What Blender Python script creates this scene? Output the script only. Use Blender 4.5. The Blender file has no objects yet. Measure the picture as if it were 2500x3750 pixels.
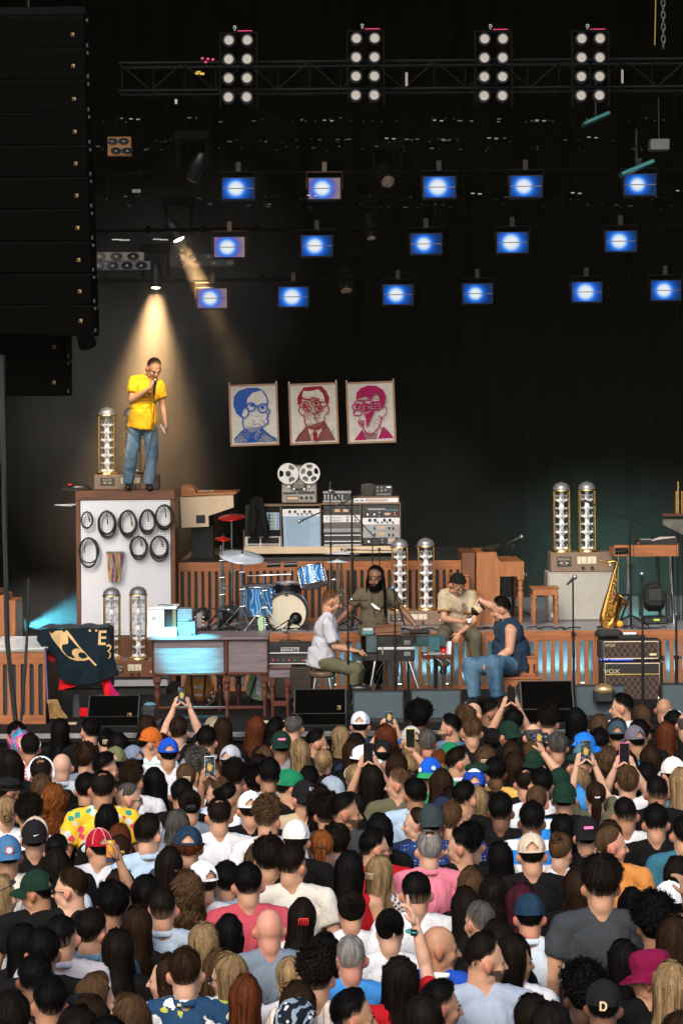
import bpy,bmesh,math,random
import numpy as np
from mathutils import Vector,Matrix,noise as mnoise
R=math.radians
random.seed(7)
rng=np.random.default_rng(7)
S=bpy.context.scene
COL=S.collection
# ------------------------------------------------------------------ camera
F,CX,HY,CZ,ROLL=8000.0,1250.0,1539.0,4.55,R(0.45)
cr,sr=math.cos(ROLL),math.sin(ROLL)
cam_d=bpy.data.cameras.new('camera')
cam=bpy.data.objects.new('camera',cam_d)
COL.objects.link(cam)
cam.matrix_world=Matrix(((cr,sr,0,0),(0,0,-1,0),(-sr,cr,0,CZ),(0,0,0,1)))
cam_d.sensor_fit='VERTICAL'
cam_d.sensor_height=36
cam_d.lens=36*F/3750
cam_d.shift_y=(HY-1875)/3750
cam_d.clip_start,cam_d.clip_end=0.1,500
S.camera=cam
# ------------------------------------------------------------------ sky, sun, exposure
W=bpy.data.worlds.new('World')
S.world=W
W.use_nodes=True
wn=W.node_tree.nodes
SUN_EL,SUN_AZ=R(41),R(196)
sky=wn.new('ShaderNodeTexSky')
sky.sky_type='NISHITA'
sky.sun_disc=False
sky.sun_elevation=SUN_EL
sky.sun_rotation=SUN_AZ
sky.air_density,sky.dust_density,sky.ozone_density=1.0,3.0,1.0
bg=wn['Background']
bg.inputs['Strength'].default_value=0.15
W.node_tree.links.new(sky.outputs[0],bg.inputs['Color'])
sun_d=bpy.data.lights.new('sun','SUN')
sun_d.energy=1.5
sun_d.angle=R(26)
sun_d.color=(1.0,0.93,0.84)
sun=bpy.data.objects.new('sun',sun_d)
COL.objects.link(sun)
_d=Vector((math.sin(SUN_AZ)*math.cos(SUN_EL),math.cos(SUN_AZ)*math.cos(SUN_EL),math.sin(SUN_EL)))
sun.rotation_euler=_d.to_track_quat('Z','Y').to_euler()
sun.location=_d*60
S.view_settings.view_transform='Standard'
S.view_settings.look='None'
S.view_settings.exposure=0.68
S.view_settings.gamma=1
S.view_settings.use_curve_mapping=False
S.cycles.max_bounces=6
S.cycles.transparent_max_bounces=16
S.cycles.volume_bounces=0
S.cycles.use_denoising=True
S.cycles.sample_clamp_indirect=2
def at(px,py,D):
 """photo pixel + distance -> world point"""
 u,v=px-CX,HY-py
 return Vector(((u*cr+v*sr)*D/F,D,CZ+(-u*sr+v*cr)*D/F))
def sc(D):
 return D/F
 # ------------------------------------------------------------------ objects and tags
def link(o,parent=None):
 COL.objects.link(o)
 if parent is not None:
  o.parent=parent
 return o
def thing(name,label,cat,loc=(0,0,0),rz=0.0,group=None):
 o=bpy.data.objects.new(name,None)
 o.empty_display_size=0.1
 COL.objects.link(o)
 o.location=loc
 o.rotation_euler=(0,0,rz)
 return tag(o,label,cat,group)
def tag(o,label,cat=None,group=None,kind=None):
 if label:o['label']=label
 if cat:o['category']=cat
 if group:o['group']=group
 if kind:o['kind']=kind
 return o
def children(o):
 return[c for c in ALLKIDS.get(o.name,[])]
ALLKIDS={}
def put(name,mesh,parent=None,loc=None,rot=None,mat=None,kind=None):
 o=bpy.data.objects.new(name,mesh)
 COL.objects.link(o)
 if parent is not None:
  o.parent=parent
  ALLKIDS.setdefault(parent.name,[]).append(o)
 if loc is not None:o.location=loc
 if rot is not None:o.rotation_euler=rot
 if mat is not None:
  if len(o.material_slots):
   o.material_slots[0].link='OBJECT'
   o.material_slots[0].material=mat
  else:
   mesh.materials.append(mat)
 if kind:o['kind']=kind
 return o
def clone(root,loc=None,rz=None,label=None,group=None,parent=None):
 """a copy of a thing with copies of its parts and sub-parts"""
 c=root.copy()
 COL.objects.link(c)
 if parent is not None:
  c.parent=parent
  ALLKIDS.setdefault(parent.name,[]).append(c)
 if loc is not None:c.location=loc
 if rz is not None:c.rotation_euler=(0,0,rz)
 if label:c['label']=label
 if group:c['group']=group
 for ch in ALLKIDS.get(root.name,[]):
  clone(ch,parent=c)
 return c
 # ------------------------------------------------------------------ mesh builder
class MB:
 def __init__(s):
  s.v,s.f,s.sm,s.mi=[],[],[],[]
 def add(s,verts,faces,smooth=False,m=0):
  b=len(s.v)
  s.v.extend([tuple(p)for p in verts])
  for f in faces:
   s.f.append([i+b for i in f]);s.sm.append(smooth);s.mi.append(m)
  return s
 def box(s,x0,x1,y0,y1,z0,z1,b=0.0,m=0,M=None):
  if x1<x0:x0,x1=x1,x0
  if y1<y0:y0,y1=y1,y0
  if z1<z0:z0,z1=z1,z0
  c=((x0+x1)/2,(y0+y1)/2,(z0+z1)/2)
  h=((x1-x0)/2,(y1-y0)/2,(z1-z0)/2)
  b=min(b,min(h)*.9)
  if b<=0:
   V=[(c[0]+a*h[0],c[1]+d*h[1],c[2]+e*h[2])for a in(-1,1)for d in(-1,1)for e in(-1,1)]
   Fc=[(0,1,3,2),(4,6,7,5),(0,4,5,1),(2,3,7,6),(0,2,6,4),(1,5,7,3)]
  else:
   V,idx=[],{}
   for a in(-1,1):
    for d in(-1,1):
     for e in(-1,1):
      for k in range(3):
       p=[a*(h[0]-b),d*(h[1]-b),e*(h[2]-b)]
       p[k]=(a,d,e)[k]*h[k]
       idx[a,d,e,k]=len(V)
       V.append((c[0]+p[0],c[1]+p[1],c[2]+p[2]))
   Fc=[]
   for k in range(3):
    i,j=[q for q in range(3)if q!=k]
    for sg in(-1,1):
     r=[]
     for(p,q)in((-1,-1),(1,-1),(1,1),(-1,1)):
      t=[0,0,0];t[k]=sg;t[i]=p;t[j]=q
      r.append(idx[t[0],t[1],t[2],k])
     Fc.append(r if(sg>0)==(k!=1)else r[::-1])
   for k in range(3):
    i,j=[q for q in range(3)if q!=k]
    for p in(-1,1):
     for q in(-1,1):
      a=[0,0,0];a[i]=p;a[j]=q
      lo=list(a);lo[k]=-1
      hi=list(a);hi[k]=1
      Fc.append([idx[(*lo,i)],idx[(*lo,j)],idx[(*hi,j)],idx[(*hi,i)]])
   for a in(-1,1):
    for d in(-1,1):
     for e in(-1,1):
      Fc.append([idx[a,d,e,0],idx[a,d,e,1],idx[a,d,e,2]])
  if M is not None:
   V=[M@Vector(p)for p in V]
  return s.add(V,Fc,False,m)
 def tube(s,pts,r,n=6,closed=False,cap=True,m=0,smooth=True,flat=1.0):
  pts=[Vector(p)for p in pts]
  k=len(pts)
  rs=list(r)if hasattr(r,'__len__')else[r]*k
  tang=[]
  for i in range(k):
   a=pts[(i-1)%k]if(closed or i)else pts[i]
   b=pts[(i+1)%k]if(closed or i<k-1)else pts[i]
   t=b-a
   tang.append(t.normalized()if t.length>1e-9 else Vector((0,0,1)))
  up=Vector((0,0,1))if abs(tang[0].z)<.9 else Vector((0,1,0))
  nrm=(up-tang[0]*up.dot(tang[0])).normalized()
  V,Fc=[],[]
  for i in range(k):
   nrm=nrm-tang[i]*nrm.dot(tang[i])
   nrm=nrm.normalized()if nrm.length>1e-9 else tang[i].orthogonal().normalized()
   bn=tang[i].cross(nrm)
   for q in range(n):
    a=2*math.pi*q/n
    V.append(pts[i]+(nrm*math.cos(a)+bn*(math.sin(a)*flat))*rs[i])
  for i in range(k if closed else k-1):
   for q in range(n):
    a,b=i*n+q,i*n+(q+1)%n
    c,d=((i+1)%k)*n+(q+1)%n,((i+1)%k)*n+q
    Fc.append((a,b,c,d))
  s.add(V,Fc,smooth,m)
  if cap and not closed:
   s.add(V[:n],[list(range(n))[::-1]],False,m)
   s.add(V[-n:],[list(range(n))],False,m)
  return s
 def cyl(s,p0,p1,r0,r1=None,n=16,m=0):
  return s.tube([p0,p1],[r0,r0 if r1 is None else r1],n,m=m)
 def lathe(s,prof,n=20,o=(0,0,0),m=0,M=None,smooth=True,cap=True):
  V,Fc=[],[]
  for(r,z)in prof:
   for q in range(n):
    a=2*math.pi*q/n
    p=Vector((r*math.cos(a),r*math.sin(a),z))
    if M is not None:p=M@p
    V.append((p[0]+o[0],p[1]+o[1],p[2]+o[2]))
  for i in range(len(prof)-1):
   for q in range(n):
    Fc.append((i*n+q,i*n+(q+1)%n,(i+1)*n+(q+1)%n,(i+1)*n+q))
  s.add(V,Fc,smooth,m)
  if not cap:return s
  if prof[0][0]>1e-5:s.add(V[:n],[list(range(n))[::-1]],False,m)
  if prof[-1][0]>1e-5:s.add(V[-n:],[list(range(n))],False,m)
  return s
 def ell(s,c,r,nu=16,nv=10,M=None,m=0):
  if not hasattr(r,'__len__'):r=(r,r,r)
  V,Fc=[],[]
  for j in range(nv+1):
   t=math.pi*j/nv
   for i in range(nu):
    a=2*math.pi*i/nu
    p=Vector((r[0]*math.sin(t)*math.cos(a),r[1]*math.sin(t)*math.sin(a),-r[2]*math.cos(t)))
    if M is not None:p=M@p
    V.append((c[0]+p[0],c[1]+p[1],c[2]+p[2]))
  for j in range(nv):
   for i in range(nu):
    Fc.append((j*nu+i,j*nu+(i+1)%nu,(j+1)*nu+(i+1)%nu,(j+1)*nu+i))
  return s.add(V,Fc,True,m)
 def caps(s,p0,p1,r0,r1,n=14):
  """round-ended tapered limb, for remeshing"""
  p0,p1=Vector(p0),Vector(p1)
  d=p1-p0
  L=d.length
  if L<1e-6:return s.ell(p0,max(r0,r1))
  d/=L
  pts,rs=[],[]
  for a in(-80,-50,-20):
   pts.append(p0+d*r0*math.sin(R(a)));rs.append(r0*math.cos(R(a)))
  pts.append(p0);rs.append(r0)
  pts.append(p1);rs.append(r1)
  for a in(20,50,80):
   pts.append(p1+d*r1*math.sin(R(a)));rs.append(r1*math.cos(R(a)))
  return s.tube(pts,rs,n)
 def prism(s,poly,y0,y1,o=(0,0,0),m=0,smooth=False,M=None):
  """polygon in x,z pulled from y0 to y1"""
  n=len(poly)
  V=[(o[0]+p[0],o[1]+y0,o[2]+p[1])for p in poly]+[(o[0]+p[0],o[1]+y1,o[2]+p[1])for p in poly]
  if M is not None:V=[M@Vector(p)for p in V]
  s.add(V,[[i,(i+1)%n,(i+1)%n+n,i+n]for i in range(n)],smooth,m)
  s.add(V[:n],[list(range(n))],False,m)
  s.add(V[n:],[list(range(n))[::-1]],False,m)
  return s
 def quad(s,a,b,c,d,m=0):
  return s.add([a,b,c,d],[(0,1,2,3)],False,m)
 def mesh(s,name,mats=None,fix=True):
  me=bpy.data.meshes.new(name)
  me.from_pydata(s.v,[],s.f)
  me.polygons.foreach_set('use_smooth',s.sm)
  if any(s.mi):me.polygons.foreach_set('material_index',s.mi)
  for m in(mats if isinstance(mats,(list,tuple))else[mats]if mats else[]):
   me.materials.append(m)
  if fix and len(s.f)<20000:
   bm=bmesh.new();bm.from_mesh(me)
   bmesh.ops.recalc_face_normals(bm,faces=bm.faces)
   bm.to_mesh(me);bm.free()
  me.update()
  return me
 def build(s,name,mats,parent=None,loc=None,rot=None,kind=None):
  return put(name,s.mesh(name,mats),parent,loc,rot,kind=kind)
def ring(c,r,n=24,axis='y',r2=None,ph=0.0):
 r2=r if r2 is None else r2
 out=[]
 for i in range(n):
  a=2*math.pi*i/n+ph
  p,q=r*math.cos(a),r2*math.sin(a)
  out.append(Vector(c)+(Vector((p,0,q))if axis=='y' else Vector((p,q,0))if axis=='z' else Vector((0,p,q))))
 return out
 # ------------------------------------------------------------------ materials
MATS={}
def newmat(name):
 m=bpy.data.materials.new(name);m.use_nodes=True
 nt=m.node_tree
 return m,nt,nt.nodes['Principled BSDF'],nt.links
def node(nt,t,**kw):
 n=nt.nodes.new(t)
 for k,v in kw.items():
  if k in n.inputs:n.inputs[k].default_value=v
  else:setattr(n,k,v)
 return n
def coords(nt,scale=(1,1,1),kind='Object',rot=(0,0,0),loc=(0,0,0)):
 tc=nt.nodes.new('ShaderNodeTexCoord')
 mp=nt.nodes.new('ShaderNodeMapping')
 mp.inputs['Scale'].default_value=scale
 mp.inputs['Rotation'].default_value=rot
 mp.inputs['Location'].default_value=loc
 nt.links.new(tc.outputs[kind],mp.inputs['Vector'])
 return mp.outputs[0]
def ramp(nt,fac,stops):
 r=nt.nodes.new('ShaderNodeValToRGB')
 e=r.color_ramp.elements
 while len(e)<len(stops):e.new(0.5)
 for i,(p,c)in enumerate(stops):
  e[i].position=p;e[i].color=(*c,1)
 nt.links.new(fac,r.inputs[0])
 return r.outputs[0]
def mixc(nt,fac,a,b,mode='MIX'):
 n=nt.nodes.new('ShaderNodeMix');n.data_type='RGBA';n.blend_type=mode
 for sock,val in((n.inputs[0],fac),(n.inputs[6],a),(n.inputs[7],b)):
  if hasattr(val,'node'):nt.links.new(val,sock)
  else:sock.default_value=val if not isinstance(val,tuple)else(*val,1)
 return n.outputs[2]
def bump(nt,bsdf,h,strength=.3,dist=.01):
 b=nt.nodes.new('ShaderNodeBump')
 b.inputs['Strength'].default_value=strength;b.inputs['Distance'].default_value=dist
 nt.links.new(h,b.inputs['Height']);nt.links.new(b.outputs[0],bsdf.inputs['Normal'])
def mk(name,col,rough=.6,metal=0.0,var=.18,vs=6.0,bmp=0.0,bs=60.0,spec=.5,st=(1,1,1),wear=0.0):
 """plain surface: colour with cloudy variation, roughness variation, fine bump"""
 if name in MATS:return MATS[name]
 m,nt,b,L=newmat(name)
 n=node(nt,'ShaderNodeTexNoise',Scale=vs,Detail=5.0,Roughness=.6)
 L.new(coords(nt,st),n.inputs['Vector'])
 lo=tuple(max(0,c*(1-var))for c in col);hi=tuple(min(1,c*(1+var))for c in col)
 c=ramp(nt,n.outputs[0],[(.3,lo),(.7,hi)])
 if wear:
  n2=node(nt,'ShaderNodeTexNoise',Scale=vs*6,Detail=8.0,Roughness=.75)
  L.new(coords(nt),n2.inputs['Vector'])
  k=ramp(nt,n2.outputs[0],[(.60,(0,0,0)),(.68,(wear,wear,wear))])
  c=mixc(nt,k,c,tuple(min(1,q*1.0+.12)for q in col))
 L.new(c,b.inputs['Base Color'])
 rr=ramp(nt,n.outputs[0],[(.25,(max(.05,rough-.1),)*3),(.75,(min(1,rough+.1),)*3)])
 L.new(rr,b.inputs['Roughness'])
 b.inputs['Metallic'].default_value=metal
 b.inputs['Specular IOR Level'].default_value=spec
 if bmp:
  nb=node(nt,'ShaderNodeTexNoise',Scale=bs,Detail=3.0)
  L.new(coords(nt,st),nb.inputs['Vector'])
  bump(nt,b,nb.outputs[0],bmp,.004)
 MATS[name]=m
 return m
def wood(name,dark,light,axis='z',rough=.42,sc_=1.0):
 if name in MATS:return MATS[name]
 m,nt,b,L=newmat(name)
 st={'x':(1.2,14,14),'z':(14,14,1.2),'y':(14,1.2,14)}[axis]
 v=coords(nt,tuple(q*sc_ for q in st))
 n=node(nt,'ShaderNodeTexNoise',Scale=2.2,Detail=7.0,Roughness=.65,Distortion=.7)
 L.new(v,n.inputs['Vector'])
 n2=node(nt,'ShaderNodeTexNoise',Scale=14.0,Detail=3.0,Roughness=.7)
 L.new(v,n2.inputs['Vector'])
 c=ramp(nt,n.outputs[0],[(.32,dark),(.5,tuple((a+q)/2 for a,q in zip(dark,light))),(.68,light)])
 c=mixc(nt,ramp(nt,n2.outputs[0],[(.52,(0,0,0)),(.66,(.45,.45,.45))]),c,tuple(q*.55 for q in dark))
 L.new(c,b.inputs['Base Color'])
 L.new(ramp(nt,n.outputs[0],[(.3,(rough+.12,)*3),(.7,(rough-.08,)*3)]),b.inputs['Roughness'])
 bump(nt,b,n2.outputs[0],.12,.003)
 MATS[name]=m
 return m
def emit(name,col,strength):
 if name in MATS:return MATS[name]
 m,nt,b,L=newmat(name)
 b.inputs['Base Color'].default_value=(.02,.02,.02,1)
 b.inputs['Emission Color'].default_value=(*col,1)
 b.inputs['Emission Strength'].default_value=strength
 MATS[name]=m
 return m
def glass(name,tint=(1,1,1),gloss=.12):
 if name in MATS:return MATS[name]
 m,nt,b,L=newmat(name)
 nt.nodes.remove(b)
 t=node(nt,'ShaderNodeBsdfTransparent',Color=(*tint,1))
 g=node(nt,'ShaderNodeBsdfGlossy',Roughness=.06,Color=(1,1,1,1))
 lw=node(nt,'ShaderNodeLayerWeight',Blend=.5)
 pw=node(nt,'ShaderNodeMath',operation='POWER');pw.inputs[1].default_value=4.0;L.new(lw.outputs['Facing'],pw.inputs[0])
 fr=node(nt,'ShaderNodeMath',operation='MULTIPLY_ADD');fr.inputs[1].default_value=.5;fr.inputs[2].default_value=.035;L.new(pw.outputs[0],fr.inputs[0])
 mx=nt.nodes.new('ShaderNodeMixShader')
 L.new(fr.outputs[0],mx.inputs[0]);L.new(t.outputs[0],mx.inputs[1]);L.new(g.outputs[0],mx.inputs[2])
 L.new(mx.outputs[0],nt.nodes['Material Output'].inputs['Surface'])
 MATS[name]=m
 return m
BLK=mk('black_vinyl',(.010,.010,.009),.6,bmp=.3,bs=300,var=.3)
BLKM=mk('black_metal',(.012,.012,.012),.42,.4,var=.3)
BLKP=mk('black_plastic',(.014,.014,.014),.35,var=.3)
CHR=mk('chrome',(.75,.78,.8),.14,1.0,var=.05)
STEEL=mk('brushed_steel',(.42,.42,.42),.35,1.0,var=.12)
ALU=mk('dark_truss_metal',(.004,.004,.0038),.6,.0,var=.2,spec=.06)
BRASS=mk('brass',(.72,.48,.20),.25,1.0,var=.1)
GOLD=mk('gold_lacquer',(.58,.31,.075),.2,1.0,var=.15,vs=20)
WHT=mk('white_paint',(.78,.78,.77),.45,var=.05)
CREAM=mk('cream_laminate',(.62,.47,.30),.5,var=.08)
PANELW=mk('white_panel',(.70,.70,.70),.4,var=.05)
PANELB=mk('pale_blue_panel',(.33,.45,.56),.45,var=.08)
PANELG=mk('grey_panel',(.30,.31,.31),.42,var=.1)
PANELD=mk('charcoal_panel',(.035,.037,.036),.4,var=.2)
REDP=mk('red_plastic',(.6,.015,.012),.3,var=.1)
RUBB=mk('rubber',(.008,.008,.008),.8,var=.2)
TAN=mk('tan_tolex',(.19,.125,.085),.6,var=.12,bmp=.2,bs=200)
GRILLE=mk('beige_grille_cloth',(.36,.345,.30),.8,var=.06,bmp=.5,bs=260)
OAK=wood('oak_ply',(.20,.062,.019),(.43,.155,.05),'z')
OAKX=wood('oak_ply_rail',(.20,.062,.019),(.41,.145,.047),'x')
WALN=wood('walnut',(.085,.030,.014),(.20,.075,.032),'x')
WALNZ=wood('walnut_upright',(.085,.030,.014),(.20,.075,.032),'z')
MAHO=wood('mahogany',(.045,.011,.007),(.11,.03,.017),'z',.3)
GREYW=wood('grey_stained_wood',(.085,.065,.072),(.19,.15,.16),'x',.4)
PIANO=wood('honey_piano_wood',(.23,.08,.026),(.40,.155,.055),'z',.38)
# ================================================================== people
def skin_mat(name,col):
 if name in MATS:return MATS[name]
 m,nt,b,L=newmat(name)
 n=node(nt,'ShaderNodeTexNoise',Scale=14.0,Detail=5.0)
 L.new(coords(nt),n.inputs['Vector'])
 c=ramp(nt,n.outputs[0],[(.3,tuple(q*.86 for q in col)),(.7,tuple(min(1,q*1.1)for q in col))])
 a=node(nt,'ShaderNodeAttribute',attribute_name='ear')
 c=mixc(nt,a.outputs['Fac'],c,(col[0]*.85,col[1]*.36,col[2]*.30))
 L.new(c,b.inputs['Base Color'])
 b.inputs['Roughness'].default_value=.5
 b.inputs['Specular IOR Level'].default_value=.35
 MATS[name]=m
 return m
SKIN={k:skin_mat('skin_'+k,c)for k,c in dict(pale=(.53,.30,.20),fair=(.47,.248,.152),tan=(.36,.18,.10),olive=(.30,.15,.085),brown=(.16,.075,.042),dark=(.07,.033,.02),red=(.52,.235,.155)).items()}
def hair_mat(name,lo,hi):
 k='hair_'+name
 if k in MATS:return MATS[k]
 m,nt,b,L=newmat(k)
 a=node(nt,'ShaderNodeAttribute',attribute_name='tint')
 n=node(nt,'ShaderNodeTexNoise',Scale=9.0,Detail=2.0)
 L.new(coords(nt),n.inputs['Vector'])
 mt=node(nt,'ShaderNodeMath',operation='MULTIPLY_ADD');mt.inputs[1].default_value=.6
 L.new(n.outputs[0],mt.inputs[0]);L.new(a.outputs['Fac'],mt.inputs[2])
 md=node(nt,'ShaderNodeMath',operation='MULTIPLY');md.inputs[1].default_value=.65
 L.new(mt.outputs[0],md.inputs[0])
 fa=node(nt,'ShaderNodeAttribute',attribute_name='fade');fm=node(nt,'ShaderNodeMath',operation='MULTIPLY');fm.inputs[1].default_value=.8;L.new(fa.outputs['Fac'],fm.inputs[0])
 L.new(mixc(nt,fm.outputs[0],ramp(nt,md.outputs[0],[(.12,lo),(.95,hi)]),(.23,.14,.095)),b.inputs['Base Color'])
 b.inputs['Roughness'].default_value=.55
 b.inputs['Specular IOR Level'].default_value=.045
 MATS[k]=m
 return m
HAIR={k:hair_mat(k,*c)for k,c in dict(black=((.001,.0009,.0008),(.0042,.0034,.0029)),dark=((.0016,.0012,.0009),(.0105,.0062,.0038)),brown=((.00372,.002108,.00124),(.02852,.01364,.0062)),light=((.01116,.00589,.0031),(.093,.0496,.02294)),blonde=((.0248,.01364,.0062),(.3224,.2108,.1023)),pale=((.0992,.0744,.0465),(.434,.3658,.2604)),ginger=((.0372,.0093,.00248),(.2232,.0682,.0155)),auburn=((.0217,.00558,.00186),(.1178,.031,.00992)),grey=((.0372,.0341,.031),(.248,.2294,.2108)),salt=((.0093,.00806,.00744),(.093,.0837,.0744)),stub=((.20,.125,.09),(.33,.215,.155)),rainbow=((.03,.02,.03),(.1,.1,.1))).items()}
def _rainbow():
 m,nt,b,L=newmat('hair_rainbow_dye')
 n=node(nt,'ShaderNodeTexNoise',Scale=9.0,Detail=1.0)
 L.new(coords(nt),n.inputs['Vector'])
 c=ramp(nt,n.outputs[0],[(.25,(.02,.12,.45)),(.38,(.02,.35,.3)),(.46,(.5,.04,.45)),(.54,(.75,.05,.3)),(.62,(.7,.5,.08)),(.72,(.25,.04,.4))])
 L.new(c,b.inputs['Base Color']);b.inputs['Roughness'].default_value=.5
 return m
HAIR['rainbow']=_rainbow()
HAIR['scruff']=hair_mat('scruff',(.06,.035,.022),(.15,.085,.055))
def cloth(name,col,rough=.85,pat=None,c2=None,c3=None,sc_=1.0):
 k='cloth_'+name
 if k in MATS:return MATS[k]
 m,nt,b,L=newmat(k)
 v=coords(nt)
 n=node(nt,'ShaderNodeTexNoise',Scale=3.5,Detail=6.0,Roughness=.6)
 L.new(coords(nt,(1.6,1.6,.7)),n.inputs['Vector'])
 f=ramp(nt,n.outputs[0],[(.3,tuple(q*.9 for q in col)),(.7,tuple(min(1,q*1.06)for q in col))])
 if pat=='floral':
  vo=node(nt,'ShaderNodeTexVoronoi',Scale=17.0*sc_);L.new(v,vo.inputs['Vector'])
  nz=node(nt,'ShaderNodeTexNoise',Scale=40.0*sc_,Detail=2.0);L.new(v,nz.inputs['Vector'])
  ad=node(nt,'ShaderNodeMath',operation='ADD');L.new(vo.outputs['Distance'],ad.inputs[0])
  ml=node(nt,'ShaderNodeMath',operation='MULTIPLY');ml.inputs[1].default_value=.55;L.new(nz.outputs[0],ml.inputs[0]);L.new(ml.outputs[0],ad.inputs[1])
  k1=ramp(nt,ad.outputs[0],[(.68,(1,1,1)),(.71,(0,0,0))])
  sp=node(nt,'ShaderNodeSeparateColor');L.new(vo.outputs['Color'],sp.inputs[0])
  pc=ramp(nt,sp.outputs[0],[(0,c2),(.42,c3),(.70,tuple(min(1,q*.3+.5)for q in c2))])
  r=[x for x in nt.nodes if x.type=='VALTORGB'][-1];r.color_ramp.interpolation='CONSTANT'
  f=mixc(nt,k1,f,pc)
 elif pat in('plaid','stripe','hstripe','pin'):
  sx=node(nt,'ShaderNodeSeparateXYZ');L.new(v,sx.inputs[0])
  def band(sock,per,w):
   d=node(nt,'ShaderNodeMath',operation='MULTIPLY');d.inputs[1].default_value=1/per;L.new(sock,d.inputs[0])
   fr=node(nt,'ShaderNodeMath',operation='FRACT');L.new(d.outputs[0],fr.inputs[0])
   return ramp(nt,fr.outputs[0],[(w-.03,(1,1,1)),(w+.03,(0,0,0))])
  if pat in('plaid','stripe','pin'):
   f=mixc(nt,band(sx.outputs[0],{'plaid':.05,'stripe':.035,'pin':.018}[pat]/sc_,.3),f,c2)
  if pat in('plaid','hstripe'):
   f=mixc(nt,band(sx.outputs[2],{'plaid':.05,'hstripe':.16}[pat]/sc_,.35 if pat=='plaid' else .4),f,c3 or c2)
 elif pat=='tile':
  ck=node(nt,'ShaderNodeTexMagic',turbulence_depth=2,Scale=28.0*sc_);L.new(v,ck.inputs['Vector'])
  f=mixc(nt,ramp(nt,ck.outputs['Fac'],[(.48,(0,0,0)),(.54,(1,1,1))]),f,c2)
 elif pat=='paisley':
  vo=node(nt,'ShaderNodeTexVoronoi',Scale=22.0);L.new(v,vo.inputs['Vector'])
  wv=node(nt,'ShaderNodeTexWave',Scale=9.0,Distortion=9.0,Detail=2.0);wv.wave_type='RINGS';L.new(v,wv.inputs['Vector'])
  f=mixc(nt,ramp(nt,wv.outputs[0],[(.72,(0,0,0)),(.8,(.8,.8,.8))]),f,c2)
  f=mixc(nt,ramp(nt,vo.outputs['Distance'],[(.16,(1,1,1)),(.24,(0,0,0))]),f,c3)
 elif pat=='dots':
  vo=node(nt,'ShaderNodeTexVoronoi',Scale=40.0,Randomness=.15);L.new(v,vo.inputs['Vector'])
  f=mixc(nt,ramp(nt,vo.outputs['Distance'],[(.2,(1,1,1)),(.27,(0,0,0))]),f,c2)
 elif pat=='denim':
  nz=node(nt,'ShaderNodeTexNoise',Scale=5.0,Detail=6.0);L.new(coords(nt,(1,1,.45)),nz.inputs['Vector'])
  f=mixc(nt,ramp(nt,nz.outputs[0],[(.42,(0,0,0)),(.66,(.8,.8,.8))]),f,c2)
 L.new(f,b.inputs['Base Color'])
 b.inputs['Roughness'].default_value=rough
 b.inputs['Specular IOR Level'].default_value=.08
 n3=node(nt,'ShaderNodeTexNoise',Scale=4.5,Detail=3.0,Roughness=.5,Distortion=1.2)
 L.new(coords(nt,(1.4,1.4,.8)),n3.inputs['Vector'])
 bump(nt,b,n3.outputs[0],.8,.05)
 MATS[k]=m
 return m
CL={}
for k,c in dict(white=(.58,.58,.60),cream=(.57,.54,.46),black=(.0055,.0052,.005),charcoal=(.036,.041,.045),grey=(.22,.235,.26),lilac=(.36,.34,.37),slate=(.15,.19,.23),sky=(.35,.47,.60),pale=(.50,.57,.63),steel=(.29,.34,.42),royal=(.015,.07,.42),azure=(.045,.23,.56),navy=(.012,.02,.045),red=(.38,.009,.014),salmon=(.40,.06,.08),pink=(.58,.17,.23),yellow=(.72,.42,.10),orange=(.50,.20,.05),khaki=(.34,.26,.17),tan=(.46,.36,.23),olive=(.10,.095,.055),green=(.03,.28,.10),mustard=(.80,.42,.02),brown=(.10,.06,.035),teal=(.03,.12,.17),maroon=(.10,.01,.03),denim0=(.07,.15,.27)).items():
 CL[k]=cloth(k,c)
CL['denim']=cloth('denim',(.035,.085,.145),pat='denim',c2=(.12,.22,.30))
CL['hawaii']=cloth('hawaii',(.72,.45,.03),pat='floral',c2=(.03,.25,.20),c3=(.60,.06,.12))
CL['navyflor']=cloth('navyflor',(.015,.05,.11),pat='floral',c2=(.62,.58,.48),c3=(.42,.42,.06),sc_=.8)
CL['blueflor']=cloth('blueflor',(.64,.68,.78),pat='floral',c2=(.10,.28,.50),c3=(.25,.45,.62),sc_=.9)
CL['pinktile']=cloth('pinktile',(.70,.05,.16),pat='tile',c2=(.78,.70,.70))
CL['plaid']=cloth('plaid',(.06,.16,.26),pat='plaid',c2=(.16,.30,.40),c3=(.02,.06,.10))
CL['ltplaid']=cloth('ltplaid',(.56,.64,.60),pat='plaid',c2=(.68,.72,.70),c3=(.40,.52,.50),sc_=.8)
CL['bluestripe']=cloth('bluestripe',(.02,.20,.60),pat='hstripe',c2=(.74,.74,.76),c3=(.74,.74,.76))
CL['greystripe']=cloth('greystripe',(.40,.41,.40),pat='pin',c2=(.19,.20,.20))
CL['creamstripe']=cloth('creamstripe',(.68,.58,.50),pat='stripe',c2=(.42,.33,.28))
CL['navydot']=cloth('navydot',(.015,.035,.13),pat='dots',c2=(.3,.35,.5))
CL['paisley']=cloth('paisley',(.008,.011,.016),pat='paisley',c2=(.22,.29,.36),c3=(.62,.66,.70))
CL['snake']=cloth('snake',(.50,.46,.44),pat='tile',c2=(.06,.05,.05))
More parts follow.
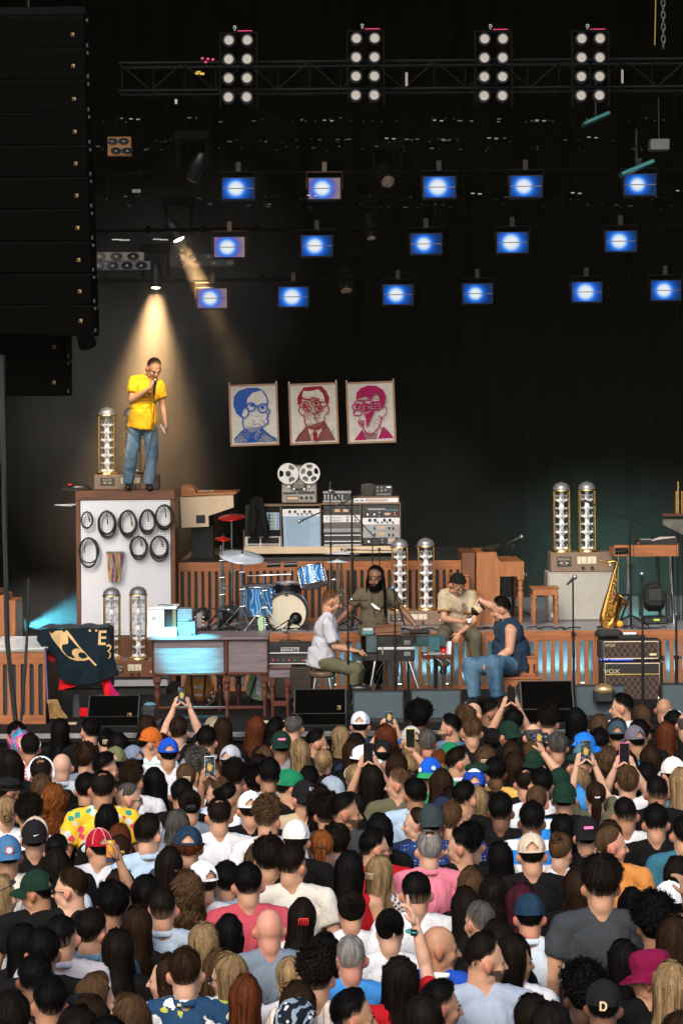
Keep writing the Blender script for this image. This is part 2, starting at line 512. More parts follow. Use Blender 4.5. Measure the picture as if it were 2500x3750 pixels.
def remesh(mb,vox,it=5,name='body',fac=.5):
 me=mb.mesh('pre_'+name,fix=False)
 o=bpy.data.objects.new('pre',me)
 COL.objects.link(o)
 a=o.modifiers.new('r','REMESH');a.mode='VOXEL';a.voxel_size=vox;a.use_smooth_shade=True
 if it:
  b=o.modifiers.new('s','SMOOTH');b.factor=fac;b.iterations=it
 dg=bpy.context.evaluated_depsgraph_get()
 out=bpy.data.meshes.new_from_object(o.evaluated_get(dg),depsgraph=dg)
 out.name=name
 bpy.data.objects.remove(o);bpy.data.meshes.remove(me)
 out.polygons.foreach_set('use_smooth',[True]*len(out.polygons))
 return out
def join_mesh(me,mb):
 """add the builder's faces to a finished mesh (hands onto arms)"""
 if not mb.v:return me
 bm=bmesh.new();bm.from_mesh(me)
 vs=[bm.verts.new(p)for p in mb.v]
 for f in mb.f:
  try:
   q=bm.faces.new([vs[i]for i in f]);q.smooth=True
  except ValueError:pass
 bm.to_mesh(me);bm.free();me.update()
 return me
def fattr(me,name,vals):
 a=me.attributes.new(name,'FLOAT','POINT')
 a.data.foreach_set('value',np.asarray(vals,dtype=np.float32))
def folds(me,amp,c):
 n=len(me.vertices)
 co=np.empty(n*3,dtype=np.float32);me.vertices.foreach_get('co',co);co=co.reshape(-1,3)
 no=np.empty(n*3,dtype=np.float32);me.vertices.foreach_get('normal',no);no=no.reshape(-1,3)
 d=np.empty(n,dtype=np.float32)
 for i in range(n):
  x,y,z=co[i]
  w=mnoise.noise((x*7+2,y*7,z*3.2))
  r=1-2*abs(mnoise.noise((x*6+z*3.5+w*.6,y*6-z*2.2,z*3.5+w*.5)))
  d[i]=r*.9+.35*mnoise.noise((x*22,y*22,z*14))
 co+=no*(d*amp)[:,None]
 me.vertices.foreach_set('co',co.ravel());me.update()
 return me
def head_prims(mb,hc,HM,fem=False):
 P=lambda x,y,z:hc+HM@Vector((x,y,z))
 E=lambda c,r:mb.ell(P(*c),r,18,12,M=HM)
 E((0,-.014,.020),(.079,.096,.098))
 E((0,.03,-.045),(.057,.060,.070))
 E((0,.052,-.098),(.030,.030,.022))
 E((0,.07,.012),(.052,.022,.016))
 for s in(-1,1):
  E((s*.036,.062,-.035),(.026,.026,.026))
  E((s*.05,.0,-.075),(.020,.04,.028))
  if fem:E((s*.077,-.008,-.018),(.010,.018,.03));continue
  E((s*.086,-.010,-.018),(.016,.022,.034))
  E((s*.097,-.022,-.010),(.008,.016,.025))
 mb.caps(P(0,.088,.008),P(0,.112,-.036),.009,.014,10)
 E((0,.084,-.064),(.022,.012,.007));E((0,.082,-.075),(.019,.012,.007))
 mb.caps(P(0,-.03,-.03),P(0,-.035,-.10),.060,.056)
def hand(mb,w,d,nrm,curl=.35,thumb=1,sz=1.0,pinch=0.0):
 """palm + five unequal bent fingers; d = where the fingers point, nrm = the way the palm faces"""
 w,d,nrm=Vector(w),Vector(d).normalized(),Vector(nrm)
 nrm=(nrm-d*nrm.dot(d)).normalized()
 sd=d.cross(nrm)*thumb
 Mx=Matrix((sd,d,nrm)).transposed()
 mb.ell(w+d*.048*sz,(.040*sz,.052*sz,.017*sz),10,8,M=Mx)
 mb.caps(w-d*.02,w+d*.03,.025*sz,.026*sz,8)
 for k,(off,L,r)in enumerate(((.030,.070,.0095),(.011,.080,.0100),(-.009,.074,.0095),(-.027,.058,.0082))):
  p=w+(d*.088+sd*off)*sz
  a=0
  c=curl+pinch*(k==0)+.08*k*curl
  pts=[p-d*.02];pts.append(p)
  for seg in(.45,.32,.23):
   a+=c*1.15
   q=(d*math.cos(a)+nrm*math.sin(a)+sd*off*.9)
   p=p+q.normalized()*L*seg*sz
   pts.append(p)
  mb.tube(pts,[r*sz,r*sz*1.05,r*sz,r*sz*.92,r*sz*.7],7)
 p=w+(d*.02+sd*.032)*sz
 pts=[w+d*.01+sd*.015,p]
 for q,L in((sd*.75+d*.6+nrm*.25,.034),(sd*.3+d*.85+nrm*(.3+curl*.6),.030),(d*.9+nrm*(.3+curl*.9),.022)):
  p=p+q.normalized()*L*sz
  pts.append(p)
 mb.tube(pts,[.014*sz,.0135*sz,.012*sz,.0105*sz,.007*sz],7)
def eul(yaw=0,pitch=0,roll=0):
 """head turn: yaw to the person's own left is positive, pitch down is positive"""
 return(Matrix.Rotation(yaw,3,'Z')@Matrix.Rotation(-pitch,3,'X')@Matrix.Rotation(roll,3,'Y'))
def ik(sh,ha,a,b,pole):
 sh,ha,pole=Vector(sh),Vector(ha),Vector(pole)
 d=ha-sh;L=min(d.length,(a+b)*.995);d.normalize()
 ha=sh+d*L
 x=(a*a-b*b+L*L)/(2*L)
 h=math.sqrt(max(0,a*a-x*x))
 pd=pole-d*pole.dot(d)
 return sh+d*x+pd.normalized()*h,ha
def skeleton(**kw):
 j=dict(pel=(0,0,.95),waist=(0,.0,1.08),chest=(0,0,1.28),neck=(0,-.02,1.47),head=(0,.0,1.62),shL=(-.185,-.015,1.42),shR=(.185,-.015,1.42),elL=(-.245,-.04,1.15),elR=(.245,-.04,1.15),wrL=(-.25,.06,.91),wrR=(.25,.06,.91),hipL=(-.095,0,.93),hipR=(.095,0,.93),knL=(-.10,.02,.50),knR=(.10,.02,.50),anL=(-.105,-.01,.09),anR=(.105,-.01,.09))
 j.update(kw)
 j={k:Vector(v)for k,v in j.items()}
 return j
def human_meshes(j,key,HM=None,bulk=1.0,fem=False,vox=.011,sleeve=.55,hands=None,belly=0.0,loose=1.0,legs=True,shoes=True,tm=None,foot=None,hs=1.0):
 """body (skin), shirt, trousers, shoes: four meshes in the person's own frame"""
 HM=HM or Matrix.Identity(3)
 up=(j['neck']-j['pel']).normalized()
 across=(j['shR']-j['shL']).normalized()
 fw=up.cross(across).normalized()
 TM=Matrix((across,fw,up)).transposed()
 if fw.dot(HM@Vector((0,1,0)))<-.5:fw=-fw
 b=bulk
 # ---- body
 mb=MB()
 mb.ell(j['chest'],(.155*b,.108*b,.19),18,12,M=TM)
 mb.ell(j['waist'],(.135*b,.10*b+belly,.15),18,12,M=TM)
 mb.ell(j['pel'],(.15*b,.115*b,.13),18,12,M=TM)
 mb.caps(j['neck']-up*.06,j['head']+HM@Vector((0,-.03,-.06)),.062*(b*.5+.5),.054)
 for s,q in(('L',-1),('R',1)):
  mb.caps(j['neck']-up*.02+across*q*.04,j['sh'+s],.052,.058*b)
  mb.caps(j['sh'+s],j['el'+s],.056*b,.040*b)
  mb.caps(j['el'+s],j['el'+s].lerp(j['wr'+s],.35),.041*b,.042*b)
  mb.caps(j['el'+s].lerp(j['wr'+s],.3),j['wr'+s],.043*b,.025)
  if legs:
   mb.caps(j['hip'+s],j['kn'+s],.085*b,.052*b)
   mb.caps(j['kn'+s],j['kn'+s].lerp(j['an'+s],.35),.052*b,.052*b)
   mb.caps(j['kn'+s].lerp(j['an'+s],.3),j['an'+s],.053*b,.034)
 head_prims(mb,j['head'],HM*hs,fem)
 me=remesh(mb,vox,3,'body_'+key,.4)
 hb=MB()
 for s in('L','R'):
  d=j['wr'+s]-j['el'+s]
  hd=(hands or{}).get(s)or dict(d=d,n=(-(1 if s=='R' else-1),0,0),curl=.4)
  hand(hb,j['wr'+s],hd.get('d',d),hd.get('n',(0,1,0)),hd.get('curl',.4),hd.get('t',1 if s=='R' else-1),hd.get('sz',.95))
 join_mesh(me,hb)
 co=np.empty(len(me.vertices)*3,dtype=np.float32);me.vertices.foreach_get('co',co);co=co.reshape(-1,3)
 loc=(co-np.array(j['head']))@np.array(HM)/hs
 ear=np.clip((np.abs(loc[:,0])-.074)/.012,0,1)*(np.abs(loc[:,2])<.07)*(np.linalg.norm(loc,axis=1)<.16)
 lip=((np.abs(loc[:,0])<.024)&(np.abs(loc[:,2]+.07)<.012)&(loc[:,1]>.075))*.7
 fattr(me,'ear',np.maximum(ear*.55,lip))
 out={'body':me}
 loose_t=min(loose,1.18)
 # ---- shirt
 g=.016*loose
 mb=MB()
 mb.ell(j['chest']+up*.01,(.165*b+g,.118*b+g,.185),18,12,M=TM)
 mb.ell(j['waist']+up*.03,(.150*b+g,.112*b+g+belly,.17),18,12,M=TM)
 mb.tube([j['waist'],j['pel']+up*.05,j['pel']-up*.07],[.145*b+g+belly*.3,.155*b+g,.160*b+g],18,flat=1.0)if tm is None else None
 for s,q in(('L',-1),('R',1)):
  shp=j['sh'+s]
  if sleeve<.05:shp=j['neck'].lerp(shp,.62)-up*.012
  mb.caps(j['neck']-up*.030+across*q*.045,shp,.064,(.061 if sleeve>=.05 else .058)*b)
  if sleeve>0:
   e=j['sh'+s].lerp(j['el'+s],min(1,sleeve))
   mb.ell(j['sh'+s],.062*b+g*.1)
   mb.tube([j['sh'+s],e],[.062*b+g*.4,(.060 if sleeve<1 else .052)*b+g*.5],14)
   if sleeve>1:
    mb.ell(j['el'+s],.050*b+g*.4)
    mb.tube([j['el'+s],j['el'+s].lerp(j['wr'+s],sleeve-1)],[.051*b+g*.4,.036*b+g*.4],14)
 out['shirt']=folds(remesh(mb,vox*1.1,4,'shirt_'+key),.010*loose,j['chest'])
 # ---- trousers, shoes
 if legs:
  mb=MB()
  mb.ell(j['pel'],(.163*b,.128*b,.12),18,12,M=TM)
  for s in 'LR':
   mb.caps(j['hip'+s],j['kn'+s],.098*b,.070*b*loose_t)
   mb.ell(j['kn'+s],.070*b*loose_t)
   mb.tube([j['kn'+s],j['kn'+s].lerp(j['an'+s],.96)],[.070*b*loose_t,.062*loose_t],14)
  out['trousers']=folds(remesh(mb,vox*1.2,4,'trousers_'+key),.009,j['pel'])
  if shoes:
   mb=MB()
   for s in 'LR':
    fd=Vector((foot or{}).get(s,(0,1,0))).normalized()
    Mx=Matrix((fd.cross(Vector((0,0,1))),fd,Vector((0,0,1)))).transposed()
    mb.ell(j['an'+s]+fd*.065+Vector((0,0,-.045)),(.05,.135,.05),14,8,M=Mx)
    mb.ell(j['an'+s]+Vector((0,0,-.03)),(.045,.055,.06),14,8,M=Mx)
   out['shoe']=remesh(mb,.014,2,'shoe_'+key)
 return out
 # ------------------------------------------------------------------ hair, shells over the skull with loose strands
HC=Vector((0,-.012,.022))
SK=(.080,.098,.100)
def skull_r(d):
 return 1/math.sqrt((d.x/SK[0])**2+(d.y/SK[1])**2+(d.z/SK[2])**2)
AZ=[0,30,55,75,92,112,140,180]
LINES={'short':[40,38,26,12,9,-14,-40,-46],'cap':[4,4,2,2,2,-16,-40,-46],'pulled':[40,38,24,8,-4,-22,-36,-44],'long':[42,40,28,0,-14,-40,-50,-56]}
def sstep(a,b,x):
 t=max(0.0,min(1.0,(x-a)/(b-a)));return t*t*(3-2*t)
HAIRS={}
def hair(kind,var=0):
 key=(kind,var)
 if key in HAIRS:return HAIRS[key]
 rnd=random.Random(hash(kind)%1000+var*77+sum(map(ord,kind)))
 cfg=dict(ca=.004,cf=7.0,th=.017,amp=.3,fr=9.0,line='short',L=0.0,ns=420,sl=.006,top=90,wave=0,curl=0,side=0.0,part=0,cut=0)
 cfg.update(dict(short=dict(ns=560,sl=.009),messy=dict(th=.034,amp=.6,fr=14,ns=800,sl=.015,ca=.010),crop=dict(th=.008,ns=200,sl=.003),buzz=dict(th=.004,ns=0,amp=.05),thin=dict(th=.013,top=62,ns=420),fringe=dict(th=.004,top=30,ns=0,amp=.1),stubble=dict(th=.0025,ns=0,top=34,amp=.1),curly=dict(th=.034,amp=.65,fr=24,ns=650,curl=.011,sl=.01),afro=dict(th=.062,amp=.4,fr=28,ns=900,curl=.012,sl=.016),bob=dict(th=.022,line='long',L=.13,ns=520,sl=.012,ca=.008,cf=8.0),long=dict(th=.017,line='long',L=.30,ns=620,sl=.012,ca=.009,cf=8.0),wavy=dict(th=.021,line='long',L=.28,ns=700,sl=.018,wave=.016,ca=.012,cf=7.0),curllong=dict(th=.026,line='long',L=.25,ns=800,curl=.013,sl=.014,wave=.016,amp=.6,fr=20,ca=.014),under=dict(th=.006,line='cap',ns=160,sl=.003,cut=8),pulled=dict(th=.010,line='pulled',ns=400,sl=.004),undercurl=dict(th=.030,line='cap',cut=2,ns=500,curl=.010,sl=.012,amp=.5,fr=22)).get(kind,{}))
 line=LINES[cfg['line']]
 th0,amp,fr=cfg['th'],cfg['amp'],cfg['fr']
 seed=Vector((var*3.1+1,len(kind)*1.7,2.2))
 cut0=R(cfg['cut'])if cfg['cut']else None
 def S(az,t):
  """az radians from the front, t 0 crown .. 1 tips -> point, tint"""
  a=abs((math.degrees(az)+180)%360-180)
  lo=R(np.interp(a,AZ,line)+(5*mnoise.noise(Vector((az*3.5,4,4))+seed)if cut0 is None else 0))
  hi=cut0 if cut0 is not None else R(cfg['top']if cfg['top']>62 or kind in('fringe','stubble')else 90)
  L=cfg['L']*sstep(48,72,a)*(.82+.18*sstep(90,150,a))
  tc=1.0 if not L else .42
  if t<=tc:
   lo2=lo if not L else max(lo,R(-6))
   if cut0 is not None:lo2=min(lo,hi-.02)
   el=hi+(lo2-hi)*(t/tc)
   d=Vector((math.sin(az)*math.cos(el),math.cos(az)*math.cos(el),math.sin(el)))
   if cut0 is None and kind not in('fringe','stubble'):
    d=(Matrix.Rotation(R(16)*max(0,math.sin(el)),3,'X')@d)
   nn=mnoise.noise(d*fr*.35+seed)+.5*mnoise.noise(d*fr+seed)
   taper=(.06+.94*sstep(0,.34,(1-t)*(1 if not L else 9)))if not L else 1.0
   if cfg['top']==62:
    taper*=sstep(.02,.16,t)if a>60 or t<.02 else 1
   cl=mnoise.noise(Vector((az*cfg['cf'],t*1.6,9))+seed)
   th=th0*taper*(1+amp*nn)*((.30+1.0*max(0,d.z)**.7)if not L else(.75+.35*max(0,d.z)))+cfg['ca']*cl*taper
   p=HC+d*(skull_r(d)+th)
   tint=.5+.45*mnoise.noise(Vector((az*4.5,t*.8,3))+seed)+.2*nn
  else:
   u=(t-tc)/(1-tc)
   el=max(lo,R(-6))
   d=Vector((math.sin(az)*math.cos(el),math.cos(az)*math.cos(el),math.sin(el)))
   nn=mnoise.noise(Vector((d.x*fr*.4,d.y*fr*.4,u*1.2))+seed)
   cl=mnoise.noise(Vector((az*cfg['cf'],.42*1.6+u*1.1,9))+seed)
   r=skull_r(d)+th0*(1+amp*nn)*.75+cfg['ca']*cl*(1+1.2*u)
   p=HC+d*r
   bulge=1-.16*sstep(0,.4,u)
   lock=mnoise.noise(Vector((az*6.5,u*.6,11))+seed)
   p.x=HC.x+(p.x-HC.x)*(1-.13*sstep(0,.38,u)+(.26+.25*lock)*sstep(.38,1,u))+.018*lock*u
   p.y=HC.y+(p.y-HC.y)*bulge-.040*sstep(.25,.7,u)*(1 if math.cos(az)<.2 else 0)
   p.z-=L*u*(1+.16*mnoise.noise(Vector((az*5,7,1))+seed)+.14*mnoise.noise(Vector((az*13,2,1))+seed))
   if cfg['wave']:
    w=cfg['wave']*math.sin(u*13+3*mnoise.noise(Vector((az*2.2,0,5))+seed))
    p.x+=w*math.cos(az)*.8+w*.3*math.sin(az);p.y+=w*.5*math.cos(az)
   tint=.5+.5*mnoise.noise(Vector((az*5.5,u*.7,3))+seed)
  return p,tint
 V,Fc,T=[],[],[]
 nu,nv=44,14 if not cfg['L']else 24
 t0=0.0
 for jv in range(nv+1):
  for iu in range(nu):
   p,ti=S(2*math.pi*iu/nu,t0+(1-t0)*jv/nv)
   V.append(p);T.append(ti)
 holed=cfg['top']==62
 for jv in range(nv):
  for iu in range(nu):
   if holed and jv<3 and math.cos(2*math.pi*(iu+.5)/nu)<.9:continue
   if kind in('fringe','stubble')and math.cos(2*math.pi*(iu+.5)/nu)>.05:continue
   Fc.append((jv*nu+iu,jv*nu+(iu+1)%nu,(jv+1)*nu+(iu+1)%nu,(jv+1)*nu+iu))
 for q in range(cfg['ns']):
  az=rnd.uniform(0,2*math.pi)
  full=cfg['L']>0
  a0=rnd.uniform(0.14 if holed else .05,.58);a1=min(.93,a0+rnd.uniform(.25,.6))if not full else rnd.uniform(.8,1.03)
  if cfg['curl']:
   a1=min(1,a0+rnd.uniform(.08,.25))if not full else min(1,a0+rnd.uniform(.15,.4));
   if full:sh=rnd.uniform(0,.6);a0,a1=a0+sh,a1+sh
  k=5 if not cfg['curl']else 9
  lift=rnd.uniform(.1,1)*cfg['sl']*(2.6 if rnd.random()<.12 else 1);daz=rnd.uniform(-.12,.12)*(1 if not kind=='messy' else 1.8)
  w=rnd.uniform(.0022,.0046)if not cfg['curl']else rnd.uniform(.0026,.0048)
  ph=rnd.uniform(0,6.28);tt=rnd.uniform(-.35,.55)
  pts=[]
  for s in range(k):
   u=s/(k-1);t=a0+(a1-a0)*u
   p,ti=S(az+daz*u,min(1,t))
   out=(p-HC);out=out.normalized()if out.length>1e-6 else Vector((0,0,1))
   p=p+out*(lift*(.05+.95*u)*sstep(.02,.30,t))*(1 if not full else .7)
   if cfg['curl']:
    side=out.cross(Vector((0,0,1)));side=side.normalized()if side.length>.05 else Vector((1,0,0))
    p=p+(out*math.cos(ph+u*9)+side*math.sin(ph+u*9))*cfg['curl']
   if t>1:p.z-=(t-1)*.25
   pts.append((p,ti,out))
  b0=len(V)
  for s,(p,ti,out)in enumerate(pts):
   tan=(pts[min(k-1,s+1)][0]-pts[max(0,s-1)][0])
   sd=tan.cross(out);sd=sd.normalized()if sd.length>1e-7 else Vector((1,0,0))
   ww=w*(1-.75*s/(k-1))
   V+=[p+sd*ww,p-sd*ww];T+=[ti+tt,ti+tt]
  for s in range(k-1):
   Fc.append((b0+2*s,b0+2*s+1,b0+2*s+3,b0+2*s+2))
 me=bpy.data.meshes.new('hair_'+kind)
 me.from_pydata([tuple(p)for p in V],[],Fc)
 me.polygons.foreach_set('use_smooth',[True]*len(Fc))
 fattr(me,'tint',np.clip(T,0,1.2))
 if kind in('short','crop','thin','under','curly','messy'):
  w0=.62 if kind in('crop','under')else .76
  fd=np.zeros(len(V),dtype=np.float32)
  for jv in range(nv+1):fd[jv*nu:(jv+1)*nu]=sstep(w0,1,jv/nv)
  fattr(me,'fade',fd)
 me.update()
 HAIRS[key]=me
 return me
def tail_mesh(kind,var=0):
 """pony tail, bun, curls piled up: a second mass fixed to pulled-back hair"""
 key=('tail',kind,var)
 if key in HAIRS:return HAIRS[key]
 rnd=random.Random(var*31+len(kind))
 mb,T=MB(),[]
 def strand(pts,w,tint):
  n0=len(mb.v)
  mb.tube(pts,[w*(1-.7*i/(len(pts)-1))for i in range(len(pts))],3,cap=False)
  T.extend([tint]*(len(mb.v)-n0))
 if kind=='pony':
  for q in range(70):
   a,r=rnd.uniform(0,6.28),rnd.uniform(0,1)**.5
   ox,oy=math.cos(a)*r,math.sin(a)*r
   pts=[]
   for s in range(7):
    u=s/6
    wd=.012+.032*math.sin(min(1,u*1.25)*math.pi*.8)
    pts.append((ox*wd+.006*math.sin(u*6+a),-.108-.045*math.sin(u*2.4)+oy*wd*.7,.035-.30*u**1.25*rnd.uniform(.85,1.05)))
   strand(pts,.006,rnd.uniform(.1,1))
 else:
  c=Vector((0,-.105,.055))if kind=='bun' else Vector((0,-.08,.10))if kind=='topbun' else Vector((0,-.115,-.03))
  for q in range(60):
   ax=Vector((rnd.gauss(0,.5),1 if kind!='topbun' else .4,rnd.gauss(0,.5))).normalized()
   r=rnd.uniform(.012,.042);ph=rnd.uniform(0,6.28);sp=rnd.uniform(2,5)
   e1=ax.orthogonal().normalized();e2=ax.cross(e1)
   off=ax*rnd.uniform(-.02,.02)
   strand([c+off+(e1*math.cos(ph+sp*s/7)+e2*math.sin(ph+sp*s/7))*(r*(1+.1*rnd.random()))for s in range(8)],.0075,rnd.uniform(.1,1))
 me=mb.mesh('hair_'+kind,fix=False)
 fattr(me,'tint',T)
 HAIRS[key]=me
 return me
 # ------------------------------------------------------------------ hats
def _dome(az,el,th=.012,tall=.014):
 d=Vector((math.sin(az)*math.cos(el),math.cos(az)*math.cos(el),math.sin(el)))
 return HC+d*(skull_r(d)+th+tall*max(0,math.sin(el))**1.5)
HATS={}
def cap_meshes(kind):
 if kind in HATS:return HATS[kind]
 out={}
 mb=MB()
 nu,nv=48,12
 lo=R(4)
 V,Fc=[],[]
 for jv in range(nv+1):
  el=R(90)+(lo-R(90))*jv/nv
  for iu in range(nu):
   V.append(_dome(2*math.pi*iu/nu,el+.0))
 for jv in range(nv):
  for iu in range(nu):
   a=(iu+.5)/nu*360
   el=90-(jv+.5)/nv*86
   da=(a-180)/24
   if kind=='cap' and abs(da)<1 and 12<el<12+26*math.sqrt(1-da*da):continue
   Fc.append((jv*nu+iu,jv*nu+(iu+1)%nu,(jv+1)*nu+(iu+1)%nu,(jv+1)*nu+iu))
 mb.add(V,Fc,True)
 for k in range(6):
  mb.tube([_dome(R(30+60*k),R(90-q*9),.0128)for q in range(1,10)],.0013,4,cap=False)
 mb.tube([_dome(R(q*10),lo,.0125)for q in range(36)],.0022,5,closed=True)
 out['crown']=mb.mesh(kind+'_crown')
 mb=MB()
 n=18
 V,Fc=[],[]
 for layer in(0,.004):
  for i in range(n+1):
   az=R(-62+124*i/n)
   p=_dome(az,lo,.010)
   q=math.cos((i/n-.5)*math.pi)
   for k in range(5):
    u=k/4
    ext=.078*q**.55*u
    V.append((p.x*(1+.10*u),p.y+ext,p.z-.030*u*u-.022*(1-q)*u-layer+.004))
 for L in(0,1):
  o=L*(n+1)*5
  for i in range(n):
   for k in range(4):
    Fc.append((o+i*5+k,o+i*5+k+1,o+(i+1)*5+k+1,o+(i+1)*5+k))
 o=(n+1)*5
 for i in range(n):
  Fc.append((i*5+4,(i+1)*5+4,o+(i+1)*5+4,o+i*5+4))
 mb.add(V,Fc,True)
 out['brim']=mb.mesh(kind+'_brim')
 mb=MB()
 mb.ell(_dome(0,R(90),.014),(.008,.008,.005),10,6)
 out['button']=mb.mesh('cap_button')
 HATS[kind]=out
 return out
def soft_hat(kind):
 if kind in HATS:return HATS[kind]
 mb=MB()
 if kind=='bucket':
  prof=[(1.0,0),(1.06,.02),(1.10,.05),(1.08,.085),(.92,.112),(.55,.125),(.02,.128)]
  nu=40
  V,Fc=[],[]
  rows=[(1.72,-.045),(1.50,-.030),(1.25,-.012)]+prof
  for(k,z)in rows:
   for i in range(nu):
    a=2*math.pi*i/nu
    wob=.004*math.sin(5*a)*(k>1.2)
    V.append((.086*k*math.cos(a),-.012+.104*k*math.sin(a),.028+z+wob))
  for j in range(len(rows)-1):
   for i in range(nu):
    Fc.append((j*nu+i,j*nu+(i+1)%nu,(j+1)*nu+(i+1)%nu,(j+1)*nu+i))
  mb.add(V,Fc,True)
  for k,z in((1.62,-.040),(1.42,-.024)):
   mb.tube([(.086*k*math.cos(R(q*10)),-.012+.104*k*math.sin(R(q*10)),.030+z)for q in range(36)],.0022,4,closed=True)
 elif kind=='beret':
  mb.ell((0,-.02,.075),(.108,.120,.050),26,12)
  mb.tube([(.083*math.cos(R(q*10)),-.012+.103*math.sin(R(q*10)),.048)for q in range(36)],.010,8,closed=True)
  mb.cyl((0,-.02,.12),(0,-.02,.132),.004,.003,6)
 elif kind=='bandana':
  nu,nv=40,10
  V,Fc=[],[]
  for jv in range(nv+1):
   for iu in range(nu):
    a=2*math.pi*iu/nu
    lo=R(30-34*(.5-.5*math.cos(a)))
    el=R(90)+(lo-R(90))*jv/nv
    p=_dome(a,el,.016,.004)
    p+=(p-HC).normalized()*.004*mnoise.noise(p*40)
    V.append(p)
  for jv in range(nv):
   for iu in range(nu):
    Fc.append((jv*nu+iu,jv*nu+(iu+1)%nu,(jv+1)*nu+(iu+1)%nu,(jv+1)*nu+iu))
  mb.add(V,Fc,True)
  for s in(-1,1):
   mb.prism([(0,0),(s*.05,-.05),(s*.03,-.09),(s*.004,-.03)],-.004,.004,(0,-.122,-.005))
  mb.ell((0,-.122,-.004),(.016,.012,.014),10,8)
 HATS[kind]=mb.mesh(kind)
 return HATS[kind]
def acc_mesh(kind):
 if kind in HATS:return HATS[kind]
 mb=MB()
 if kind=='sunglasses_up':
  for s in(-1,1):
   mb.ell((s*.036,.062,.098),(.028,.010,.020),14,8,M=Matrix.Rotation(R(-50),3,'X'))
   mb.tube([(s*.066,.058,.095),(s*.090,.0,.072),(s*.094,-.06,.045),(s*.085,-.09,.02)],.003,6)
  mb.tube([(-.03,.07,.105),(.03,.07,.105)],.003,6)
 elif kind=='sunglasses':
  for s in(-1,1):
   mb.ell((s*.034,.096,.0),(.028,.010,.020),14,8)
   mb.tube([(s*.062,.085,.004),(s*.084,.02,.002),(s*.086,-.02,.0)],.003,6)
  mb.tube([(-.02,.104,.006),(.02,.104,.006)],.003,6)
 elif kind=='glasses':
  for s in(-1,1):
   mb.tube(ring((s*.034,.098,-.004),.022,16,'y',.017),.0028,5,closed=True)
   mb.tube([(s*.057,.092,.0),(s*.084,.02,.0),(s*.090,-.02,.0)],.0028,5)
  mb.tube([(-.012,.104,.0),(.012,.104,.0)],.0028,5)
 elif kind=='headphones':
  mb.tube([Vector((.099*math.cos(R(a)),-.01,.012+.124*math.sin(R(a))))for a in range(-4,185,12)],.009,8,flat=1.5)
  for s in(-1,1):
   mb.ell((s*.096,-.01,-.012),(.018,.032,.040),14,10)
 elif kind=='headband':
  mb.tube([_dome(R(a),R(38)if abs(a)<100 else R(30),.024)for a in range(-105,106,10)],.006,8,flat=1.5)
 elif kind=='clip':
  for k in range(5):
   mb.tube([(-.028+.014*k,-.135,.03),(-.03+.015*k,-.148,.012),(-.028+.014*k,-.138,-.012)],.0035,6)
  mb.tube([(-.032,-.142,.028),(.032,-.142,.028)],.004,6)
 elif kind=='tie':
  mb.tube([(.018*math.cos(R(a*30)),-.122+.014*math.sin(R(a*30)),.03)for a in range(12)],.006,6,closed=True)
 HATS[kind]=mb.mesh(kind)
 return HATS[kind]
def beard_mesh(full=True):
 k='beard_full' if full else 'beard_short'
 if k in HATS:return HATS[k]
 V,Fc,T=[],[],[]
 nu,nv=26,8
 for jv in range(nv+1):
  for iu in range(nu+1):
   a=R(-98+196*iu/nu)
   v=jv/nv
   z=(-.012 if full else-.034)-(.105 if full else .080)*v-(.02*v*math.cos(a)if full else 0)
   if abs(a)<R(38):z=min(z,-.045-.07*v)if v<.5 else z
   rx=.072-.028*v;ry=.098-.02*v
   th=(.012+.014*v if full else .0015)*(1+.5*mnoise.noise(Vector((a*5,v*6,1))))
   V.append((math.sin(a)*(rx+th),.006+math.cos(a)*(ry+th)*(.9 if abs(a)>R(60)else 1),z))
   T.append(.4+.3*mnoise.noise(Vector((a*9,v*9,4))))
 for jv in range(nv):
  for iu in range(nu):
   if jv<3 and abs(iu+.5-nu/2)<3.2 and jv!=0:continue
   Fc.append((jv*(nu+1)+iu,jv*(nu+1)+iu+1,(jv+1)*(nu+1)+iu+1,(jv+1)*(nu+1)+iu))
 me=bpy.data.meshes.new(k);me.from_pydata(V,[],Fc)
 me.polygons.foreach_set('use_smooth',[True]*len(Fc));fattr(me,'tint',T);me.update()
 HATS[k]=me
 return me
def eye_mesh():
 if 'eye' not in HATS:
  mb=MB();mb.ell((0,0,0),(.0075,.006,.003),10,6)
  HATS['eye']=mb.mesh('eye')
  mb=MB();mb.tube([(-.018,-.004,0),(0,.002,.005),(.018,-.004,0)],[.0018,.003,.0018],6)
  HATS['eyebrow']=mb.mesh('eyebrow')
 return HATS['eye'],HATS['eyebrow']
EYEM=mk('eye_dark',(.02,.015,.012),.2)
def face_parts(root,hc,HM,hcol,hs=1.0):
 e,w=eye_mesh()
 q=HM.to_euler()
 for s in(-1,1):
  put('eye',e,root,hc+HM@Vector((s*.032,.082,-.006))*hs,q,EYEM)
  put('eyebrow',w,root,hc+HM@Vector((s*.032,.090,.016))*hs,q,HAIR[hcol])
def dress_head(root,hc,HM,style,hcol,extras,var=0,hs=1.0,wob=None):
 q=(HM@wob).to_euler()if wob is not None else HM.to_euler()
 def H(name,me,m):
  o=put(name,me,root,hc,q,m);o.scale=(hs,hs,hs);return o
 if style=='bald':pass
 elif style in('pony','bun','topbun','lowbun'):
  h=H('hair',hair('pulled',var%2),HAIR[hcol])
  put('ponytail' if style=='pony' else 'hair_bun',tail_mesh(style,var%2),h,(0,0,0),None,HAIR[hcol])
 elif style!='none':
  H('hair',hair(style,var%(3 if style in('short','long','messy')else 2)),HAIR[hcol])
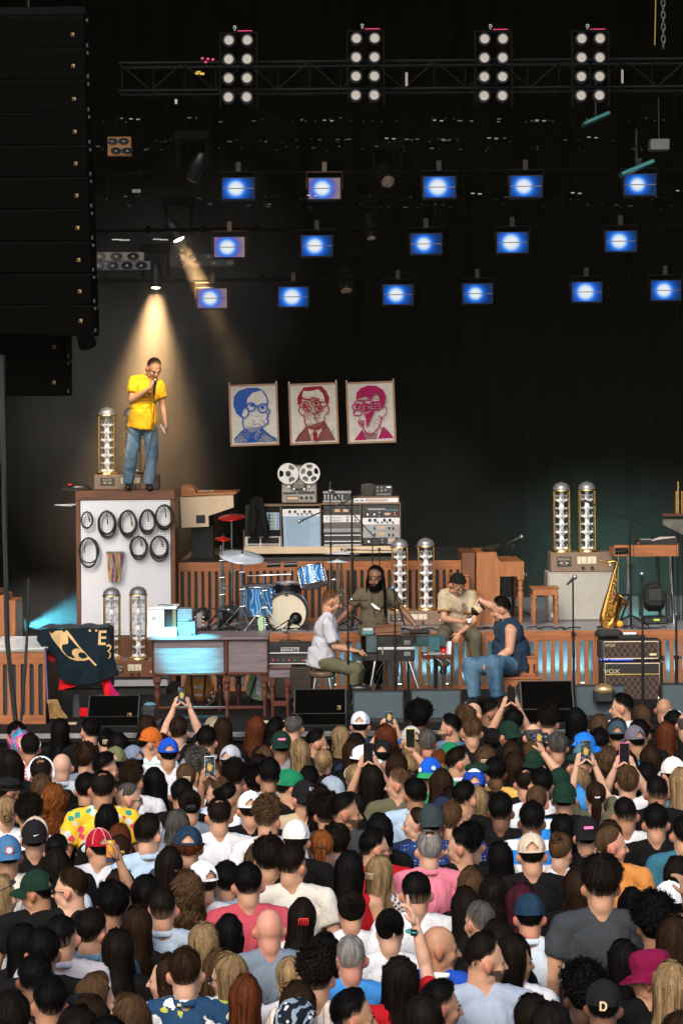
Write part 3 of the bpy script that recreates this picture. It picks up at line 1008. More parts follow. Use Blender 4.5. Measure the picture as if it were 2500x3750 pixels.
  # ================================================================== the place: ground, stage, drapes, roof
DECK,RISER,BACK=1.10,1.84,2.66
YF,YR,YB,YD=24.2,27.9,29.3,34.6
def struct(name,mb,mats,parent=None):
 o=mb.build(name,mats,parent);o['kind']='structure';return o
GRASS=mk('trodden_ground',(.05,.055,.03),.95,vs=3,var=.4,bmp=.5,bs=40)
DECKM=mk('black_stage_deck',(.008,.008,.0075),.7,vs=5,var=.4,bmp=.2,bs=80,wear=.12,spec=.15)
DRAPE=mk('black_drape',(.0042,.0036,.0024),.95,spec=.03,var=.25,st=(6,1,.3))
SKIRT=mk('grey_skirt',(.20,.28,.30),.9,var=.2,st=(8,1,.5))
mb=MB();mb.quad((-90,-30,0),(90,-30,0),(90,150,0),(-90,150,0))
struct('ground',mb,GRASS)
mb=MB()
mb.box(-9,9,YF,36,DECK-.09,DECK)
mb.box(-9,9,YF+.12,YF+.2,0,DECK-.09)
for k in range(19):mb.box(-9+k,-8.97+k,YF+.02,YF+.1,0,DECK-.09)
struct('stage_deck',mb,DECKM)
mb=MB();mb.box(-9,9,YF-.02,YF,DECK-.05,DECK+.006,.004);struct('stage_edge_strip',mb,STEEL)
def drape(name,x0,y0,x1,y1,z0,z1,n=120,amp=.10,per=.42):
 mb=MB();V=[]
 dx,dy=x1-x0,y1-y0;L=math.hypot(dx,dy);nx,ny=-dy/L,dx/L
 rows=6
 for r in range(rows+1):
  for i in range(n+1):
   t=i/n;s=t*L
   w=amp*(math.sin(2*math.pi*s/per+.8*math.sin(s*1.7))*.5+.5*mnoise.noise(Vector((s*2.3,r*.25,3))))
   w*=.6+.4*(1-r/rows)
   V.append((x0+dx*t+nx*w,y0+dy*t+ny*w,z0+(z1-z0)*r/rows))
 mb.add(V,[(r*(n+1)+i,r*(n+1)+i+1,(r+1)*(n+1)+i+1,(r+1)*(n+1)+i)for r in range(rows)for i in range(n)],True)
 return struct(name,mb,DRAPE)
drape('backdrop_drape',-8.5,YD,8.5,YD,DECK,12.4,260)
drape('side_drape_wall',-8.6,27.0,-8.6,YD,DECK,12.4,90)
drape('side_drape_wall',8.6,27.0,8.6,YD,DECK,12.4,90)
mb=MB()
mb.box(-9.2,9.2,23.6,36,12.5,12.7)
for k in range(13):mb.box(-9.2,9.2,23.8+k,23.92+k,12.3,12.5)
mb.box(-9.2,9.2,23.6,23.75,11.6,12.7)
struct('stage_roof',mb,mk('roof_black',(.003,.0028,.0022),.9,spec=.05))
mb=MB();mb.box(-9.3,-9.1,23.6,36.2,0,12.7);mb.box(9.1,9.3,23.6,36.2,0,12.7);mb.box(-9.1,9.1,36,36.2,0,12.7)
struct('stage_wall',mb,mk('roof_black',(.003,.0028,.0022)))
def X(px,D):return at(px,HY,D).x
mb=MB();mb.box(X(655,YR),6.6,YR+.42,33.2,DECK,RISER-.03,0);mb.box(X(655,YR),6.6,YR+.03,33.2,RISER-.03,RISER)
for k in range(10):mb.box(-1.9+k*.85,-1.84+k*.85,YR+.25,YR+.3,DECK,RISER-.03)
struct('riser_floor',mb,[mk('riser_deck',(.26,.26,.28),.4,.3,vs=30,var=.35)])
mb=MB();mb.box(X(648,YB),X(1712,YB),YB+.025,32.6,RISER,BACK-.0,0);struct('back_riser_floor',mb,BLK)
SLAT={}
def slat_mesh(pitch,slot,h,mat):
 k=(round(pitch,3),round(slot,3),round(h,3))
 if k in SLAT:return SLAT[k]
 w=(pitch-slot)/2;r=slot/2;poly=[]
 n=6
 for i in range(n+1):
  a=math.pi/2*i/n
  poly.append((pitch/2-r*math.sin(a),r-r*math.cos(a)))
 poly=[(pitch/2-r*math.sin(R(90)*i/n),r-r*math.cos(R(90)*i/n))for i in range(n+1)]
 right=poly+[(pitch/2-r*math.cos(R(90)*i/n),h-r+r*math.sin(R(90)*i/n))for i in range(n+1)]
 left=[(-x,z)for x,z in right[::-1]]
 mb=MB();mb.prism(right+left,0,.022)
 SLAT[k]=mb.mesh('slat',mat)
 return SLAT[k]
def slat_panel(name,label,x0,x1,y,z0,z1,pitch,slotf=.5,top=.13,bot=.07,group=None,end=.03):
 t=thing(name,label,'panel',(x0,y,z0),0,group)
 Lx=x1-x0
 n=max(1,round((Lx-2*end)/pitch-slotf));p=(Lx-2*end)/(n+slotf)
 h=z1-z0
 mb=MB();mb.box(0,Lx,0,.022,h-top,h,.003);mb.build('top_rail',OAKX,t)
 mb=MB();mb.box(0,Lx,0,.022,0,bot,.003);mb.build('bottom_rail',OAKX,t)
 mb=MB();mb.box(0,end,0,.022,bot,h-top);mb.build('end_stile',OAK,t)
 mb=MB();mb.box(Lx-end,Lx,0,.022,bot,h-top);mb.build('end_stile',OAK,t)
 me=slat_mesh(p,p*slotf,h-top-bot,OAK)
 for i in range(n):
  put('slat',me,t,(end+p*(slotf+(1-slotf)/2+i),0,bot))
 return t
bays=[(655,1050,'slatted wooden riser front behind the black guitar amplifier'),(1050,1440,'slatted wooden riser front behind the keyboard player'),(1440,1768,'slatted wooden riser front under the man in the tan T-shirt'),(1768,2172,'long slatted wooden riser front under the beige speaker cabinet and little bench'),(2172,2700,'slatted wooden riser front behind the pair of diamond grille amplifiers')]
for a,b,lab in bays:
 slat_panel('slatted_panel',lab,X(a,YR)+.004,X(b,YR)-.004,YR,DECK,RISER-.001,.107,.52,.125,.05,'slatted wooden riser fronts')
back=[(648,1180,'tall slatted wooden panel behind the drum kit'),(1180,1712,'tall slatted wooden panel behind the pair of glass towers at mid stage')]
for a,b,lab in back:
 slat_panel('slatted_panel',lab,X(a,YB)+.004,X(b,YB)-.004,YB,RISER,BACK-.001,.093,.5,.12,.06,'slatted wooden back riser panels')
t=thing('stepped_stool','two tier wooden step box with arched slots under the man in the vest','steps',at(1890,2512,26.1)-Vector((0,0,0)))
t.location.z=DECK
Dd=26.1;k=sc(Dd)
for nm,px0,px1,y0,y1,z0,z1 in(('lower_step',1838,1978,0,.55,0,.36),('upper_step',1905,1962,.1,.55,.362,.60)):
 xa,xb=(px0-1890)*k,(px1-1890)*k
 mb=MB();mb.box(xa,xb,y0+.03,y1,z0+.01,z1-.022,0);mb.build(nm+'_inside',BLK,t)
 mb=MB();mb.box(xa-.01,xb+.01,y0-.012,y1,z1-.022,z1,.004);mb.box(xa,xb,y0,y0+.02,z0,z0+.03);mb.box(xa,xb,y0,y0+.02,z1-.085,z1-.022)
 mb.build(nm+'_frame',OAKX,t)
 n=int((xb-xa)/.085);p=(xb-xa)/n
 me=slat_mesh(p,p*.5,z1-z0-.115,OAK)
 for i in range(n):put('slat',me,t,(xa+p*(i+.5),y0,z0+.03))
t=thing('stepped_stool','narrow wooden steps rising beside the honey coloured upright piano','steps',(X(1700,29.1),28.75,RISER))
for i,(w,h)in enumerate(((.28,.66),(.40,.44))):
 mb=MB();mb.box(-.2+i*.14,.02+i*.14,i*-.12,.5,0 if i==0 else 0,h-.02,0);mb.build('riser_board',OAK,t)
 mb=MB();mb.box(-.21+i*.14,.03+i*.14,i*-.12-.015,.5,h-.018,h,.004);mb.build('tread',OAKX,t)
Dl=25.0
x0,x1=X(-70,Dl),X(160,Dl)
ztop=at(0,2378,Dl).z
t=slat_panel('slatted_panel','near slatted wooden riser with ribbed metal top and broom head beside it',x0,x1,Dl,DECK,ztop-.03,.098,.5,.14,.10)
mb=MB();mb.box(0,x1-x0,.03,1.5,0,ztop-DECK-.035);mb.build('riser_body',mk('riser_side_black',(.015,.014,.02),.5),t)
mb=MB();mb.box(-.02,x1-x0+.01,-.01,1.5,ztop-DECK-.034,ztop-DECK-.004,.004)
mb.build('metal_top',STEEL,t)
mb=MB()
for q in range(13):mb.box(-.02,x1-x0+.01,.05+q*.115,.075+q*.115,ztop-DECK-.003,ztop-DECK+.008)
mb.build('top_ribs',CHR,t,kind='stuff')
x0,x1=X(-60,27.2),X(52,27.2)
t=thing('wooden_cabinet','plain wooden cabinet behind the near slatted riser at the edge of the stage','cabinet',(x0,27.2,DECK))
h=at(0,2180,27.2).z-DECK
mb=MB();mb.box(0,x1-x0-.12,0,.6,0,h,.008);mb.build('side_panel',OAK,t)
mb=MB();mb.box(x1-x0-.12,x1-x0,.04,.6,0,h-.07,.008);mb.build('front_post',OAK,t)
mb=MB();mb.box(0,x1-x0-.2,.0,.6,h+.002,h+.05,.008);mb.build('top_cap',WALN,t)
def fixture_light(name,typ,loc,col,e,aim=None,ang=40,blend=.5,size=.05,parent=None):
 d=bpy.data.lights.new(name,typ);d.energy=e;d.color=col
 if typ=='SPOT':d.spot_size=R(ang);d.spot_blend=blend;d.shadow_soft_size=size
 elif typ=='POINT':d.shadow_soft_size=size
 elif typ=='AREA':d.size=size
 o=bpy.data.objects.new(name,d);COL.objects.link(o)
 if aim is not None:o.rotation_euler=(Vector(aim)-Vector(loc)).to_track_quat('-Z','Y').to_euler()
 o.location=loc
 return o
mb=MB();mb.box(X(1180,YR),6.5,YR+.36,YR+.40,DECK,RISER-.04);struct('riser_skirt_wall',mb,SKIRT)
LEDC=emit('uplight_led',(.55,.9,1.0),6)
for i,px in enumerate((1225,1330,1455,1560,1625,1705,1895,1995,2065,2125,2330,2400,2470)):
 t=thing('uplight','small cyan uplight glowing behind the slats, %s'%['under the seated keyboard player','behind the chrome legs of the keyboard case','beside the drinks table','under the tan shirted man, first slot','under the tan shirted man, second slot','behind the knees of the man in the vest','just past the wooden step box','between the step box and the mic stand','behind the foot of the dark mic stand','before the first diamond grille amplifier','past the diamond grille amplifiers','behind the boom stand base','at the very end of the riser'][i],'light',(X(px,YR+.2),YR+.2,DECK),0,'uplights inside the riser')
 mb=MB();mb.box(-.04,.04,-.04,.04,0,.05,.008);mb.build('housing',BLKM,t)
 mb=MB();mb.lathe([(.0,.053),(.028,.052),(.03,.05)],12);mb.build('lens',LEDC,t)
 fixture_light('uplight_beam','SPOT',(X(px,YR+.2),YR+.2,DECK+.08),(.42,.82,1.0),6,(X(px,YR),YR+.33,RISER),110,.6,.03)
def smoke(name,c,r,dens,col=(.9,.9,.9),g=.25):
 mb=MB();mb.ell(c,r,40,24)
 m=bpy.data.materials.new(name);m.use_nodes=True;nt=m.node_tree
 nt.nodes.remove(nt.nodes['Principled BSDF'])
 v=node(nt,'ShaderNodeVolumePrincipled');v.inputs['Color'].default_value=(*col,1);v.inputs['Anisotropy'].default_value=g
 tc=nt.nodes.new('ShaderNodeTexCoord');mp=nt.nodes.new('ShaderNodeMapping');mp.inputs['Scale'].default_value=(2,2,2);mp.inputs['Location'].default_value=(-1,-1,-1)
 nt.links.new(tc.outputs['Generated'],mp.inputs[0]);gr=node(nt,'ShaderNodeTexGradient');gr.gradient_type='SPHERICAL';nt.links.new(mp.outputs[0],gr.inputs[0])
 nz=node(nt,'ShaderNodeTexNoise',Scale=1.3,Detail=3.0);nt.links.new(tc.outputs['Object'],nz.inputs['Vector'])
 q=node(nt,'ShaderNodeMath',operation='MULTIPLY');nt.links.new(gr.outputs['Fac'],q.inputs[0]);q2=node(nt,'ShaderNodeMath',operation='MULTIPLY_ADD');q2.inputs[1].default_value=2.2;q2.inputs[2].default_value=-.15;nt.links.new(nz.outputs[0],q2.inputs[0]);nt.links.new(q2.outputs[0],q.inputs[1])
 q3=node(nt,'ShaderNodeMath',operation='MULTIPLY');q3.inputs[1].default_value=dens;q3.use_clamp=False;nt.links.new(q.outputs[0],q3.inputs[0]);q4=node(nt,'ShaderNodeMath',operation='MAXIMUM');q4.inputs[1].default_value=0;nt.links.new(q3.outputs[0],q4.inputs[0]);nt.links.new(q4.outputs[0],v.inputs['Density'])
 nt.links.new(v.outputs[0],nt.nodes['Material Output'].inputs['Volume'])
 o=mb.build(name,m);o['kind']='stuff'
 return o
smoke('stage_smoke',at(440,1420,31.6),(2.1,1.9,3.3),.20)
smoke('stage_smoke',at(745,1040,31.6),(1.7,1.5,2.0),.17)
smoke('stage_smoke',at(1430,1930,32.0),(1.9,1.3,1.9),.07)
smoke('stage_smoke',at(2250,2130,32.0),(3.0,1.7,1.9),.12)
smoke('floor_smoke',at(165,2250,29.5),(.85,1.1,.62),.22)
mb=MB();mb.box(-96,96,-36,156,-1,13.6)
m=bpy.data.materials.new('haze');m.use_nodes=True;nt=m.node_tree;nt.nodes.remove(nt.nodes['Principled BSDF'])
v=node(nt,'ShaderNodeVolumePrincipled');v.inputs['Color'].default_value=(1,.86,.58,1);v.inputs['Density'].default_value=.00020;v.inputs['Anisotropy'].default_value=.2
nt.links.new(v.outputs[0],nt.nodes['Material Output'].inputs['Volume'])
o=mb.build('haze',m);o['kind']='stuff'
# ================================================================== overhead rig
def panel_label(px,py):pass
ROOFB=mk('roof_black',(.003,.0028,.0022),.9,spec=.02)
def array_module(t_label,px0,px1,py0,py1,D,first=None,group='line array loudspeakers'):
 c=at((px0+px1)/2,py1,D)
 w,h=(px1-px0)*sc(D),(py1-py0)*sc(D)
 t=thing('line_array_speaker',t_label,'loudspeaker',c,0,group)
 mb=MB();mb.box(-w/2,w/2,.02,.6,.004,h-.004,.01);mb.build('cabinet',GRL,t)
 mb=MB();mb.box(-w/2+.012,w/2-.012,.006,.02,.012,h-.012,.004);mb.build('front_grille',GRL,t)
 mb=MB();mb.box(-w/2+.01,w/2-.01,.0,.008,h-.012,h-.004);mb.build('edge_lip',EDGE,t)
 s=.017
 q=w/2-.135
 mb=MB();mb.tube([(q-s,0,.15-s),(q+s,0,.15-s),(q+s,0,.15+s),(q-s,0,.15+s)],.0028,4,closed=True,smooth=False)
 mb.prism([(q-s*.6,.15+s*.7),(q+s*.8,.15-s*.7),(q+s*.8,.15+s*.7)],-.002,.004)
 mb.build('square_badge',BADGE,t)
 mb=MB();mb.box(w/2+.002,w/2+.02,.1,.16,h-.05,h-.02);mb.box(w/2+.002,w/2+.02,.1,.14,.03,.07);mb.build('rigging_pins',mk('dull_pin',(.08,.08,.08),.5,.5),t,kind='stuff')
 return t
GRL=mk('speaker_grille',(.0012,.0011,.0009),.95,var=.3,bmp=.4,bs=400,spec=.015)
EDGE=mk('speaker_edge',(.004,.004,.0037),.8,var=.3,spec=.04)
BADGE=mk('orange_badge',(.45,.28,.13),.4)
ys=[57,177,292,413,533,650,767,885,1003,1118,1226]
ordw=['topmost','second','third','fourth','fifth','sixth','seventh','eighth','ninth','lowest']
for i in range(10):
 e=312+30*(i/9.0)**1.2
 array_module('black line array loudspeaker, %s in the wide hanging column'%ordw[i],-70,e,ys[i],ys[i+1],24.0+.0*i)
for i,(a,b)in enumerate(((1210,1320),(1320,1450))):
 array_module(['black loudspeaker just below the wide hanging column, upper of two','black loudspeaker at the very bottom of the narrower hanging column'][i],-150,242,a,b,24.75)
t=thing('array_bumper','dark flown bumper frame on top of the wide loudspeaker column','rigging frame',at(130,55,24.2))
mb=MB();mb.box(-.75,.56,0,.4,.0,.09,.01);mb.build('beam',mk('bumper',(.003,.003,.003),.8,spec=.03),t)
mb=MB();mb.tube([(-.1,.2,.09),(-.1,.2,3.5)],.012,6);mb.build('hoist_chain',BLKM,t)
D=25.6
t=thing('lighting_truss','long dark box truss between the four clusters of white lamps','truss',at(1250,327,D))
L=5.0;h=.325;dp=.35
for nm,yy,zz in(('top_chord',0,h),('bottom_chord',0,0),('top_chord',dp,h),('bottom_chord',dp,0)):
 mb=MB();mb.cyl((-2.6,yy,zz),(4.4,yy,zz),.02,n=10);mb.build(nm,ALU,t)
mb=MB()
for k in range(19):
 xa=-2.6+k*.37
 mb.cyl((xa,0,0 if k%2 else h),(xa+.37,0,h if k%2 else 0),.010,n=6)
 mb.cyl((xa,0,h),(xa,dp,h),.009,n=6);mb.cyl((xa,dp,0),(xa,dp,h),.009,n=6);mb.cyl((xa,0,0),(xa,dp,0),.009,n=6)
mb.build('lattice',ALU,t)
LAMPW=mk('lamp_reflector',(.27,.265,.25),.35,0,var=.08)
BULB=mk('lamp_bulb',(.55,.27,.08),.3)
def lamp_parts(t,x,z,r):
 o=None
 mb=MB();mb.lathe([(r*1.35,.0),(r*1.38,.10),(r*.9,.16),(.0,.18)],20,M=Matrix.Rotation(R(-90),3,'X'));can=mb.build('lamp_can',BLKM,t,(x,0,z))
 mb=MB();mb.lathe([(r,-.004),(r*.96,.002),(r*.72,.030),(r*.36,.052),(0,.056)],22,M=Matrix.Rotation(R(-90),3,'X'));mb.build('reflector',LAMPW,can)
 mb=MB();mb.ell((0,.014,0),(r*.33,.024,r*.33),10,8);mb.build('bulb',BULB,can)
 mb=MB();mb.tube(ring((0,-.005,0),r*1.12,22),r*.10,6,closed=True);mb.build('rim',BLKM,can)
first=None
for i,(cx_,top)in enumerate(((872,147),(1338,140),(1807,142),(2162,141))):
 D=25.2
 t=thing('blinder_light',['eight lamp blinder cluster next to the yellow clamps','eight lamp blinder cluster hanging above the red portrait','eight lamp blinder cluster above the empty dark backdrop','eight lamp blinder cluster beside the hanging chain'][i],'stage light',at(cx_,top,D),0,'eight lamp blinder clusters on the front truss')
 k=sc(D)
 for r in range(4):
  for c in(-1,1):
   lamp_parts(t,(c*33.5-r*1.2)*k,-r*(69.5-(i==2)*0)*k,16.5*k)
 mb=MB();mb.box(-70*k,-64*k,.05,.12,-245*k,35*k);mb.box(64*k,70*k,.05,.12,-245*k,35*k);mb.box(-70*k,70*k,.1,.16,30*k,36*k);mb.build('frame',ROOFB,t)
 mb=MB();mb.box(-2*k,52*k,.0,.012,33.2*k,35.4*k);mb.build('pink_tape',mk('pink_tape',(.75,.02,.16),.5),t)
 mb=MB();mb.tube(ring((-12*k,0,47*k),5*k,12),1.4*k,5,closed=True);mb.cyl((-12*k,.02,36*k),(-12*k,.02,44*k),3*k,n=8);mb.build('clamp',STEEL,t)
def strobe_mat(name,cx_,warm,kk=1.0):
 m,nt,b,L_=newmat(name)
 tc=nt.nodes.new('ShaderNodeTexCoord')
 sx=node(nt,'ShaderNodeSeparateXYZ');L_.new(tc.outputs['Object'],sx.inputs[0])
 def lin(sock,a,c):
  q=node(nt,'ShaderNodeMath',operation='MULTIPLY_ADD');q.inputs[1].default_value=a;q.inputs[2].default_value=c;L_.new(sock,q.inputs[0]);return q.outputs[0]
 cb=nt.nodes.new('ShaderNodeCombineXYZ');L_.new(lin(sx.outputs[0],1,-cx_),cb.inputs[0]);L_.new(lin(sx.outputs[2],1.05,0),cb.inputs[2])
 ln=node(nt,'ShaderNodeVectorMath',operation='LENGTH');L_.new(cb.outputs[0],ln.inputs[0])
 rings=node(nt,'ShaderNodeMath',operation='SINE');L_.new(lin(ln.outputs['Value'],560,0),rings.inputs[0])
 nz=node(nt,'ShaderNodeTexNoise',Scale=130.0,Detail=2.0);L_.new(tc.outputs['Object'],nz.inputs['Vector'])
 dd=node(nt,'ShaderNodeMath',operation='MULTIPLY_ADD');dd.inputs[1].default_value=.006;L_.new(rings.outputs[0],dd.inputs[0]);L_.new(ln.outputs['Value'],dd.inputs[2])
 d2=node(nt,'ShaderNodeMath',operation='MULTIPLY_ADD');d2.inputs[1].default_value=.05;L_.new(nz.outputs[0],d2.inputs[0]);L_.new(dd.outputs[0],d2.inputs[2])
 far=(.30,.20,.21)if warm else(.002,.028,.13)
 c=ramp(nt,lin(d2.outputs[0],4.0*kk,0),[(.0,(1,1,1)),(.36,(.86,.94,1)),(.47,(.42,.66,1)),(.57,(.03,.22,.95)),(.74,(.003,.08,.42)if not warm else(.12,.12,.46)),(1.0,far)])
 lam=node(nt,'ShaderNodeMath',operation='SINE');L_.new(lin(sx.outputs[2],900,0),lam.inputs[0])
 lr=ramp(nt,lin(lam.outputs[0],.5,.5),[(.0,(.62,.62,.62)),(.5,(1,1,1))])
 c=mixc(nt,1.0,c,lr,'MULTIPLY')
 L_.new(c,b.inputs['Emission Color']);b.inputs['Emission Strength'].default_value=.62
 b.inputs['Base Color'].default_value=(.004,.005,.01,1);b.inputs['Roughness'].default_value=.6;b.inputs['Specular IOR Level'].default_value=.05
 return m
rows=[(28.6,[(872,690,0),(1188,690,1),(1608,685,0),(1925,682,0),(2342,676,0)],'front',114),(29.7,[(840,905,1),(1160,900,0),(1560,893,0),(1876,888,0),(2273,883,0)],'middle',110),(31.2,[(777,1092,1),(1074,1087,0),(1457,1079,0),(1748,1075,0),(2148,1069,0),(2437,1063,0)],'rear',106)]
ORD={5:['first','second','third','fourth','last'],6:['first','second','third','fourth','fifth','last']}
rown=['top','middle','bottom']
smats=[[strobe_mat('strobe_blue',-.03,0),strobe_mat('strobe_blue_wide',-.022,0,.92),strobe_mat('strobe_blue_dim',-.034,0,1.10)],[strobe_mat('strobe_lilac',-.03,1)]]
for ri,(D,lst,nm,wpx)in enumerate(rows):
 k=sc(D)
 xs=[X(p[0],D)for p in lst]
 tz=at(1500,lst[2][1]-62,D).z
 t=thing('lamp_pipe','dark horizontal pipe carrying the %s row of glowing blue strobes'%rown[ri],'pipe',(0,D+.16,tz))
 mb=MB();mb.cyl((-3.6,0,0),(5.6,0,0),.025,n=10);mb.build('pipe',ROOFB,t)
 mb=MB()
 for q in range(12):mb.box(-3.4+q*.75,-3.34+q*.75,-.04,.04,-.04,.06,.005)
 mb.build('pipe_clamps',ROOFB,t,kind='stuff')
 for i,(px,py,wm)in enumerate(lst):
  w,h=wpx*k/2,(wpx*.66)*k/2
  t=thing('strobe_light','glowing %s strobe panel, %s from the singer side in the %s row'%('lilac edged blue' if wm else 'blue',ORD[len(lst)][i],rown[ri]),'stage light',at(px,py,D),0,'blue strobe panels in three rows')
  hous=MB();hous.box(-w-.02,w+.02,.02,.14,-h-.02,h+.02,.01);hous.build('housing',BLKM,t)
  for nm2,a,b in(('upper_lens',.006,h),('lower_lens',-h,-.006)):
   mb=MB();mb.box(-w,w,0,.025,a,b,.003);mb.build(nm2,smats[wm][(i*2+ri)%len(smats[wm])],t)
  mb=MB();mb.box(-w,w,-.006,.01,-.005,.005);mb.build('centre_bar',mk('strobe_bar',(.22,.15,.11),.4),t)
  mb=MB();mb.tube([(-w-.03,.08,0),(-w-.03,.08,h+.09),(w+.03,.08,h+.09),(w+.03,.08,0)],.009,6,smooth=False);mb.box(-.03,.03,.06,.14,h+.09,h+.22);mb.build('yoke',mk('yoke_brown',(.10,.05,.025),.5)if wm else BLKM,t)
LENS=mk('moving_head_lens',(.55,.45,.38),.12,.6)
LIT=emit('lit_lens',(1.0,.82,.55),9)
def moving_head(px,py,D,r,label,lit=False,aim=(0,-.3,-1),tilt=None):
 t=thing('moving_head',label,'stage light',at(px,py,D),0,'moving head spotlights')
 k=sc(D);r=r*k
 a=Vector(aim).normalized()
 M=a.to_track_quat('Z','Y').to_matrix()
 mb=MB();mb.lathe([(r*1.15,0),(r*1.2,-.05),(r*1.35,-.22),(r*.8,-.36),(0,-.38)],20,M=M);mb.build('head',BLKM,t)
 mb=MB();mb.lathe([(r,.004),(r*.7,.016),(0,.024)],20,M=M);mb.build('lens',LIT if lit else LENS,t)
 mb=MB();mb.tube(ring((0,0,0),r*1.08,22,'z'),r*.09,6,closed=True)
 mb.v=[tuple(M@Vector(p))for p in mb.v];mb.build('lens_rim',mk('copper_rim',(.5,.3,.17),.3,.8),t)
 c=-a*.2
 mb=MB();mb.box(-.20,-.16,c.y-.05,c.y+.05,c.z-.05,c.z+.3);mb.box(.16,.20,c.y-.05,c.y+.05,c.z-.05,c.z+.3);mb.box(-.22,.22,c.y-.1,c.y+.1,c.z+.3,c.z+.42,.01);mb.build('yoke',ROOFB,t)
 return t
b3=moving_head(707,657,27.2,19,'copper rimmed moving head tilted above the warm beams',aim=(-.42,.55,-1))
SING=at(500,1480,29.1);p3=b3.location+(SING-b3.location).normalized()*.06;fixture_light('singer_spot','SPOT',p3,(1.0,.80,.52),520,SING,17,.6,.06)
moving_head(1420,665,29.0,22,'unlit copper rimmed moving head between the second and third top strobes',aim=(.25,-.8,-.75))
moving_head(1360,873,30.0,15,'small dim moving head between strobes of the middle row',aim=(.1,-.35,-1))
moving_head(1269,1065,31.5,18,'small dim moving head above the crimson portrait',aim=(.05,-.5,-1))
b2=moving_head(655,876,31.3,21,'lit moving head throwing the slanting warm beam',True,aim=(.46,-.10,-1))
b1=moving_head(571,1052,31.2,16,'lit moving head throwing the broad warm beam behind the singer',True,aim=(-.03,-.06,-1))
WARM=(1.0,.60,.27)
p1=b1.location+Vector((0,-.02,-.05));fixture_light('warm_beam','SPOT',p1,WARM,1500,p1+Vector((-.06,.02,-1)),52,1.0,.12)
p2=b2.location+Vector((.03,-.01,-.06));fixture_light('warm_beam','SPOT',p2,WARM,3000,p2+Vector((.46,.0,-1)),17,1.0,.10)
def lamp_bar(px0,px1,py0,py1,D,rows_,cols_,mat,label):
 t=thing('lamp_bar',label,'stage light',at((px0+px1)/2,(py0+py1)/2,D),0,'round lamp panels on the rig')
 k=sc(D);w,h=(px1-px0)*k/2,(py1-py0)*k/2
 mb=MB();mb.box(-w,w,.01,.12,-h,h,.006);mb.build('plate',mat,t)
 for r in range(rows_):
  for c in range(cols_):
   x=-w+2*w*(c+.5+(.28 if r else-.05))/(cols_+.1);z=h-2*h*(r+.5)/rows_
   rr=min(w/cols_*.86,h/rows_*1.3)
   mb=MB();mb.lathe([(rr,0),(rr*.8,.02),(0,.03)],18,M=Matrix.Diagonal((1,1,.62)).to_3x3()@Matrix.Rotation(R(-90),3,'X'));mb.tube(ring((0,0,0),rr,18,r2=rr*.62),.006,6,closed=True)
   lp=mb.build('lamp',mk('dark_lamp_glass',(.01,.011,.014),.12),t,(x,0,z))
   mb=MB();mb.ell((0,-.012,-.002),(rr*.26,.012,rr*.2),10,6);mb.build('lamp_centre',mk('lamp_centre',(.4,.48,.52),.25),lp)
 return t
lamp_bar(338,528,923,955,31.0,1,3,mk('warm_grey_plate',(.25,.22,.20),.5),'grey plate of three round lamps, upper of the pair by the loudspeakers')
lamp_bar(338,552,957,988,30.6,1,4,mk('blue_grey_plate',(.08,.11,.15),.5),'blue grey plate of four round lamps, lower of the pair by the loudspeakers')
lamp_bar(394,480,500,570,29.5,2,2,mk('orange_plate',(.40,.17,.04),.5),'orange plate of dark round lamps high by the loudspeakers')
lamp_bar(622,860,928,976,33.6,2,4,mk('night_blue_plate',(.010,.016,.035),.5),'dim night blue lamp plate behind the slanting beam')
t=thing('tape_label','small white tape label reading UP stuck high on the rig','label',at(500,699,29.0))
mb=MB();mb.box(-.055,.055,0,.004,-.022,.022);mb.build('tape',mk('grey_tape',(.28,.28,.27),.7),t)
def text_mesh(s,size,ext=.002,mat=None,align='CENTER',shear=0.0,sx=1.0,name='lettering'):
 cu=bpy.data.curves.new('t','FONT');cu.body=s;cu.size=size;cu.extrude=ext;cu.align_x=align;cu.align_y='CENTER';cu.shear=shear
 cu.resolution_u=3
 o=bpy.data.objects.new('t',cu);COL.objects.link(o)
 dg=bpy.context.evaluated_depsgraph_get()
 me=bpy.data.meshes.new_from_object(o.evaluated_get(dg),depsgraph=dg);me.name=name
 bpy.data.objects.remove(o);bpy.data.curves.remove(cu)
 for v in me.vertices:v.co.x*=sx
 me.materials.clear()
 if mat:me.materials.append(mat)
 return me
def letter(t,s,size,x,y,z,mat,align='CENTER',shear=0.0,sx=1.0,name='lettering',rx=90):
 return put(name,text_mesh(s,size,.002,mat,align,shear,sx,name),t,(x,y,z),(R(rx),0,0))
letter(t,'UP',.03,0,-.003,0,mk('ink',(.02,.02,.02),.6))
slips=[(645,363,9,18,'grey safety tag hanging under the rig by the loudspeakers'),(1488,290,10,50,'upright white striped tube inside the truss at mid rig'),(2277,280,9,50,'upright white striped tube inside the truss by the chain')]
for px,py,w,h,lab in slips:
 t=thing('safety_tag' if h<30 else 'striped_tube',lab,'tag' if h<30 else 'tube',at(px,py,25.5));k=sc(25.5)
 mb=MB()
 if h<30:mb.box(-w*k/2,w*k/2,0,.01,-h*k,0,.003)
 else:
  mb.cyl((-w*k/4,0,-h*k/2),(-w*k/4,0,h*k/2),w*k/4.6,n=8);mb.cyl((w*k/4,0,-h*k/2),(w*k/4,0,h*k/2),w*k/4.6,n=8)
 mb.build('body',mk('tag_grey',(.30,.30,.28),.6),t)
mb=MB();rr=random.Random(5)
for yy,D in((440,27.5),(515,28.2),(545,28.4),(725,29.6),(757,29.6)):
 for i in range(46):
  p=at(rr.uniform(340,2480),yy+rr.uniform(-8,8),D)
  if rr.random()<.75:mb.ell(p,(rr.uniform(.006,.017),.01,rr.uniform(.004,.010)),8,5)
  else:mb.box(p.x,p.x+rr.uniform(.03,.07),p.y,p.y+.01,p.z,p.z+.012)
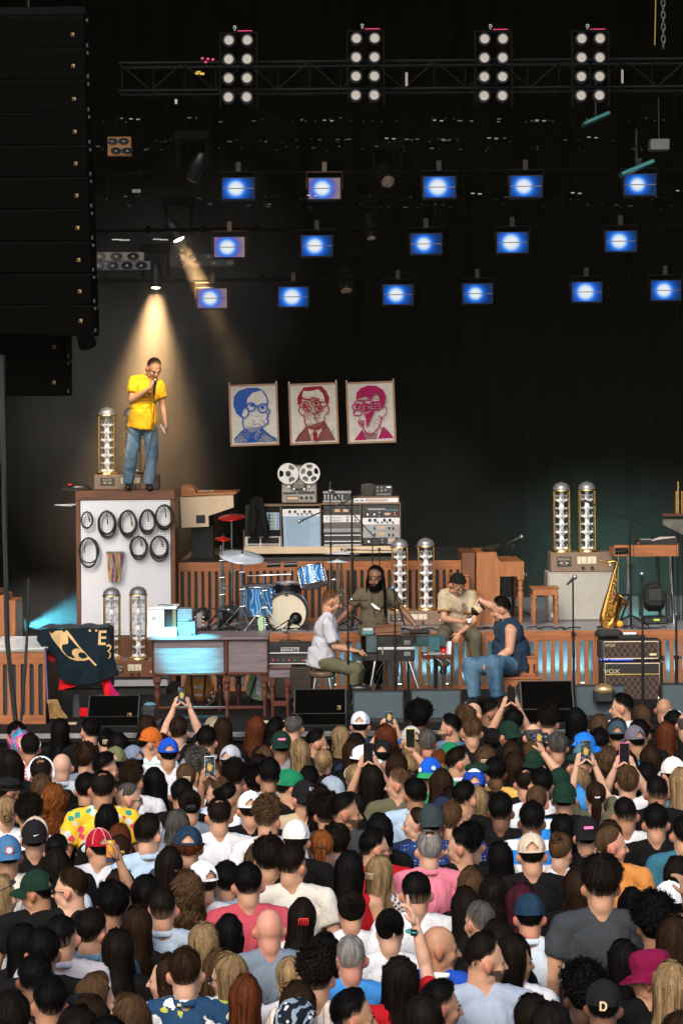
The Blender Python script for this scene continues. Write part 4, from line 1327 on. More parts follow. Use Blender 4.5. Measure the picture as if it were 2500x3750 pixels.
o=mb.build('rig_fittings',mk('rig_fitting_metal',(.10,.10,.10),.4,.3,var=.7,vs=1.3));tag(o,'scatter of tiny metal fittings on the dark rig bars','fittings',kind='stuff')
mb=MB()
for px,py,w in((480,435,1),(1188,440,1),(1590,440,1),(1965,440,1),(665,510,1),(1415,506,1),(1790,505,1),(2155,502,1),(1130,715,1),(1730,708,1),(2095,706,1),(575,876,3),(430,877,4),(2480,698,1)):
 for q in(0,1):
  p=at(px+q*26,py+(q*2),28.3);mb.box(p.x-.022*w**.8,p.x+.022*w**.8,p.y,p.y+.02,p.z-.006,p.z+.006)
o=mb.build('white_tape_marks',mk('white_tape',(.55,.56,.56),.6));tag(o,'little white tape marks along the dark rig bars','tape',kind='stuff')
mb=MB()
for px,py in((742,215),(762,217),(754,228),(780,219)):mb.ell(at(px,py,25.3),(.02,.02,.018),8,6)
o=mb.build('clamp_handle',mk('magenta_clamp',(.6,.05,.16),.5));tag(o,'magenta and white clamp handles at the end of the truss','clamp')
mb=MB()
for px,py in((722,268),(727,264),(740,270)):mb.box(*(lambda p:(p.x-.02,p.x+.025,p.y,p.y+.03,p.z-.012,p.z+.012))(at(px,py,25.3)))
o=mb.build('clamp_handle',mk('yellow_clamp',(.55,.36,.02),.5));tag(o,'yellow clamp handles at the end of the truss','clamp')
for px,py,w,h,rot,lab in((2185,431,104,20,23,'teal lit slim panel tilted high near the chain'),(2335,612,130,22,22,'blue grey slim panel tilted just above the last top strobe')):
 t=thing('tilted_panel',lab,'stage light',at(px,py,27.5));k=sc(27.5)
 mb=MB();mb.box(-w*k/2,w*k/2,0,.3,-h*k/3,h*k/3,.01,M=Matrix.Rotation(R(-rot),4,'Y'));mb.build('panel',mk('teal_panel',(.02,.16,.16),.4),t)  # plain teal base colour, no emission
 mb=MB();mb.cyl((0,.15,0),(0,.15,.5),.015,n=6);mb.build('hanger',BLKM,t)
t=thing('grey_box','plain dim grey box hanging high at the edge of the rig','box',at(2415,528,27.5));mb=MB();mb.box(-.12,.12,0,.2,-.07,.07,.008);mb.build('case',mk('dim_grey',(.10,.105,.105),.6),t);mb=MB();mb.cyl((0,.1,.07),(0,.1,.6),.01,n=6);mb.build('hanger',BLKM,t)
t=thing('hoist_chain','dark steel hoist chain hanging at the top corner','chain',at(2427,165,25.5))
mb=MB()
for q in range(22):
 c=(0,0,q*.07);mb.tube(ring(c,.022,12,'y' if q%2 else 'x',.045),.007,5,closed=True)
mb.build('chain_links',mk('chain_steel',(.12,.12,.12),.4,.8),t,kind='stuff')
mb=MB();mb.tube([(-.1,0,0),(-.085,0,.5),(-.1,0,1.5)],.008,5);mb.build('safety_line',mk('safety_line',(.2,.16,.02),.6),t)
# ================================================================== gear on the stage
def Zm(x0,y0,s):return lambda x,y:(x0+x/s,y0+y/s)
A5,A6,A7=Zm(0,1700,1.742),Zm(800,1700,1.742),Zm(1600,1700,1.742)
ZD,ZR,ZP=Zm(680,1840,2.8),Zm(880,1680,2.529),Zm(500,2180,2.529)
ZL,ZX,ZK,ZS,ZJ,ZA=Zm(0,2130,3.015),Zm(2100,1950,3.6175),Zm(1100,2050,3.409),Zm(1560,2080,3.5636),Zm(420,1290,4.354),Zm(820,1380,2.412)
class Fr:
 """a thing's frame: base point from the photo, then pixels -> local metres"""
 def __init__(s,name,label,cat,p,D,z=None,group=None):
  s.D=D;s.k=sc(D)
  loc=at(p[0],p[1],D)
  if z is not None:loc.z=z
  s.loc=loc
  s.t=thing(name,label,cat,loc,0,group)
 def __call__(s,p,dy=0.0):
  q=at(p[0],p[1],s.D+dy)-s.loc
  return Vector((q.x,dy,q.z))
 def box(s,name,p0,p1,y0,y1,mat,b=.006,parent=None):
  a,c=s(p0),s(p1)
  mb=MB();mb.box(a.x,c.x,y0,y1,a.z,c.z,b)
  return mb.build(name,mat,parent or s.t)
 def build(s,name,mb,mat,parent=None):return mb.build(name,mat,parent or s.t)
 # ---- three portraits
def portrait(label,x0,y0,x1,y1,ink,shapes,tilt):
 D=33.2
 a,b=ZA(x0,y0),ZA(x1,y1)
 f=Fr('portrait_poster',label,'poster',((a[0]+b[0])/2,b[1]),D,None,'portrait posters on the backdrop')
 W_,H_=(b[0]-a[0])*f.k,(b[1]-a[1])*f.k
 f.t.rotation_euler=(0,R(-tilt),0)
 mb=MB()
 for q in((-W_/2,W_/2,0,.03),(-W_/2,W_/2,H_-.03,H_),(-W_/2,-W_/2+.03,.03,H_-.03),(W_/2-.03,W_/2,.03,H_-.03)):
  mb.box(q[0],q[1],0,.03,q[2],q[3],.003)
 f.build('frame',mb,mk('portrait_frame_wood',(.48,.28,.16),.5,var=.15))
 mb=MB();mb.box(-W_/2+.03,W_/2-.03,.012,.022,.03,H_-.03);f.build('mount',mb,mk('portrait_mount',(.80,.78,.76),.8,var=.04))
 mb=MB();mb.box(-W_/2+.05,W_/2-.05,.008,.0115,.05,H_-.05);f.build('paper',mb,mk('portrait_paper',(.82,.77,.68),.9,var=.12,vs=9,bmp=.2,bs=200))
 mb=MB()
 for sx in(-1,1):mb.box(sx*(W_/2-.015)-.008,sx*(W_/2-.015)+.008,.0,.02,H_,H_+.035)
 f.build('hanging_hook',mb,STEEL)
 def cv(p):
  return(-W_/2+(p[0]-x0)/(x1-x0)*W_,(y1-p[1])/(y1-y0)*H_)
 ms={}
 lay=.0075
 for kind,pts,*o in shapes:
  lay-=.00035
  m=ink[o[1]]if len(o)>1 else ink[0]
  mb=MB()
  if kind=='fill':mb.prism([cv(p)for p in pts],lay,.0078)
  elif kind=='line':
   r=(o[0]if o else 3)*1.45*W_/(x1-x0)
   V=[];P2=[Vector(cv(p))for p in pts]
   sm=[]
   for i in range(len(P2)-1):
    pm1,p0,p1_,p2_=P2[max(0,i-1)],P2[i],P2[i+1],P2[min(len(P2)-1,i+2)]
    for q in range(5):
     t_=q/5
     sm.append(.5*((2*p0)+(p1_-pm1)*t_+(2*pm1-5*p0+4*p1_-p2_)*t_*t_+(3*p0-pm1-3*p1_+p2_)*t_**3))
   sm.append(P2[-1])
   for i,p in enumerate(sm):
    d=(sm[min(len(sm)-1,i+1)]-sm[max(0,i-1)]);d=d.normalized()if d.length else Vector((1,0));n_=Vector((-d.y,d.x))
    w=r*(.6+.5*math.sin(i*1.7)**2)
    V+=[(p.x+n_.x*w,lay,p.y+n_.y*w),(p.x-n_.x*w,lay,p.y-n_.y*w)]
   mb.add(V,[(2*i,2*i+1,2*i+3,2*i+2)for i in range(len(sm)-1)])
  elif kind=='ring':
   (cx_,cy_,rx_,ry_)=pts;w=1.25*(o[0]if o else 7)
   n=28;c=[cv((cx_+rx_*math.cos(2*math.pi*i/n),cy_+ry_*math.sin(2*math.pi*i/n)))for i in range(n)]
   d=[cv((cx_+(rx_-w)*math.cos(2*math.pi*i/n),cy_+(ry_-w)*math.sin(2*math.pi*i/n)))for i in range(n)]
   V=[(p[0],lay,p[1])for p in c]+[(p[0],lay,p[1])for p in d]
   mb.add(V,[(i,(i+1)%n,n+(i+1)%n,n+i)for i in range(n)])
  elif kind=='dot':
   (cx_,cy_,rx_,ry_)=pts
   mb.prism([cv((cx_+rx_*math.cos(R(20*i)),cy_+ry_*math.sin(R(20*i))))for i in range(18)],lay,.0078)
  ms.setdefault(m.name,(m,[]))[1].append(mb)
 for m,lst in ms.values():
  big=MB()
  for q in lst:big.add(q.v,q.f)
  f.build('ink_print',big,m)
def inkm(name,c):return mk('ink_'+name,c,.8,var=.35,vs=26)
PAPI=mk('portrait_paper_bare',(.82,.77,.68),.9,var=.08)
BI=(inkm('blue',(.006,.10,.52)),inkm('blue_wash',(.29,.31,.40)),PAPI)
RI=(inkm('red',(.36,.008,.012)),inkm('red_wash',(.28,.10,.085)),PAPI)
MI=(inkm('crimson',(.46,.004,.11)),inkm('crimson_wash',(.36,.20,.20)),PAPI)
blue=[('fill',[(90,540),(180,455),(330,440),(465,560),(465,580),(92,580)],0,1),('fill',[(175,365),(120,320),(95,240),(105,165),(150,118),(230,95),(320,98),(365,130),(330,124),(268,142),(222,190),(212,260),(180,290),(170,330)]),('fill',[(235,500),(285,490),(270,530),(285,580),(200,580)]),('line',[(360,125),(395,190),(402,240)],4),('line',[(402,290),(416,300),(410,322),(392,330),(402,350),(385,370),(398,385),(392,415),(345,445),(320,470)],4),('line',[(172,300),(200,265),(228,285),(225,325),(195,360),(172,345)],4),('line',[(178,360),(178,440),(240,495),(300,480)],4),('line',[(100,540),(178,465)],4),('line',[(340,460),(390,510),(468,570)],5),('line',[(178,470),(170,500),(210,545),(236,520)],5),('line',[(330,460),(350,490),(290,565),(262,545)],5),('dot',(195,490,9,9)),('dot',(212,515,9,9)),('dot',(300,530,9,9)),('dot',(320,505,9,9)),('dot',(335,480,8,8)),('ring',(252,265,42,42),9),('ring',(355,280,46,44),9),('line',[(292,258),(312,262)],6),('line',[(210,262),(165,275)],5),('dot',(262,250,18,14)),('dot',(352,270,18,14)),('line',[(380,240),(402,244)],6)]
red=[('fill',[(625,565),(660,510),(728,440),(890,390),(930,450),(985,560),(985,568),(625,568)],0,1),('fill',[(735,440),(800,470),(890,430),(850,520),(810,565),(770,565)],0,2),('fill',[(665,240),(662,180),(690,130),(720,90),(800,84),(880,84),(920,130),(945,190),(935,250),(905,225),(890,150),(850,110),(780,125),(715,120),(706,160),(700,220)]),('fill',[(800,470),(825,490),(828,568),(795,568),(788,500)]),('fill',[(820,300),(855,330),(860,370),(848,330)]),('fill',[(800,470),(845,435),(870,430),(840,460)]),('line',[(680,260),(672,300),(700,335),(720,330)],4),('line',[(930,255),(935,310),(905,340)],4),('line',[(720,335),(728,420),(790,460),(850,455),(890,400),(895,350)],4),('line',[(790,318),(812,328),(835,315)],5),('line',[(795,365),(818,360),(840,372)],4),('line',[(735,440),(770,560)],3),('line',[(890,430),(830,560)],3),('line',[(728,440),(640,560)],3),('ring',(722,245,48,30),8),('ring',(828,238,44,34),8),('ring',(750,282,40,28),8),('ring',(850,285,42,30),8),('ring',(892,245,36,26),8),('dot',(722,245,18,14)),('dot',(826,236,18,15)),('dot',(855,283,18,14)),('dot',(748,285,14,10)),('line',[(672,235),(660,232)],6),('line',[(700,185),(760,200),(800,190),(860,200)],5)]
mag=[('fill',[(1150,555),(1225,460),(1260,555)]),('fill',[(1360,550),(1410,440),(1460,490),(1500,548)]),('fill',[(1230,485),(1290,500),(1360,500),(1350,552),(1260,552)],0,1),('fill',[(1180,200),(1185,140),(1225,95),(1290,75),(1360,80),(1420,120),(1445,180),(1430,250),(1400,290),(1390,230),(1375,160),(1340,140),(1320,200),(1260,170),(1220,180)]),('fill',[(1250,330),(1320,300),(1340,310),(1290,400),(1265,450),(1262,380)]),('line',[(1400,280),(1440,270),(1440,330),(1400,365),(1388,345)],3),('line',[(1395,360),(1385,420),(1330,490),(1270,500),(1240,460),(1225,400)],4),('ring',(1210,225,50,26),8),('ring',(1280,225,50,26),8),('ring',(1185,262,46,34),9),('ring',(1265,268,44,36),9),('ring',(1190,312,42,32),9),('ring',(1280,310,40,30),8),('line',[(1315,225),(1392,222)],6),('line',[(1315,252),(1392,250)],6),('line',[(1315,272),(1392,272)],6),('line',[(1315,295),(1390,292)],6),('dot',(1186,262,16,14)),('dot',(1266,268,18,16)),('line',[(1205,360),(1195,400),(1215,410)],4),('line',[(1220,375),(1200,425)],3),('line',[(1232,380),(1215,440)],3),('line',[(1245,380),(1232,450)],3)]
def hatch(x0,y0,x1,y1,n,sl,seed):
 r_=random.Random(seed);out=[]
 for i in range(n):
  x=r_.uniform(x0,x1);y=r_.uniform(y0,y1);L=r_.uniform(14,46);out.append(('line',[(x,y),(x+L*.5,y+L*sl*.5+r_.uniform(-3,3)),(x+L,y+L*sl)],r_.uniform(.7,1.6),3))
 return out
def midink(nm,c):return mk('ink_mid_'+nm,c,.8,var=.3,vs=20)
BI+=(midink('blue',(.13,.19,.38)),);RI+=(midink('red',(.32,.12,.10)),);MI+=(midink('crimson',(.40,.10,.20)),)
blue[3:3]=hatch(185,380,330,470,26,.5,1)+hatch(230,330,380,420,14,.3,2)+hatch(110,500,440,570,30,.6,3)
red[3:3]=hatch(700,170,890,230,26,.1,4)+hatch(730,390,880,450,26,.4,5)+hatch(650,500,960,560,40,-.8,6)+hatch(690,300,900,380,22,.6,7)
mag[3:3]=hatch(1240,330,1390,480,40,.9,8)+hatch(1180,180,1330,320,34,.1,9)+hatch(1200,90,1430,250,40,.4,10)
portrait('blue ink portrait of a man in round glasses hanging on the dark backdrop',57,65,490,610,BI,blue,1.6)
portrait('dark red ink portrait of a man with doubled glasses and striped tie',585,55,1018,597,RI,red,1.6)
portrait('crimson ink portrait of a man behind many stacked glasses',1092,42,1522,587,MI,mag,1.6)
# ---- pegboard cabinet with cables
f=Fr('pegboard_cabinet','tall wooden cabinet with white pegboard front under the singer','cabinet',(460,2491),29.0,DECK)
a,b=f((278,1797)),f((640,1797));hh=a.z
PEG,nt,bs,L_=newmat('white_pegboard')
tc=coords(nt,(1/.0254*.76,)*3)
fr3=node(nt,'ShaderNodeVectorMath',operation='FRACTION');L_.new(tc,fr3.inputs[0])
sb=node(nt,'ShaderNodeVectorMath',operation='SUBTRACT');sb.inputs[1].default_value=(.5,0,.5);L_.new(fr3.outputs[0],sb.inputs[0])
ml=node(nt,'ShaderNodeVectorMath',operation='MULTIPLY');ml.inputs[1].default_value=(1,0,1);L_.new(sb.outputs[0],ml.inputs[0])
ln=node(nt,'ShaderNodeVectorMath',operation='LENGTH');L_.new(ml.outputs[0],ln.inputs[0])
nz=node(nt,'ShaderNodeTexNoise',Scale=3.0,Detail=4.0);L_.new(coords(nt),nz.inputs['Vector'])
L_.new(mixc(nt,ramp(nt,ln.outputs['Value'],[(.17,(1,1,1)),(.22,(0,0,0))]),ramp(nt,nz.outputs[0],[(.3,(.76,.76,.78)),(.7,(.84,.84,.86))]),(.06,.06,.07)),bs.inputs['Base Color']);bs.inputs['Roughness'].default_value=.5
mb=MB();mb.box(a.x,b.x,.02,.62,0,hh-.13);mb.box(a.x+.01,b.x-.01,.0,.02,0,.6);f.build('carcass',mb,WALNZ)
mb=MB();mb.box(a.x-.004,b.x+.004,-.012,.63,hh-.128,hh,.006);f.build('top_beam',mb,WALN)
mb=MB();mb.box(a.x,a.x+.062,-.008,.018,0,hh-.13,.004);f.build('side_post',mb,WALNZ)
mb=MB();mb.box(b.x-.062,b.x,-.008,.018,0,hh-.13,.004);f.build('side_post',mb,WALNZ)
mb=MB();mb.box(a.x+.064,b.x-.064,.004,.016,.62,hh-.132);f.build('pegboard',mb,PEG)
mb=MB()
for q in range(6):mb.box(a.x+.15+q*.2,a.x+.21+q*.2,-.004,.003,hh-.147,hh-.140)
f.build('light_clips',mb,WHT,None).__setitem__('kind','stuff')
PEGY=28.985
cab=mk('black_cable',(.011,.011,.011),.45,var=.3)
TIP=mk('cable_tip',(.45,.42,.38),.25,.9)
coil_lab=['small thin cable coil, first of the upper row on the pegboard','fat black cable coil, second of the upper row on the pegboard','black cable coil in the middle of the upper pegboard row','black cable coil overlapped by its neighbour on the pegboard','large black cable coil in the upper corner beside the cream console','big loose black cable coil alone above the multicoloured patch cords','black cable coil, inner of two on the lower pegboard row','thick black cable coil at the outer end of the lower pegboard row']
coils=[(557,358,40,52,2),(682,385,55,84,7),(815,380,57,83,5),(940,368,50,75,5),(1048,340,58,78,6),(567,560,62,90,4),(884,532,55,71,6),(1016,535,56,75,8)]
for i,(cx_,cy_,rx_,ry_,n)in enumerate(coils):
 rr=random.Random(i+3)
 c=A5(cx_,cy_-ry_)
 g=Fr('cable_coil',coil_lab[i],'cable',c,PEGY-.05,None,'cable coils on the pegboard')
 k=g.k/1.742
 mb=MB()
 for q in range(n):
  sx,sy=rx_*k*rr.uniform(.86,1.02),ry_*k*rr.uniform(.84,1.05)
  pts=ring((rr.uniform(-.006,.006),rr.uniform(-.012,.02),-sy+rr.uniform(-.004,.006)),sx,30,r2=sy,ph=rr.uniform(0,6))
  for j,p in enumerate(pts):
   p.x*=1-.10*(p.z/(2*sy)+.5);p.y+=.008*math.sin(j*.7+q)
  mb.tube(pts,.0105,6,closed=True)
 g.build('loops',mb,cab)
 mb=MB();e=Vector((rx_*k*rr.uniform(-.5,.5),-.02,-ry_*k*rr.uniform(.5,.9)))
 mb.tube([(0,-.01,-.02),(e.x*.6,-.03,e.z*.4),e],.006,6);g.build('cable_end',mb,cab)
 mb=MB();mb.cyl(e,e+Vector((.004,0,-.055)),.011,.009,8);g.build('plug',mb,TIP)
 mb=MB();mb.tube([(0,.045,.012),(0,-.01,.005),(0,-.02,.02)],.004,5);g.build('peg_hook',mb,CHR)
g=Fr('patch_cord_bundle','bundle of multicoloured patch cords hanging in the middle of the pegboard','cables',A5(735,565),PEGY-.05)
mb=MB();mb.box(-.118,.118,.0,.04,-.01,.02,.003);mb.build('cord_rack',STEEL,g.t)
pal=[(.75,.02,.02),(.02,.30,.08),(.02,.10,.45),(.75,.40,.02),(.65,.30,.02),(.012,.012,.012),(.25,.03,.30),(.02,.35,.32),(.5,.48,.45),(.45,.01,.06),(.80,.55,.05)]
rr=random.Random(11)
for q in range(40):
 x=-.108+.216*(q%20)/19+rr.uniform(-.005,.005);y=-.005-.018*(q//20)
 Lc=rr.uniform(.34,.40)*(.82 if q%20>16 else 1);x2=x*.72+rr.uniform(-.02,.02)
 pts=[(x+(x2-x)*u+.014*math.sin(u*5+q),y-.01*math.sin(u*3),-.012-Lc*u)for u in[i/7 for i in range(8)]]
 mb=MB();mb.tube(pts,.0048,5);mb.build('patch_cord',mk('patch_cord_%d'%(q%11),pal[(q*7)%11],.45),g.t)
mb=MB()
for q in range(20):mb.cyl((-.108+.216*q/19,-.012,-.015),(-.108+.216*q/19,-.012,.012),.006,n=6)
mb.build('plug_row',TIP,g.t,kind='stuff')
t=thing('paper_shelf','thin shelf of loose papers sticking out beside the pegboard cabinet','shelf',at(242,1852,29.1))
mb=MB();mb.box(-.13,.13,0,.3,-.02,-.005);mb.build('shelf_board',BLK,t)
mb=MB()
for q in range(3):mb.box(-.15+.02*q,.08+.04*q,-.03,.2,-.003+.007*q,.001+.007*q,M=Matrix.Rotation(R(4-q*3),4,'Y'))
mb.build('papers',WHT,t)
TT=hh+DECK
f=Fr('record_player','black turntable with a red part on the cabinet top beside the amplifier','turntable',(296,1796),29.2,TT)
mb=MB();mb.box(-.26,.11,-.02,.28,.0,.035,.01);f.build('deck',mb,BLKP)
mb=MB();mb.cyl((-.04,.12,.036),(-.04,.12,.055),.14,n=26);f.build('platter',mb,STEEL)
mb=MB();mb.cyl((-.04,.12,.056),(-.04,.12,.060),.135,n=26);f.build('record',mb,BLKP)
mb=MB();mb.tube([(-.16,.22,.08),(-.15,.05,.08),(-.12,-.0,.07)],.008,6);mb.box(-.17,-.12,.0,.04,.06,.09,.005);f.build('tone_arm',mb,REDP)
# ---- glass tower lamps and their amplifier heads
TG=glass('tower_glass',(.98,.985,.99))
DOME=mk('dome_metal',(.26,.26,.27),.38,.55,var=.25,vs=3)
STAR=mk('white_ceramic',(.82,.82,.81),.4,var=.04)
def tower(label,px0,px1,pytop,pybot,D,z):
 f=Fr('glass_tower',label,'tower lamp',((px0+px1)/2,pybot),D,z,'giant glass valve towers')
 w=(px1-px0)*f.k/2
 h=f((0,pytop)).z
 hd=w*.80;hb=h-hd-.01
 mb=MB();mb.lathe([(w*1.05,0),(w*1.05,.025),(w*.95,.035),(0,.035)],28);f.build('base_ring',mb,BRASS)
 mb=MB()
 for a in(35,145,215,325):mb.cyl((w*.98*math.cos(R(a)),w*.98*math.sin(R(a)),.03),(w*.98*math.cos(R(a)),w*.98*math.sin(R(a)),hb),.0085,n=8)
 f.build('brass_rods',mb,BRASS)
 mb=MB();mb.lathe([(w*.88,.04),(w*.88,hb-.004)],30);f.build('glass_cylinder',mb,TG)
 mb=MB();mb.lathe([(w*1.03,hb),(w*1.03,hb+.014),(w*.9,hb+.016)],28);f.build('top_ring',mb,BRASS)
 mb=MB();mb.lathe([(w*.90,hb+.016),(w*.92,hb+.03)]+[(w*.90*math.cos(R(a)),hb+.03+hd*.86*math.sin(R(a)))for a in range(0,90,9)]+[(.006,hb+.03+hd*.86),(.004,hb+.03+hd)],30);f.build('metal_dome',mb,DOME)
 n=7;st=(hb-.06)/n
 mb=MB();prof=[(.042,.036)]
 big=[i for i in range(n)if i%2==0]
 for i in range(n):
  z0=.045+st*i
  prof+=[(.046,z0),(.030,z0+st*.35),(.027,z0+st*.7)]
 prof.append((.02,hb));mb.lathe(prof,14);f.build('white_post',mb,STAR)
 for i in range(n+1):
  z0=.055+st*i*.985
  if i==n:z0=hb-.06
  mb=MB();strong=i%2==0
  for a in range(0,360,90):
   d=Vector((math.cos(R(a+0)),math.sin(R(a+0)),0));r1=w*.66
   mb.tube([d*.01+Vector((0,0,z0-.02)),d*r1*.55+Vector((0,0,z0-.004)),d*r1+Vector((0,0,z0))],[.030 if strong else .018,.020 if strong else .012,.009],8,flat=.8)
  arm=f.build('star_arm',mb,STAR if strong else mk('dull_ceramic',(.46,.44,.42),.5))
  if strong and i<n:
   mb=MB()
   for a in(0,180,270):
    c=(math.cos(R(a))*w*.55,math.sin(R(a))*w*.55)
    mb.lathe([(.020,z0+.02),(.024,z0+.05),(.021,z0+.085),(.008,z0+.115),(.002,z0+.135)],10,(c[0],c[1],0))
   mb.build('glass_bulb',glass('bulb_glass',(.95,.96,.97)),arm)
   mb=MB()
   for a in(0,180,270):mb.cyl((math.cos(R(a))*w*.55,math.sin(R(a))*w*.55,z0+.012),(math.cos(R(a))*w*.55,math.sin(R(a))*w*.55,z0+.05),.012,.009,8)
   mb.build('bulb_socket',STEEL,arm)
 return f
METER=mk('meter_face',(.62,.55,.40),.4,var=.06)
def amp_head(label,px0,px1,py0,py1,D,z,mat=TAN,sign=True,depth=.4):
 f=Fr('tan_amplifier',label,'amplifier',((px0+px1)/2,py1),D,z,'tan amplifier heads under the glass towers')
 w=(px1-px0)*f.k/2;h=f((0,py0)).z
 mb=MB();mb.box(-w,w,-.01,depth,0,h,.012);f.build('cabinet',mb,mat)
 if sign:
  mb=MB();mb.box(-w*.80,-w*.35,-.015,-.0105,h*.28,h*.80,.002);f.build('name_plate',mb,PANELD)
  letter(f.t,'BLEACHERS',h*.16,-w*.575,-.0165,h*.66,mk('plate_gold',(.50,.42,.28),.4),sx=.72)
  mb=MB()
  for s in(-1,1):mb.prism([(-w*.575,h*.36),(-w*.575+s*w*.16,h*.47),(-w*.575,h*.55),(-w*.575+s*w*.07,h*.45)],-.018,-.0155)
  f.build('plate_emblem',mb,mk('plate_gold',(.5,.42,.28),.4))
 for q in(0,1):
  xa=-w*.16+q*w*.31
  mb=MB();mb.box(xa-.002,xa+w*.29,-.016,-.0105,h*.40,h*.80,.003);mt=f.build('meter_frame',mb,mk('meter_bezel',(.5,.42,.28),.4))
  mb=MB();mb.box(xa+.008,xa+w*.28,-.019,-.0165,h*.44,h*.76);mb.build('meter_face',METER,mt)
  mb=MB();mb.tube([(xa+w*.14,-.0205,h*.45),(xa+w*(.09+.08*q),-.0205,h*.70)],.0022,4);mb.build('needle',BLKP,mt)
 for q in(0,1):
  mb=MB();mb.cyl((w*(.02+q*.28),-.011,h*.22),(w*(.02+q*.28),-.036,h*.22),h*.085,h*.075,14);f.build('knob',mb,BLKP)
 mb=MB();mb.box(w*.80,w*.83,-.022,-.0105,h*.30,h*.42);f.build('red_switch',mb,REDP)
 mb=MB();mb.box(w*.84,w*.88,-.022,-.0105,h*.30,h*.42);f.build('white_switch',mb,WHT)
 return f
h1=amp_head('tan amplifier head behind the feet of the singer on the cabinet top',345,580,1742,1795,29.25,TT,depth=.33)
zz=TT+h1((0,1742)).z
tower('glass valve tower on the cabinet top, fully in view beside the singer',359,428,1496,1741,29.42,zz)
tower('glass valve tower on the cabinet top, half hidden by the legs of the singer',452,521,1496,1741,29.42,zz)
t=thing('grey_plinth','pale grey low plinth under the front amplifier head beside the draped banner','plinth',at(500,2517,27.6));
kq=sc(27.6);t.location.z=DECK
zt=at(0,2486,27.6).z
mb=MB();mb.box(-120*kq,115*kq,0,.5,zt-DECK-.11,zt-DECK-.02,.006);mb.build('plinth_top',PANELG,t)
mb=MB();mb.box(-110*kq,108*kq,.05,.5,0,zt-DECK-.11);mb.build('plinth_base',BLK,t)
mb=MB();mb.box(-122*kq,118*kq,-.01,.5,zt-DECK-.02,zt-DECK,.004);mb.build('plinth_lid',BLKP,t)
h2=amp_head('walnut amplifier head with glowing dials before the pegboard',400,566,2424,2485,27.62,zt,WALN)
zz=zt+h2((0,2424)).z
tower('glass valve tower before the pegboard, under the patch cords',377,446,2156,2421,27.8,zz)
tower('glass valve tower before the pegboard, next to the white organ box',474,543,2153,2421,27.8,zz)
hA=amp_head('hazy tan amplifier head between the two standing band members',1405,1625,2250,2298,28.75,RISER,TAN)
zz=RISER+hA((0,2250)).z
tower('glass valve tower nearest the man with long dreadlocks',1430,1499,1986,2248,28.9,zz)
tower('glass valve tower rising behind the man in the tan T-shirt',1526,1595,1984,2248,28.9,zz)
f=Fr('speaker_cabinet','large beige grille speaker cabinet behind the little wooden bench','speaker',(2118,2280),29.2,RISER)
a,b=f(A7(703,690)),f(A7(1120,690));ch=a.z
mb=MB();mb.box(a.x,b.x,.01,.5,0,ch,.01);f.build('cabinet',mb,mk('taupe_tolex',(.30,.26,.22),.6,bmp=.2,bs=200))
mb=MB();mb.box(a.x+.02,b.x-.02,-.004,.009,.02,ch-.025,.006);f.build('grille_cloth',mb,GRILLE)
mb=MB();mb.box(a.x+.04,a.x+.075,-.012,-.0045,.06,.12);f.build('badge',mb,CHR)
h3=amp_head('tan amplifier head on the beige grille speaker cabinet',*[A7(722,590)[0],A7(1128,590)[0]],A7(0,592)[1],A7(0,690)[1],29.22,RISER+ch,TAN)
zz=RISER+ch+h3((0,A7(0,592)[1])).z
tower('glass valve tower on the beige cabinet, clear of any microphone',2022,2090,1784,2036,29.35,zz)
tower('glass valve tower on the beige cabinet, crossed by the boom microphone',2115,2183,1783,2036,29.35,zz)
# ---- cream console seen from its side, on a dark stand
f=Fr('mixing_console','cream sided console with an orange wood top seen end on beside the pegboard cabinet','console',(750,2050),29.9,BACK)
side=[f(A5(*p))for p in((1150,211),(1488,192),(1490,275),(1330,330),(1332,398),(1160,405))]
hole=[f(A5(*p))for p in((1251,325),(1309,323),(1310,376),(1252,378))]
P2=[(p.x,p.z)for p in side]
mb=MB();mb.prism(P2,0,.04);f.build('side_panel',mb,CREAM)
mb=MB();mb.prism([(p.x,p.z)for p in hole],-.003,.001);f.build('square_cutout',mb,BLK)
mb=MB();mb.prism([(p[0]+.01,p[1]-.005)for p in P2],.045,1.0);f.build('console_body',mb,BLK)
top=[f(A5(*p))for p in((1158,204),(1160,186),(1508,178),(1508,189),(1490,192))]
mb=MB();mb.prism([(p.x,p.z)for p in top],-.02,1.02);f.build('wood_top',mb,wood('orange_ply',(.32,.11,.03),(.50,.20,.07),'x'))
blk=[f(A5(*p))for p in((1158,185.5),(1160,138),(1217,136),(1246,166),(1248,183))]
mb=MB();mb.prism([(p.x,p.z)for p in blk],-.01,.5);f.build('raised_block',mb,wood('orange_ply',(.32,.11,.03),(.50,.20,.07),'x'))
mb=MB()
for q in range(6):p=f(A5(1262+q*18,178));mb.cyl((p.x,.1,p.z),(p.x,.1,p.z+.03),.010,n=8)
f.build('knob_row',mb,PANELG).__setitem__('kind','stuff')
mb=MB();mb.box(-.2,.1,.3,.6,0,side[4].z-.0);f.build('stand',mb,BLKM)
